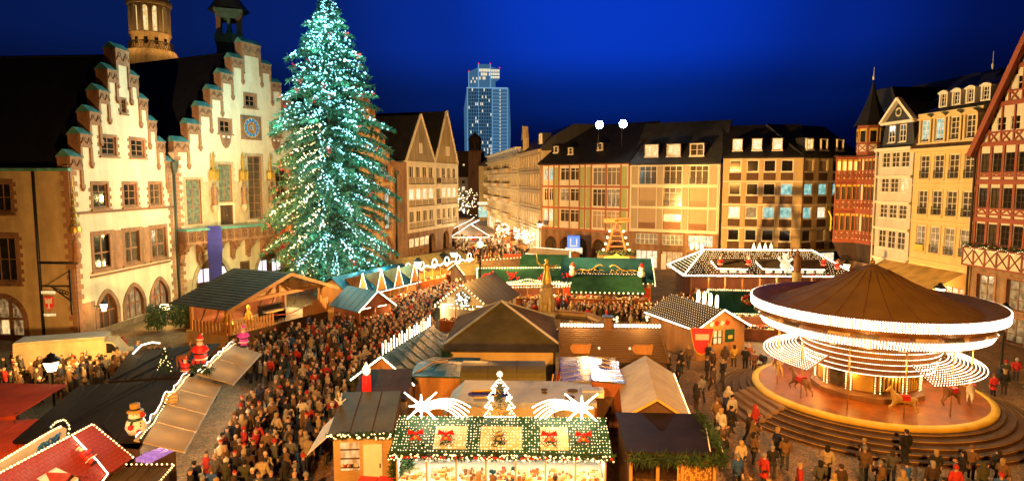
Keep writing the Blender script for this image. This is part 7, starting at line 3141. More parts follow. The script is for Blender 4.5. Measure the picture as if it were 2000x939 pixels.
# =================================================================== left foreground group
def tarp_roof(name, label, q, mname, th=.12, cat='stall', zlow=2.4, inset=.3, wall='wood_dark'):
    c = sum((Vector(p) for p in q), Vector()) / 4
    t = thing(name, label, cat, (c.x, c.y, 0))
    m = MB()
    Q = [Vector(p) - Vector((c.x, c.y, 0)) for p in q]
    m.slab(*Q, th)
    m.build('roof', mname, t)
    m = MB()
    for i in range(9):  # folds and seams of the tarp
        u, v = rg.random(), rg.random()
        p = Q[0].lerp(Q[1], u).lerp(Q[3].lerp(Q[2], u), 0.02)
        r = Q[3].lerp(Q[2], v)
        if i < 4:
            p, r = Q[0].lerp(Q[1], (i + 1) / 5), Q[3].lerp(Q[2], (i + 1) / 5)
        k = [p.lerp(r, t_ / 6) + Vector((rg.gauss(0, .03), rg.gauss(0, .03), .01)) for t_ in range(7)]
        m.tube(k, .02 if i < 4 else .028, 4)
    m.build('seam', mname, t, kind='stuff')
    w = MB()
    P = [(p.x * .9, p.y * .9) for p in Q]
    zz = min(p.z for p in Q) - th - .05
    for (xa, ya), (xb, yb) in zip(P, P[1:] + P[:1]):
        w.bar((xa, ya, zz / 2), (xb, yb, zz / 2), .08, zz)
    w.build('wall', wall, t)
    mx = max(abs(p.x) for p in Q)
    my = max(abs(p.y) for p in Q)
    footprint(c.x, c.y, 0, mx, my)
    return t


bk1 = tarp_roof('black_roof_stall', 'large stall with plain black tarp roof behind the snowman', [(-21.4, 26.5, 2.9), (-15.3, 25.6, 3.3), (-17.8, 33.6, 3.4), (-23.6, 34.0, 2.9)], 'tarp_black')
bk2 = tarp_roof('black_roof_stall', 'second black tarp roofed stall farther back, behind the santa group', [(-22.4, 34.6, 2.9), (-17.9, 34.4, 3.35), (-19.0, 40.8, 3.5), (-25.0, 41.0, 2.9)], 'tarp_black')
m = MB()
m.tube([(-2.9, 1.9, 3.1), (-2.6, 2.4, 3.55), (-2.2, 2.9, 3.6), (-1.8, 3.1, 3.5)], .05, 5)
m.build('rope_light', 'strip', bk2)
# beige awning flaps
for gi, (P0_, P1_, n, lab) in enumerate((((-15.6, 25.5, 3.35), (-18.0, 34.3, 3.4), 4, 'row of beige awning flaps on the near black stall, edged by a rope light'),
                                       ((-17.4, 34.4, 3.4), (-18.2, 40.6, 3.5), 2, 'pair of beige awning flaps on the farther black stall'))):
    a, b = Vector(P0_), Vector(P1_)
    t = thing('flap_awning', lab, 'awning', (a.x, a.y, 0))
    d = (b - a)
    for k in range(n):
        p = a + d * (k / n) + d.normalized() * .06
        q = a + d * ((k + 1) / n) - d.normalized() * .06
        o1, o2 = p + Vector((1.75, .55, -.75)), q + Vector((1.75, .55, -.75))
        m = MB()
        m.slab(*[v - Vector((a.x, a.y, 0)) for v in (p, o1, o2, q)], .06)
        m.build('awning_panel', 'awning_cloth', t)
        m = MB()
        m.bar(o1 - Vector((a.x, a.y, .04)), o2 - Vector((a.x, a.y, .04)), .07)
        m.build('edge_rail', 'white_paint', t)
    m = MB()
    K = 40
    pr = []
    for i in range(K + 1):
        u = i / K
        v = a.lerp(b, u) - Vector((a.x, a.y, 0)) + Vector((.1 + .05 * math.sin(u * 40), 0, .16 + (.35 if (gi == 0 and .45 < u < .6) else 0) * math.sin((u - .45) / .15 * PI) + .05 * math.sin(u * 55)))
        pr.append(v)
    m.tube(pr, .022, 5)
    m.build('rope_light', 'strip', t)
    m = MB()
    m.bulbs([v + Vector((.18, 0, -.08)) for v in pr[::4]], .24, .045)
    m.build('light_string', 'bulb', t, kind='stuff')
    for k in range(n):
        v = a.lerp(b, (k + .5) / n)
        point((v.x + .9, v.y + .3, v.z - .85), 75, WHITE, .15, 'flap_light')
        point((v.x + .3, v.y, v.z + .6), 7, WHITE, .15, 'rope_glow')
# snowman
sm = thing('snowman', 'snowman figure with hat and red mittens on the black tarp roof', 'figure', (-15.95, 26.3, 3.3), R(25))
m = MB()
m.lathe([(0, 0), (.3, .02), (.42, .3), (.36, .58), (.26, .68), (.28, .78), (.22, .98), (0, 1.05)], 12, sy=.8)
m.build('body', 'white_soft', sm)
m = MB()
m.lathe([(.32, .97), (.33, 1.02), (.19, 1.04), (.2, 1.32), (.0, 1.33)], 12)
m.build('hat', 'goods_gold', sm)
m = MB()
m.lathe([(.205, 1.06), (.21, 1.14)], 12)
m.build('hat_band', 'leather', sm)
m = MB()
m.lathe([(.28, .62), (.32, .68), (.26, .74)], 12)
m.bar((-.1, -.28, .66), (-.2, -.36, .4), .1, .04)
m.build('scarf', 'tarp_green', sm)
m = MB()
m.ball((-.16, -.34, .42), .13)
m.ball((.28, -.12, .84), .13)
m.ball((.12, -.34, .2), .1)
m.build('mitten', 'red_shiny', sm)
m = MB()
for zz in (.25, .42, .55):
    m.ball((.2, -.3, zz), .035)
m.ball((-.06, -.23, .9), .025)
m.ball((.08, -.23, .9), .025)
m.build('button', 'leather', sm)
# santa group with sleigh animal
figure_santa('larger santa figure with white beard standing on the farther black roof', (-17.9, 36.0, 3.4), R(20), 1.1)
rd = thing('reindeer_figure', 'brown reindeer figure left of the santa on the black roof', 'figure', (-18.75, 35.6, 3.35), R(30))
m = MB()
m.tube([(-.3, 0, .62), (0, 0, .66), (.3, 0, .68)], [.16, .19, .17], 8)
m.tube([(.3, 0, .7), (.45, 0, .95), (.5, 0, 1.1)], [.12, .09, .09], 7)
m.tube([(.44, 0, 1.12), (.7, 0, 1.03)], [.1, .05], 7)
for x in (-.28, .28):
    for y in (-.1, .1):
        m.tube([(x, y, .6), (x + .03, y, .32), (x, y, 0)], [.07, .045, .04], 5)
m.tube([(-.46, 0, .68), (-.52, 0, .6)], .04, 4)
m.build('body', 'goods_brown', rd)
m = MB()
for q in (-1, 1):
    m.tube([(.46, q * .05, 1.18), (.4, q * .2, 1.4), (.5, q * .28, 1.6)], .025, 4)
    m.tube([(.41, q * .18, 1.37), (.55, q * .22, 1.45)], .02, 4)
m.build('antler', 'wood_pale', rd)
sl_ = thing('sleigh', 'red toy sleigh with parcels between reindeer and santa', 'sleigh', (-18.35, 35.4, 3.35), R(30))
m = MB()
m.prism([(-.3, .15), (.3, .15), (.36, .55), (.28, .55), (.2, .35), (-.25, .35), (-.36, .7), (-.42, .68)], -.2, .2)
m.build('body', 'red_glow', sl_)
m = MB()
for y in (-.18, .18):
    m.tube([(-.4, y, .04), (.3, y, .04), (.45, y, .14)], .025, 4)
m.build('runner', 'gold', sl_)
m = MB()
m.box(-.2, .05, -.12, .1, .36, .6, 0)
m.box(.0, .18, -.14, .14, .36, .52, 1)
m.build('parcel', ['gold_paint', 'tarp_green'], sl_)
figure_santa('small elf figure at the foot of the little lit tree', (-18.0, 34.5, 3.35), 0, .6, 'elf_figure')
t = thing('mini_tree', 'little lit fir tree on the black roof left of the reindeer', 'tree', (-19.5, 35.2, 3.2))
m = MB()
m.tube([(0, 0, 0), (0, 0, 1.3)], .03, 4)
m.build('trunk', 'bark', t)
m = MB()
for _ in range(150):
    zz = rg.uniform(.1, 1.35)
    r_ = .38 * (1.45 - zz) / 1.3
    a = rg.uniform(0, 2 * PI)
    m.tuft((r_ * math.cos(a) * .8, r_ * math.sin(a) * .8, zz), 3, .07, .16, 0, w=.025)
m.build('crown', 'fir_dark', t)
m = MB()
for _ in range(22):
    zz = rg.uniform(.15, 1.3)
    r_ = .42 * (1.5 - zz) / 1.3
    a = rg.uniform(PI, 2 * PI)
    m.octa((r_ * math.cos(a), r_ * math.sin(a), zz), .035)
m.octa((0, 0, 1.42), .07)
m.build('bulb', 'bulb', t, kind='stuff')
m = MB()
for _ in range(60):
    m.tuft((rg.uniform(-.5, .6), rg.uniform(-.3, .3), rg.uniform(0, .25)), 4, .12, .35, 0, w=.03)
o = m.build('fir_branches', 'fir_dark')
o.location = (-17.5, 35.0, 3.35)
tag(o, 'heap of fir branches at the santa figure\'s feet', 'branches')
pk = figure_santa('pink lit santa figure at the far tip of the beige flaps', (-17.0, 39.8, 3.5), R(10), .85)
for c in pk.children:
    if c.name.startswith(('coat', 'cap')):
        c.data = c.data.copy()
        c.data.materials[0] = emis('pink_glow', (1, .06, .35), .18, base=(.5, .05, .2))
bx = thing('wooden_crate', 'small wooden crate lying on the black tarp roof', 'crate', (-16.6, 30.3, 3.28), R(20))
m = MB()
m.box(-.3, .3, -.22, .22, 0, .05)
for zz in (.1, .26):
    m.box(-.3, .3, -.24, -.22, zz, zz + .11)
    m.box(-.3, .3, .22, .24, zz, zz + .11)
    m.box(-.32, -.3, -.24, .24, zz, zz + .11)
    m.box(.3, .32, -.24, .24, zz, zz + .11)
m.build('boards', 'goods_gold', bx)
# purple lit goods
pg = thing('purple_lit_display', 'goods display glowing purple below the beige flaps', 'display', (-15.15, 26.2, 0), R(75))
m = MB()
m.box(-.7, .7, -.4, .4, 0, 2.35)
m.build('stand', 'wood_dark', pg)
m = MB()
for i in range(4):
    for j in range(3):
        m.box(-.65 + i * .34, -.38 + i * .34, -.36 + j * .26, -.16 + j * .26, 2.36, 2.45 + .12 * rg.random())
m.build('goods', 'purple_lit', pg, kind='stuff')
# long sign with bulbs
sgn = thing('bulb_sign', 'long arched sign board outlined with glowing bulbs and blue ornament', 'sign', (-18.4, 21.9, 0), math.atan2(3.6, -.15))
m = MB()
out_ = [(-1.5, 3.35), (3.3, 3.25), (3.75, 3.45), (3.85, 3.75), (3.55, 3.98), (2.9, 4.0), (-1.5, 3.95)]
m.prism(out_, -.06, .06)
m.build('board', 'plaster_white', sgn)
m = MB()
m.bulbs([(x, -.1, z) for x, z in [(-1.5, 3.3), (3.3, 3.2), (3.85, 3.45), (3.98, 3.8), (3.7, 4.2), (3.2, 4.3), (2.8, 4.2)]], .15, .055)
m.bulbs([(-1.5, -.1, 4.0), (2.9, -.1, 4.05), (3.5, -.1, 4.0)], .15, .055)
m.build('bulb_row', 'bulb', sgn, kind='stuff')
m = MB()
for k in range(6):
    m.tube([(2.2 + .2 * k + .12 * math.cos(a), -.08, 3.6 + .12 * math.sin(a) + .04 * (k % 2)) for a in [i * PI / 4 for i in range(8)]], .035, 4, closed=True)
m.tube([(1.9, -.08, 3.4), (2.3, -.08, 3.75), (2.8, -.08, 3.5), (3.4, -.08, 3.75)], .05, 4)
m.build('blue_ornament', 'clock_blue', sgn)
m = MB()
m.box(-1.5, 3.4, .0, .1, 2.2, 3.25)
m.tube([(-1.2, .1, 0), (-1.2, .1, 3.4)], .06, 5)
m.tube([(3.0, .1, 0), (3.0, .1, 3.4)], .06, 5)
m.build('support', 'wood_dark', sgn)
# red tiled hut
rhA = Vector((-17.75, 21.3, 0))
rha = math.atan2(4.3, .3)
rh_ = thing('red_tiled_hut', 'hut with red shingle roof, bulb lined gable and little dormer', 'stall', (rhA.x, rhA.y, 0), rha)
footprint(-16.9, 23.5, rha, 2.6, 1.9)
Lr = 4.5
rdg, eav, hw_ = 3.85, 2.5, 1.65
m = MB()
m.box(-.6, Lr - .25, -hw_ + .15, hw_ - .15, 0, 2.45)
m.prismx([(-hw_ + .15, 2.45), (hw_ - .15, 2.45), (0, 3.7)], -.6, Lr - .25)
m.build('wall', 'wood_red', rh_)
for s in (-1, 1):
    m = MB()
    q = [(-.8, s * hw_, eav), (Lr, s * hw_, eav), (Lr, 0, rdg), (-.8, 0, rdg)]
    m.slab(*(q if s < 0 else q[::-1]), .06)
    m.build('roof_panel', 'tile_red', rh_)
    if s < 0:
        nrow = 12
        for r in range(nrow):
            for k in range(20):
                t0 = (r + .5) / nrow
                x = -.75 + k * .262 + .13 * (r % 2)
                if x > Lr - .1:
                    continue
                ubox('roof_tile', 'tile_red', rh_, (x + .13, s * hw_ * (1 - t0), eav + (rdg - eav) * t0 + .045), (.245, .2, .035), (R(39) + .12, 0, 0))
m = MB()
m.bulbs([(-.8, 0, rdg + .08), (Lr, 0, rdg + .08), (Lr + .03, -hw_ - .05, eav)], .15, .06)
m.bulbs([(Lr + .03, 0, rdg + .08), (Lr + .03, hw_, eav)], .15, .06)
m.build('light_string', 'bulb', rh_, kind='stuff')
d_ = MB()
d_.slab((1.0, -1.75, 2.95), (1.9, -1.75, 2.95), (1.9, -.75, 3.35), (1.0, -.75, 3.35), .05) if False else None
d_.prismx([(-1.5, 2.55), (-.6, 2.55), (-.6, 3.4), (-1.5, 3.0)], .8, 1.7, 0)
d_.slab((.6, -1.6, 3.0), (1.25, -1.6, 3.4), (1.25, -.3, 3.4), (.6, -.3, 3.0), .05, 1)
d_.slab((1.9, -.3, 3.0), (1.25, -.3, 3.4), (1.25, -1.6, 3.4), (1.9, -1.6, 3.0), .05, 1)
d_.box(.85, 1.65, -1.52, -1.5, 2.6, 3.0, 2)
d_.build('roof_dormer', ['white_soft', 'tile_red', 'win_white'], rh_)
for k in range(4):
    point(W2((rhA.x, rhA.y, 0), rha, (.2 + k * 1.2, -.75, 4.3)), 9, WHITE, .15, 'bulb_glow')
cl = figure_santa('santa figure climbing the red tiled roof on a white rope', (0, 0, 0), 0, .62)
cl.location = W2((rhA.x, rhA.y, 3.0), rha, (2.9, -1.25, 0))
cl.rotation_euler = (R(-48), 0, rha)
m = MB()
rp_ = [W2((rhA.x, rhA.y, 0), rha, q) for q in ((3.3, -.1, 3.9), (3.2, -.5, 3.6), (2.95, -1.3, 3.1), (2.9, -1.75, 2.6), (2.3, -1.85, 2.45), (1.6, -1.8, 2.5))]
m.tube(rp_, .03, 5)
tag(m.build('rope_light', 'strip'), 'white rope light trailing down the red tiled roof', 'rope light')
# flat brown annex in front of the red roof
ax = tarp_roof('annex_stall', 'low brown roofed annex with bulb edge beside the red tiled hut', [(-15.6, 21.5, 2.2), (-13.4, 21.8, 2.2), (-13.9, 25.2, 2.3), (-16.2, 25.3, 2.3)], 'tarp_brown')
m = MB()
m.bulbs([(-1.4, 1.9, 2.4), (.9, 1.9, 2.4), (1.3, -1.6, 2.3)], .2, .05)
m.build('light_string', 'bulb', ax, kind='stuff')
point((-13.2, 23.5, 2.2), 40, WARM, .2)
# red canopies
rc = thing('red_canopy', 'large red canvas canopy at the left edge', 'canopy', (-25.5, 31.5, 0))
m = MB()
m.slab((-3.6, -3.2, 2.75), (1.6, -1.6, 2.75), (1.75, 1.75, 3.2), (-4.0, 1.8, 3.3), .06)
m.build('canvas', 'tarp_red', rc)
m = MB()
m.slab((1.6, -1.6, 2.45), (-3.6, -3.2, 2.45), (-3.6, -3.2, 2.75), (1.6, -1.6, 2.75), .03)
m.build('valance', 'tarp_red', rc)
for x, y in ((-3.3, -2.9), (1.5, -1.4), (1.6, 1.5)):
    ubox('post', 'wood_dark', rc, (x, y, 1.4), (.1, .1, 2.8))
rc2 = tarp_roof('rust_roof_stall', 'rust brown roofed stall below the red canopy', [(-24.5, 25.2, 2.6), (-20.4, 25.8, 2.5), (-21.4, 29.2, 2.9), (-25.2, 28.6, 2.9)], 'tarp_red', wall='wood_red')
point((-20.5, 24.5, 4.6), 60, WARM, .3)
for lx_, ly_ in ((-27, 44), (-21, 46)):
    point((lx_, ly_, 4.2), 60, WARM, .3)

# =================================================================== carousel
CX, CY = 22.2, 39.1
ca = thing('carousel', 'big old carousel with conical brown roof and bright bulb rings', 'carousel', (CX, CY, 0), R(12))
footprint(CX, CY, 0, 6.6, 6.6)
for k in range(5):
    r = 8.9 - k * .48
    m = MB()
    n = 64
    m.lathe([(r, .0 + k * .17), (r, .17 + k * .17), (r - .50, .17 + k * .17)], n, sm=False)
    m.lathe([(r + .03, .135 + k * .17), (r + .03, .172 + k * .17)], n, sm=False, mi=1)  # gold strip stands for light caught along the tread edge
    m.build('step', ['wood_dark', 'goods_gold'], ca)
for k in range(5):  # straight stair flight on the left
    ubox('stair_tread', 'stone_brown', ca, (-8.35 + .48 * k - .35, .4, .1 + .17 * k), (.47, 4.6 - .2 * k, .17), (0, 0, R(-4)))
m = MB()
m.lathe([(6.62, .85), (6.62, 1.05), (6.3, 1.1), (0, 1.1)], 72, sm=False)
m.build('platform', 'floor_polish', ca)
m = MB()
m.lathe([(6.64, .8), (6.72, .9), (6.72, 1.06), (6.45, 1.125), (6.3, 1.112)], 72)
m.build('platform_rim', 'gold_paint', ca)
# centre drum with mirrors, organ pipes and bulb columns
m = MB()
m.lathe([(3.2, 1.1), (3.2, 1.4), (2.8, 1.55), (2.8, 3.6)], 12, sm=False)
m.build('centre_drum', 'carousel_brown', ca)
for k in range(12):
    a = 2 * PI * (k + .5) / 12
    ubox('mirror_panel', 'gold' if k % 2 else 'glass_mid', ca, (2.72 * math.cos(a), 2.72 * math.sin(a), 2.45), (.08, 1.05, 1.6), (0, 0, a))
    ubox('panel_frame', 'gold_paint', ca, (2.75 * math.cos(a), 2.75 * math.sin(a), 3.2), (.1, 1.25, .14), (0, 0, a))
    a2 = 2 * PI * k / 12
    m = MB()
    for q in (-.14, .14):
        m.bulbs([(2.95 * math.cos(a2) - q * math.sin(a2), 2.95 * math.sin(a2) + q * math.cos(a2), 1.6), (2.95 * math.cos(a2) - q * math.sin(a2), 2.95 * math.sin(a2) + q * math.cos(a2), 2.9)], .14, .05)
    m.build('bulb_column', 'bulb', ca, kind='stuff')
m = MB()
for k in range(14):
    a = R(-118 + k * 4.4)
    m.lathe([(.06, 1.9), (.06, 3.0 + .35 * abs(math.sin(k * .45))), (.0, 3.4)], 6, (2.9 * math.cos(a), 2.9 * math.sin(a), -.1))
m.build('organ_pipe', 'gold', ca, kind='stuff')
# inner canopy cone with bulb rings
m = MB()
m.lathe([(2.4, 2.75), (3.45, 2.85), (3.6, 3.0), (4.05, 4.6), (4.2, 5.0)], 48)
m.build('inner_canopy', 'carousel_brown', ca)
for k in range(6):
    t = k / 5
    r = 3.5 + .5 * t + .06
    zz = 2.88 + 1.75 * t
    m = MB()
    m.bulbs([(r * math.cos(a), r * math.sin(a), zz) for a in [i * 2 * PI / 72 for i in range(72)]], .115, .036, closed=True)
    m.build('bulb_ring', 'strip', ca)
# spreading arms below the canopy with bulbs
LOBES = [R(146), R(-46)]
for k in range(16):
    a = LOBES[k // 8] + R(-52 + 15 * (k % 8))
    m = MB()
    m.bar((3.9 * math.cos(a), 3.9 * math.sin(a), 3.75), (6.05 * math.cos(a), 6.05 * math.sin(a), 3.15), .1, .06)
    m.build('light_arm', 'carousel_brown', ca)
for k in range(11):
    r = 4.15 + k * .19
    m = MB()
    for lb in LOBES:
        ws_ = R(54)
        n = int(2 * ws_ * r / .17)
        for i in range(n):
            a = lb - ws_ + 2 * ws_ * i / n
            m.octa((r * math.cos(a), r * math.sin(a), 3.74 - .28 * (r - 3.9) + .05), .034)
    m.build('bulb_arc', 'strip', ca, kind='stuff')
# canopy
m = MB()
m.lathe([(5.75, 6.35), (5.0, 6.62), (3.6, 7.2), (2.2, 7.85), (.9, 8.55), (.25, 8.85), (0, 8.9)], 96)
m.build('canopy_roof', 'carousel_roof', ca)
m = MB()
m.lathe([(5.75, 6.35), (6.75, 6.75), (6.88, 6.72), (6.86, 6.2), (6.7, 5.9), (6.35, 5.55), (6.15, 5.05), (6.0, 4.95), (4.2, 5.0)], 96)
m.build('canopy_rim', 'carousel_brown', ca)
for nm, r0, z0, r1, z1, n in (('bulb_band', 6.9, 6.66, 6.88, 6.2, 5), ('bulb_band', 6.36, 5.48, 6.2, 5.12, 4)):
    for k in range(n):
        t = k / (n - 1)
        r = r0 + (r1 - r0) * t + .03
        zz = z0 + (z1 - z0) * t
        m = MB()
        m.bulbs([(r * math.cos(a), r * math.sin(a), zz) for a in [i * 2 * PI / 90 for i in range(90)]], .13, .058, closed=True)
        m.build(nm, 'strip', ca)
m = MB()
m.ball((0, 0, 9.0), .18)
m.build('finial', 'gold', ca)
for k in range(18):
    a = 2 * PI * k / 18
    for r, zz, w in ((7.2, 6.4, 55), (6.7, 5.0, 55), (5.2, 4.2, 40)):
        if (r > 7 and k % 3) or (r > 6 and k % 2):
            continue
        point((CX + r * math.cos(a), CY + r * math.sin(a), zz), w, (1, .60, .22), .2, 'carousel_light')
for k in range(8):
    a = 2 * PI * k / 8
    point((CX + 3.0 * math.cos(a), CY + 3.0 * math.sin(a), 2.6), 45, (1, .45, .09), .2, 'carousel_light')
m = MB()
for k in range(24):
    a = 2 * PI * k / 24
    c_, s_ = math.cos(a), math.sin(a)
    m.tube([(r * c_, r * s_, z + .012) for r, z in [(5.75, 6.35), (5.0, 6.62), (3.6, 7.2), (2.2, 7.85), (.9, 8.55)]], .022, 4)
m.build('canopy_seam', 'carousel_brown', ca)
for k in range(30):
    a = 2 * PI * k / 30
    ubox('painted_panel', ['goods_gold', 'tarp_brown', 'goods_brown'][k % 3], ca, (6.60 * math.cos(a), 6.60 * math.sin(a), 5.8), (.06, 1.1, .32), (0, R(-38), a))
# riding horses on their poles, at rest


def horse_mesh():
    V, E, Q = [], [], []

    def nd(p, r, par=None):
        V.append(p)
        Q.append(r)
        if par is not None:
            E.append((par, len(V) - 1))
        return len(V) - 1
    b0 = nd((0, 0, 1.0), (.20, .22))
    b1 = nd((.38, 0, 1.03), (.19, .22), b0)
    b2 = nd((-.38, 0, 1.03), (.20, .21), b0)
    n1 = nd((.58, 0, 1.28), (.11, .15), b1)
    n2 = nd((.70, 0, 1.52), (.08, .11), n1)
    h1 = nd((.78, 0, 1.60), (.07, .08), n2)
    nd((1.0, 0, 1.42), (.05, .055), h1)
    nd((.72, .05, 1.74), .02, h1)
    nd((.72, -.05, 1.74), .02, h1)
    t1 = nd((-.60, 0, 1.05), .06, b2)
    nd((-.72, 0, .70), .05, t1)
    for y in (-.11, .11):
        k1 = nd((.52 + y, y, .72), .075, b1)
        k2 = nd((.72 + y, y, .58), .05, k1)
        nd((.60 + y, y, .32), .04, k2)
        k1 = nd((-.42, y, .72), .09, b2)
        k2 = nd((-.62 + y, y, .50), .05, k1)
        nd((-.66 + y, y, .22), .04, k2)
    return V, E, Q


HORSE = []
# poles of the riding places, at rest
for k in range(12):
    a = 2 * PI * (k + .3) / 12
    m = MB()
    m.tube([(5.3 * math.cos(a), 5.3 * math.sin(a), 1.1), (5.3 * math.cos(a), 5.3 * math.sin(a), 5.0)], .035, 6)
    m.build('brass_pole', 'gold', ca)
    HORSE.append((a, k))

# awning before the yellow house
aw = thing('shop_awning', 'long ochre shop awning in front of the yellow house', 'awning', (*ozp(9.9, -.1), 0), math.atan2(dOZ[1], dOZ[0]))
for k in range(4):
    m = MB()
    x0, x1 = -.6 + k * 2.75, -.6 + (k + 1) * 2.75 - .02
    m.slab((x0, -3.2, 3.9), (x1, -3.2, 3.9), (x1, -.05, 5.4), (x0, -.05, 5.4), .05)
    m.box(x0, x1, -3.24, -3.2, 3.6, 3.92)
    m.build('awning_panel', 'goods_gold', aw)
goods(aw, -.4, 10, -3.0, -.6, 1.0, 120, .4)
m = MB()
m.box(-.4, 10, -3.0, -.5, 0, 1.0)
m.build('table', 'wood_orange', aw)
for k in range(4):
    point((*ozp(10.2 + k * 2.6, -1.9), 3.3), 190, WARM, .2)
# =================================================================== people
def skinmesh(name, V, E, Rr, mats, root=0, sub=1, matfn=None):
    me = bpy.data.meshes.new(name + '_base')
    me.from_pydata(V, E, [])
    o = bpy.data.objects.new(name + '_base', me)
    col.objects.link(o)
    md = o.modifiers.new('s', 'SKIN')
    md.use_smooth_shade = True
    for i, r in enumerate(Rr):
        sv = me.skin_vertices[0].data[i]
        sv.radius = r if isinstance(r, tuple) else (r, r)
        sv.use_root = (i == root)
    if sub:
        s = o.modifiers.new('u', 'SUBSURF')
        s.levels = sub
        s.render_levels = sub
    dg = bpy.context.evaluated_depsgraph_get()
    dg.update()
    nm = bpy.data.meshes.new_from_object(o.evaluated_get(dg))
    nm.name = name
    nm.materials.clear()
    for m in mats:
        nm.materials.append(MATS[m])
    if matfn:
        for p in nm.polygons:
            p.material_index = matfn(p.center)
    for p in nm.polygons:
        p.use_smooth = True
    bpy.data.objects.remove(o)
    bpy.data.meshes.remove(me)
    return nm


def pose(kind):
    """joints of a standing adult, facing -y, 1.72 m"""
    J = dict(pel=(0, 0, .93), sp=(0, 0, 1.12), ch=(0, -.01, 1.32), nk=(0, 0, 1.47))
    st = dict(stand=0.0, walk=.28, hold=.05, look=0.0, carry=.12, point=.2)[kind]
    for s, q in (('l', -1), ('r', 1)):
        J['hip' + s] = (q * .095, 0, .88)
        J['kn' + s] = (q * .10, -.03 - q * st * .45, .48)
        J['an' + s] = (q * .105, .02 - q * st * (.9 if q < 0 else .95), .09 + (.05 if st > .2 and q > 0 else 0))
        J['to' + s] = (q * .12, J['an' + s][1] - .16, .045)
        J['sh' + s] = (q * .19, 0, 1.39)
        if kind == 'hold' or (kind == 'carry' and q > 0):
            J['el' + s] = (q * .25, .02, 1.12)
            J['wr' + s] = (q * .12, -.24, 1.17)
            hd = Vector((-q * .35, -.85, .25))
        elif kind == 'look' and q > 0 or (kind == 'point' and q < 0):
            J['el' + s] = (q * .27, -.12, 1.16)
            J['wr' + s] = (q * .14, -.26, 1.42)
            hd = Vector((-q * .3, -.5, .8))
        else:
            sw = q * st * .6
            J['el' + s] = (q * .25, .03 + sw * .5, 1.12)
            J['wr' + s] = (q * .25, -.04 + sw, .88)
            hd = Vector((0, -.12 + sw, -1))
        J['hd' + s] = hd.normalized()
    return J


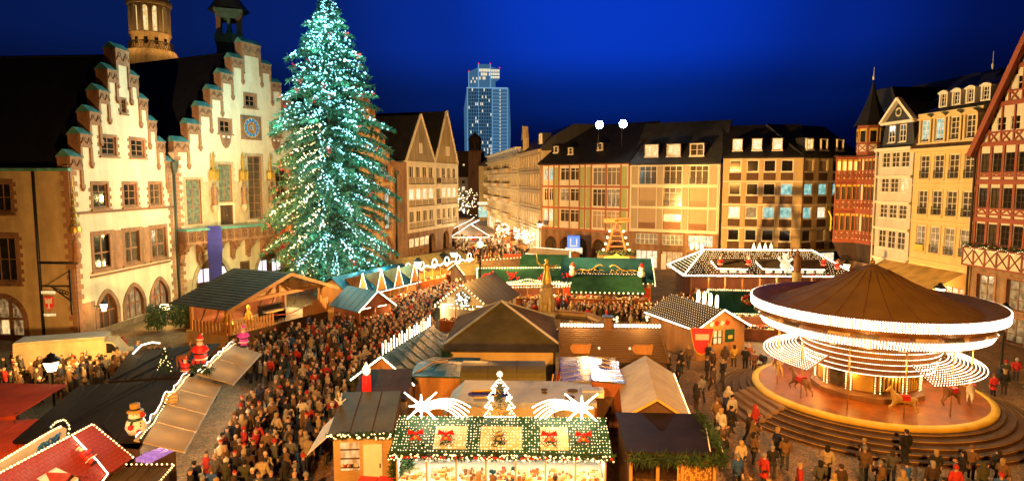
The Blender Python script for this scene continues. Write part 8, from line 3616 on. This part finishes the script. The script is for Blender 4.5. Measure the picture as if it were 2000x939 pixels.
hv, he, hq = horse_mesh()
hmeshes = [skinmesh('riding_horse', hv, he, hq, [c]) for c in ('goods_brown', 'goods_white', 'goods_gold')]
m = MB()
m.prismx([(-.25, 1.0), (-.22, 1.24), (0, 1.3), (.22, 1.24), (.25, 1.0), (.2, 1.2), (0, 1.25), (-.2, 1.2)], -.2, .2)
sad = m.mesh('saddle', ['red_shiny'])
for a, k in HORSE:
    if k % 4 == 3:
        continue
    h = place('riding_horse', hmeshes[k % 3], ca, None, (5.3 * math.cos(a), 5.3 * math.sin(a), 1.15 + .35 * (k % 2)), a - PI / 2)
    place('saddle', sad, h)
POSES = {}
for kind in ('stand', 'walk', 'hold', 'look', 'carry'):
    J = pose(kind)
    V, E, Q = [], [], []

    def nd(p, r, par=None):
        V.append(tuple(p))
        Q.append(r)
        if par is not None:
            E.append((par, len(V) - 1))
        return len(V) - 1
    pel = nd(J['pel'], (.13, .10))
    sp = nd(J['sp'], (.12, .09), pel)
    ch = nd(J['ch'], (.14, .10), sp)
    nk = nd(J['nk'], .052, ch)
    jw = nd((0, -.015, 1.545), (.062, .075), nk)
    hd = nd((0, -.012, 1.635), (.075, .092), jw)
    tp_ = nd((0, .0, 1.70), (.055, .068), hd)
    ns_ = nd((0, -.115, 1.60), .012, hd)
    for s, q in (('l', -1), ('r', 1)):
        h = nd(J['hip' + s], .085, pel)
        k = nd(J['kn' + s], .058, h)
        a = nd(J['an' + s], .04, k)
        nd(J['to' + s], .035, a)
        sh = nd(J['sh' + s], .058, ch)
        e = nd(J['el' + s], .042, sh)
        w = nd(J['wr' + s], .027, e)
        d = J['hd' + s]
        W_ = Vector(J['wr' + s])
        side = d.cross(Vector((q, 0, .2))).normalized()
        pm = nd(W_ + d * .075, (.036, .022), w)
        for fi in range(4):
            off = side * (-.03 + .02 * fi)
            ln = (.065, .078, .072, .055)[fi]
            f1 = nd(W_ + d * .10 + off, .0095, pm)
            f2 = nd(W_ + d * (.10 + ln * .6) + off * 1.1 + Vector((-q * .008, 0, 0)), .009, f1)
            nd(W_ + d * (.10 + ln) + off * 1.1 + Vector((-q * .025, 0, 0)), .008, f2)
        t1 = nd(W_ + d * .045 - side * .045, .011, pm)
        nd(W_ + d * .085 - side * .062, .009, t1)
    body = skinmesh('body', V, E, Q, ['skin'], 0, 1)
    # coat
    V, E, Q = [], [], []
    pel = nd((0, .0, .78), (.20, .155))
    b0 = nd((0, 0, .64), (.215, .17), pel)
    sp = nd((0, 0, 1.08), (.165, .13), pel)
    ch = nd((0, -.005, 1.30), (.185, .135), sp)
    cl_ = nd((0, .0, 1.45), (.10, .09), ch)
    for s, q in (('l', -1), ('r', 1)):
        sh = nd(J['sh' + s], .085, ch)
        e = nd(J['el' + s], .068, sh)
        w = nd(Vector(J['el' + s]).lerp(Vector(J['wr' + s]), .92), .052, e)
    coat = skinmesh('coat', V, E, Q, ['cloth'], 0, 1)
    # short jacket
    V, E, Q = [], [], []
    pel = nd((0, .0, .95), (.185, .145))
    nd((0, 0, .84), (.19, .15), pel)
    sp = nd((0, 0, 1.12), (.18, .145), pel)
    ch = nd((0, -.005, 1.31), (.195, .145), sp)
    cl_ = nd((0, .0, 1.46), (.11, .10), ch)
    for s, q in (('l', -1), ('r', 1)):
        sh = nd(J['sh' + s], .09, ch)
        e = nd(J['el' + s], .074, sh)
        w = nd(Vector(J['el' + s]).lerp(Vector(J['wr' + s]), .92), .055, e)
    jacket = skinmesh('jacket', V, E, Q, ['cloth'], 0, 1)
    V, E, Q = [], [], []
    pel = nd((0, 0, .92), (.15, .12))
    for s, q in (('l', -1), ('r', 1)):
        h = nd(J['hip' + s], .10, pel)
        k = nd(J['kn' + s], .074, h)
        a = nd(J['an' + s], .062, k)
        nd((J['to' + s][0], J['to' + s][1], .055), .05, a)
    legs = skinmesh('trousers', V, E, Q, ['cloth_legs', 'leather'], 0, 1, lambda c: 1 if c.z < .13 else 0)
    POSES[kind] = (body, coat, jacket, legs)
HAIR = {}
m = MB()
m.lathe([(.092, -.02), (.10, .03), (.092, .075), (.05, .105), (0, .112)], 10, (0, .012, 1.64), sy=1.12)
m.ball((0, .055, 1.62), .085)
HAIR['short hair'] = m.mesh('hair', ['hair'])
m = MB()
m.lathe([(.098, -.0), (.104, .04), (.092, .085), (.05, .112), (0, .118)], 10, (0, .012, 1.63), sy=1.12)
m.lathe([(.06, -.22), (.10, -.15), (.11, .0), (.09, .06), (0, .08)], 10, (0, .055, 1.62), sy=.75)
HAIR['long hair'] = m.mesh('hair', ['hair'])
m = MB()
m.lathe([(.106, -.03), (.112, .0), (.107, .01), (.104, .06), (.07, .115), (.0, .135)], 10, (0, .0, 1.645), sy=1.15)
m.ball((0, 0, 1.80), .035)
HAIR['hat'] = m.mesh('knitted_hat', ['hair'])
m = MB()
m.lathe([(.13, -.22), (.125, -.12), (.118, .0), (.10, .07), (.05, .11), (0, .115)], 10, (0, .035, 1.64), sy=1.0)
HAIR['hood'] = m.mesh('hood', ['hair'])
COATS = [('black', (.018, .017, .018), 22), ('dark brown', (.06, .034, .018), 16), ('brown', (.16, .09, .04), 16), ('navy', (.015, .022, .06), 10),
         ('grey', (.10, .10, .10), 10), ('olive', (.06, .06, .03), 7), ('beige', (.42, .33, .21), 11), ('red', (.46, .03, .02), 7), ('blue', (.04, .12, .40), 5), ('white', (.62, .58, .52), 7), ('orange', (.45, .14, .03), 2)]
HEADS = [('short hair', 34), ('long hair', 26), ('hat', 28), ('hood', 12)]
HAIRC = [('brown', (.05, .028, .014)), ('dark', (.012, .009, .007)), ('blond', (.40, .27, .12)), ('grey', (.30, .28, .26))]
HATC = [('white', (.65, .62, .58)), ('red', (.42, .03, .02)), ('black', (.015, .015, .015)), ('grey', (.2, .2, .2)), ('brown', (.16, .09, .04))]
rp = random.Random(21)


def wchoice(L):
    t = rp.uniform(0, sum(x[-1] for x in L))
    for x in L:
        t -= x[-1]
        if t <= 0:
            return x
    return L[-1]


npers = [0]
LOOKS = set()


def person(x, y, rz, place_txt, group=None, z=0, coat=None, head=None, hc=None, kind=None, long=None, s=None, label=None):
    kind = kind or rp.choice(['stand', 'stand', 'hold', 'look', 'carry', 'walk'])
    long0 = long
    for _ in range(60):  # pick looks until no one in this place looks the same
        cn, cc = (coat if coat else wchoice(COATS)[:2])
        hd = head or wchoice(HEADS)[0]
        if hd == 'hat':
            hn, hcx = hc or rp.choice(HATC)
        elif hd == 'hood':
            hn, hcx = cn, cc
        else:
            hn, hcx = hc or rp.choice(HAIRC)
        long = (rp.random() < .5) if long0 is None else long0
        key = (cn, hd, hn, long, place_txt)
        if label or key not in LOOKS:
            LOOKS.add(key)
            break
    s = s or rp.uniform(.94, 1.06)
    body, coatm, jack, legs = POSES[kind]
    ht = 'the hood up' if hd == 'hood' else f'{hn} {"knitted hat" if hd == "hat" else hd}'
    o = place('person', body)
    o.location = (x, y, z)
    o.rotation_euler = (0, 0, rz)
    o.scale = (s * 1.06, s * 1.06, s)
    tag(o, label or f'person in {cn} {"coat" if long else "jacket"} with {ht} {place_txt}', 'person', group)
    v = rp.uniform(.75, 1.25)
    c = place('coat' if long else 'jacket', coatm if long else jack, o)
    c.color = (cc[0] * v, cc[1] * v, cc[2] * v, 1)
    l = place('trousers', legs, o)
    lc = rp.choice([(.02, .025, .05), (.015, .015, .015), (.05, .05, .055), (.06, .04, .025)])
    l.color = (*lc, 1)
    h = place({'hat': 'knitted_hat', 'hood': 'hood'}.get(hd, 'hair'), HAIR[hd], o)
    h.color = (*hcx, 1)
    r_ = math.hypot(x - CX, y - CY)
    if r_ < 8.9:  # standing on the carousel steps
        o.location.z = .17 * min(5, int((8.9 - r_) / .48) + 1)
    npers[0] += 1
    return o


def inpoly(x, y, P):
    c = False
    for (xa, ya), (xb, yb) in zip(P, P[1:] + P[:1]):
        if (ya > y) != (yb > y) and x < (xb - xa) * (y - ya) / (yb - ya) + xa:
            c = not c
    return c


OCC = []


def free(x, y, dmin):
    return all((x - a) ** 2 + (y - b) ** 2 > dmin * dmin for a, b in OCC)


def scatter(P, n, dmin):
    xs = [p[0] for p in P]
    ys = [p[1] for p in P]
    R_ = []
    tries = 0
    while len(R_) < n and tries < n * 60:
        tries += 1
        x, y = rp.uniform(min(xs), max(xs)), rp.uniform(min(ys), max(ys))
        if inpoly(x, y, P) and not blocked(x, y) and free(x, y, dmin):
            OCC.append((x, y))
            R_.append((x, y))
    return R_


def face(x, y, tx, ty, j=.6):
    return math.atan2(tx - x, -(ty - y)) + rp.gauss(0, j)


# people one can pick out
def P1(x, y, rz, label, coatn, coatc, head='short hair', hc=('brown', (.05, .028, .014)), kind='stand', long=True, s=1.0, z=0):
    OCC.append((x, y))
    return person(x, y, R(rz), '', None, z, (coatn, coatc), head, hc, kind, long, s, label)


P1(17.9, 47.3, -10, 'bald man in orange coat pushing a baby stroller near the carousel', 'orange', (.45, .12, .03), 'short hair', ('skin', (.5, .3, .2)), 'hold')
P1(15.9, 46.8, 170, 'person with red backpack hood in dark brown coat, left of the yellow jacket', 'brown', (.08, .045, .03), 'hood', ('red', (.4, .03, .02)), 'stand')
P1(16.7, 47.1, 175, 'woman in mustard yellow jacket standing near the carousel', 'mustard', (.50, .30, .05), 'long hair', kind='hold', long=False)
P1(17.1, 45.9, 150, 'person in black jacket left of the man with the stroller', 'black', (.012, .012, .014), kind='hold', long=False)
P1(17.0, 43.9, 160, 'short person in brown coat in front of the stroller', 'brown', (.16, .07, .035), 'hat', ('brown', (.16, .09, .04)), 'walk', True, .82)
P1(10.9, 29.4, 195, 'person in beige jacket with red scarf, seen from behind, at the lower right', 'beige', (.55, .45, .30), 'long hair', ('blond', (.4, .27, .12)), 'stand', False)
P1(10.3, 30.1, 200, 'dark coated person leaning beside the beige jacket', 'black', (.02, .018, .018), 'short hair', kind='stand')
P1(19.3, 30.3, 185, 'man in long black coat standing on the carousel steps', 'black', (.015, .015, .017), 'short hair', kind='stand', z=.17)
P1(31.2, 40.4, 180, 'child like figure in bright red coat at the right edge', 'red', (.5, .03, .02), 'hat', ('brown', (.16, .09, .04)), 'stand', True, .9)
P1(32.2, 40.8, 160, 'person in dark jacket beside the red coat at the right edge', 'black', (.02, .02, .02), 'long hair', ('blond', (.4, .27, .12)), 'stand', False)
P1(12.0, 39.5, 190, 'man in grey and blue jacket crossing the open cobbles', 'grey', (.2, .2, .22), kind='walk', long=False)
P1(13.4, 41.6, 30, 'man in dark jacket and tan trousers walking on the open cobbles', 'brown', (.06, .035, .025), kind='walk', long=False)
P1(12.3, 45.5, 120, 'lone person in dark coat near the shield sign hut', 'black', (.03, .025, .02), kind='stand')
P1(10.2, 43.4, 200, 'person in white shirt sleeves by the slatted stall', 'white', (.5, .45, .38), kind='walk', long=False)
P1(5.0, 25.7, 185, 'man in brown coat at the right end of the lit counters', 'brown', (.12, .06, .03), kind='hold')
P1(-1.4, 26.0, 178, 'person with blond hair in front of the lit counters', 'beige', (.45, .32, .2), 'long hair', ('blond', (.4, .27, .12)), 'hold')
P1(-.8, 25.8, 182, 'person with pointed brown hood in front of the lit counters', 'brown', (.22, .11, .05), 'hood', None, 'hold')
P1(1.8, 25.7, 176, 'person in pale blue jacket at the middle of the lit counters', 'pale blue', (.30, .38, .5), 'short hair', kind='hold', long=False)
P1(-16.9, 43.6, 200, 'person in bright red jacket beside the pink santa figure', 'red', (.5, .03, .02), 'short hair', kind='stand', long=False)
P1(6.9, 57.8 - 6.6, 185, 'person in red coat in the crowd behind the fountain', 'red', (.5, .02, .02), 'short hair', kind='stand') if False else None
P1(7.4, 61.6, 185, 'person in bright red coat in the crowd behind the fountain', 'red', (.55, .02, .02), 'short hair', kind='stand')
P1(-9.2, 47.3, 20, 'person with blue cap in the crowd left of the tarp gable stall', 'brown', (.1, .06, .03), 'hat', ('blue', (.03, .2, .6)), 'stand')
P1(-18.6, 57.8, 150, 'person in blue jacket in front of the stage', 'blue', (.03, .06, .3), 'short hair', kind='stand', long=False)
P1(-14.2, 33.4, 190, 'person with white knitted hat in the middle of the left crowd', 'brown', (.1, .06, .03), 'hat', ('white', (.7, .66, .6)), 'stand')
# baby stroller
stl = thing('baby_stroller', 'dark baby stroller with pale blanket pushed near the carousel', 'stroller', (18.3, 46.2, 0), R(10))
m = MB()
m.prism([(-.35, .5), (.25, .45), (.45, .8), (.35, .85), (.2, .6), (-.3, .62)], -.24, .24)
m.prism([(.1, .62), (.45, .8), (.42, 1.15), (.2, 1.2), (.02, 1.05)], -.25, .25)
m.build('seat', 'leather', stl)
m = MB()
m.prism([(-.4, .55), (.1, .55), (.05, .75), (-.38, .66)], -.22, .22)
m.build('blanket', 'goods_white', stl)
m = MB()
for y in (-.24, .24):
    m.tube([(.55, y, 1.05), (.1, y, .5), (-.35, y, .15)], .018, 4)
    m.tube([(.4, y, .15), (-.1, y, .6)], .018, 4)
m.tube([(.55, -.24, 1.05), (.55, .24, 1.05)], .02, 4)
m.build('frame', 'panel_grey', stl)
for x in (-.4, .4):
    for y in (-.28, .28):
        w = MB()
        w.lathe([(0, -.03), (.14, -.03), (.15, 0), (.14, .03), (0, .03)], 10)
        o = w.build('wheel', 'leather', stl)
        o.location = (x, y, .15)
        o.rotation_euler = (R(90), 0, 0)

ZONES = [
    ('in the dense crowd beside beige flaps', [(-13.9, 24.5), (-8.6, 24.5), (-8.4, 27), (-9.5, 33), (-10, 38), (-14.8, 40.5), (-15.6, 36), (-14.2, 30)], 82, .60, (-4, 40)),
    ('in the crowd before the stage', [(-10, 38), (-9.4, 46), (-12, 56), (-16.5, 58.5), (-19.5, 54), (-22, 49.5), (-21, 44.5), (-16.5, 42.5)], 58, .68, (-21, 57)),
    ('before the town hall doors', [(-32.5, 50.5), (-25.5, 48.5), (-23, 45.5), (-24.5, 42.5), (-27, 39.5), (-33, 38.5), (-36, 46)], 34, .8, (-30, 40)),
    ('in the crowd around the fountain', [(-.4, 57.5), (-.2, 66.5), (6.2, 67.5), (14.8, 66), (15.5, 60.5), (11.5, 57.5), (9.2, 60), (2, 62)], 34, .75, (10, 70)),
    ('on the cobbles left of carousel', [(10.8, 34), (10.6, 44.5), (14, 48.5), (18, 48.5), (14.5, 43), (13.0, 37), (11.6, 31)], 12, 1.2, (20, 40)),
    ('by the left carousel steps', [(9.2, 25.0), (10.3, 31.5), (12.2, 36.5), (13.4, 34.5), (16.5, 30.6), (18.5, 28.2), (16.5, 25.2)], 30, .75, (22, 38)),
    ('by the front carousel steps', [(17.5, 25), (18.5, 29.2), (24.5, 29.6), (27.5, 30.5), (27.5, 27.5), (23, 25)], 24, .75, (22, 38)),
    ('right of the carousel', [(31.6, 35), (31.6, 43), (34.5, 44), (37, 44), (33, 35)], 14, .8, (22, 39)),
    ('before the front stalls', [(-8.3, 24.6), (-7.6, 27.2), (-5.6, 25.9), (4, 25.4), (8.8, 24.9), (9, 24.2), (-8, 24.2)], 12, .7, (0, 30)),
]
for txt, P, n, dm, tgt in ZONES:
    for x, y in scatter(P, n, dm):
        if npers[0] >= 300:
            break
        person(x, y, face(x, y, *tgt, .9), txt, 'people ' + txt)


# the rest of the crowd, farther off: simple figures as one mass
def far_figure(mb, x, y, a, cc, hc, s):
    c, sn = math.cos(a), math.sin(a)

    def ring(z, rx, ry, mi):
        return [(x + (rx * math.cos(t) * c - ry * math.sin(t) * sn) * s, y + (rx * math.cos(t) * sn + ry * math.sin(t) * c) * s, z * s) for t in [i * PI / 3 for i in range(6)]]
    prof = [(.02, .13, .09, 0), (.45, .15, .10, 0), (.75, .21, .15, 1), (1.05, .19, .14, 1), (1.35, .24, .15, 1), (1.45, .12, .1, 1), (1.48, .06, .06, 2), (1.56, .085, .095, 2), (1.66, .10, .115, 3), (1.74, .05, .06, 3)]
    n0 = len(mb.v)
    vs = []
    for z, rx, ry, mi in prof:
        vs += ring(z, rx, ry, mi)
    for i in range(len(prof) - 1):
        fs = [(i * 6 + j, i * 6 + (j + 1) % 6, i * 6 + 6 + (j + 1) % 6, i * 6 + 6 + j) for j in range(6)]
        k = prof[i][3]
        mi = [12, cc, 13, hc][k]
        for f in fs:
            mb.f.append(tuple(q + n0 for q in f))
            mb.m.append(mi)
            mb.s.append(True)
    mb.v += vs
    for q in (-1, 1):
        ax_, ay_ = x + q * .24 * c * s, y + q * .24 * sn * s
        fx, fy = sn * .18 * s, -c * .18 * s
        mb.tube([(ax_, ay_, 1.36 * s), (ax_ + q * .05 * c, ay_ + q * .05 * sn, 1.1 * s), (ax_ + fx, ay_ + fy, (.95 + .2 * rp.random()) * s)], [.065, .055, .045], 4, cc)


FAR = [
    ([(-13.9, 26), (-9, 26), (-9.5, 33), (-10, 38), (-14.8, 40.5), (-15.6, 36), (-14.2, 30)], 40, .55),
    ([(-10, 38), (-9.4, 46), (-12, 56), (-16.5, 58.5), (-19.5, 54), (-22, 49.5), (-21, 44.5), (-16.5, 42.5)], 130, .55),
    ([(-10.5, 44), (-8.5, 46), (-6.8, 54), (-8.2, 66), (-6.0, 76), (-8.5, 79), (-11.8, 68), (-14.5, 63), (-16.5, 59), (-12, 56)], 330, .47),
    ([(-7, 78), (-4.5, 76), (-4, 80), (-7, 86), (-6, 92), (-8.5, 90)], 30, .7),
    ([(-1, 62), (0, 66.5), (6, 68), (6.2, 74), (9, 80), (8, 90), (6, 80), (5, 70)], 40, .6),
    ([(15, 58), (16, 68), (19, 71), (27, 69.5), (24, 62), (19, 61)], 110, .6),
    ([(6, 66), (15, 64.5), (16, 58), (12, 57), (9, 61)], 100, .5),
    ([(-8, 94), (1, 98), (5, 106), (3, 118), (-6, 150), (-14, 150), (-10, 115)], 230, .55),
    ([(-30, 49), (-26, 47), (-25, 43), (-34, 40), (-37, 46)], 40, .65),
    ([(28, 60), (33, 64), (36, 56), (34, 50), (31, 52)], 18, .9),
    ([(-13, 40), (-10.3, 40), (-10.5, 45), (-15, 43)], 25, .6),
]
mb = MB()
for P, n, dm in FAR:
    for x, y in scatter(P, n, dm):
        far_figure(mb, x, y, rp.uniform(0, 2 * PI), rp.choice([0, 0, 0, 1, 1, 1, 2, 2, 3, 4, 5, 6, 6, 7, 9]), rp.choice([1, 0, 6, 4, 9, 2, 7]), rp.uniform(.93, 1.06))
for i, (n_, c_, _) in enumerate(COATS):
    mat('crowd_' + n_.replace(' ', '_'), c_, .85, .2, 6)
mat('crowd_tan', (.25, .16, .09), .85, .2, 6)
cm = ['crowd_' + n_.replace(' ', '_') for n_, _, _ in COATS] + ['crowd_tan', 'cloth_dark', 'skin']
mat('cloth_dark', (.02, .02, .025), .85, .1, 6)
o = mb.build('crowd', cm, kind='stuff')
o['label'] = 'dense far crowd filling the lanes between the stalls'
o['category'] = 'crowd'

# =================================================================== lights over the shopping street
for i, (x, y, w) in enumerate(((-8.8, 136, 5), (-11, 148, 6), (-13, 170, 7), (-16, 195, 8), (-19, 225, 9))):
    t = thing('street_light_figure', ['lit peaked stall roof outline at the mouth of the shopping street', 'branching light garland over the shopping street', 'second branching light garland farther up the street', 'third light garland up the street', 'farthest cluster of garland lights in the street'][i], 'light garland', (x, y, 0), R(6), None)
    if i == 0:
        t.scale = (.8, .8, .85)
    m = MB()
    if i == 0:
        m.bulbs([(-5, 0, 2.6), (0, 0, 5.6), (5, 0, 2.6)], .3, .11)
        m.bulbs([(-4.5, 0, 4.6), (0, 0, 6.6), (1, 0, 7.4)], .35, .10)
        m.bulbs([(0, 0, 5.6), (2.2, 0, 6.6)], .22, .15)
        m.bulbs([(-5, -.3, 2.3), (5, -.3, 2.3)], .3, .1)
        m.build('bulb_outline', 'strip', t, kind='stuff')
        m = MB()
        m.slab((-5, 0, 2.5), (0, 0, 5.5), (0, 6, 5.5), (-5, 6, 2.5), .1)
        m.slab((5, 6, 2.5), (0, 6, 5.5), (0, 0, 5.5), (5, 0, 2.5), .1)
        m.box(-4.5, 4.5, .3, 5.5, 0, 1.0)
        m.build('stall_body', 'felt_brown', t)
        point((x, y - .5, 2.0), 700, WHITE, .3)
    else:
        for k in range(16):
            p = Vector((rp.uniform(-w / 2, w / 2), 0, rp.uniform(5, 12)))
            q = p + Vector((rp.uniform(-2, 2), rp.uniform(-3, 3), rp.uniform(-1.5, 2)))
            m.bulbs([p, p.lerp(q, .5) + Vector((0, 0, -.4)), q], .7, .10 + .02 * i, jit=.45)
        m.build('bulb_string', 'bulb_soft', t, kind='stuff')
        m = MB()
        m.tube([(-6, 0, 12), (0, 0, 11), (6, 0, 12)], .03, 4)
        m.build('cable', 'black_iron', t)
        point((x, y, 7), 3000, WHITE, .6)
for i, (x, y) in enumerate(((1.5, 124), (3.2, 119), (-2.0, 133))):
    t = thing('lit_bush', ['small bare tree wrapped in white lights, second from the street corner', 'small bare tree wrapped in white lights at the street corner', 'bare tree with lights farther into the street'][i], 'tree', (x, y, 0), 0)
    m = MB()
    m.tube([(0, 0, 0), (0, 0, 3)], [.12, .06], 5)
    for k in range(7):
        a = k * .9
        m.tube([(0, 0, 2), (1.2 * math.cos(a), 1.2 * math.sin(a), 4)], [.05, .02], 4)
    m.build('trunk', 'bark', t)
    m = MB()
    for k in range(60):
        d = Vector((rp.gauss(0, 1), rp.gauss(0, 1), rp.gauss(0, 1))).normalized() * 1.6 * rp.uniform(.5, 1)
        m.octa((d.x, d.y, 3.6 + d.z), .11)
    m.build('bulb_cluster', 'bulb_soft', t, kind='stuff')
    point((x, y - .5, 3.5), 700, WHITE, .5)
for i, (x, y, c) in enumerate(((1.0, 140, 'red_lamp'), (-1.0, 152, 'win_teal'), (-3.0, 165, 'win_white'), (2.6, 131, 'win_white'))):
    t = thing('street_stall', ['street stall with red lit awning', 'street stall with green lit front', 'far street stall with white lit front', 'street stall with white lit canopy near the sandstone house'][i], 'stall', (x, y, 0), R(80))
    m = MB()
    m.box(-3, 3, -1, 1, 0, 1)
    m.box(-3, 3, .9, 1, 0, 2.5)
    m.build('counter', 'wood_orange', t)
    m = MB()
    m.slab((-3.3, -1.6, 2.4), (3.3, -1.6, 2.4), (3.3, 1.2, 3.2), (-3.3, 1.2, 3.2), .1)
    m.build('roof', 'tarp_red' if i == 0 else 'tarp_beige', t)
    m = MB()
    m.box(-3, 3, -1.55, -1.45, 2.0, 2.35)
    m.build('lit_fascia', c, t)
    point((x - 1.5, y, 2.0), 900, WHITE, .3)
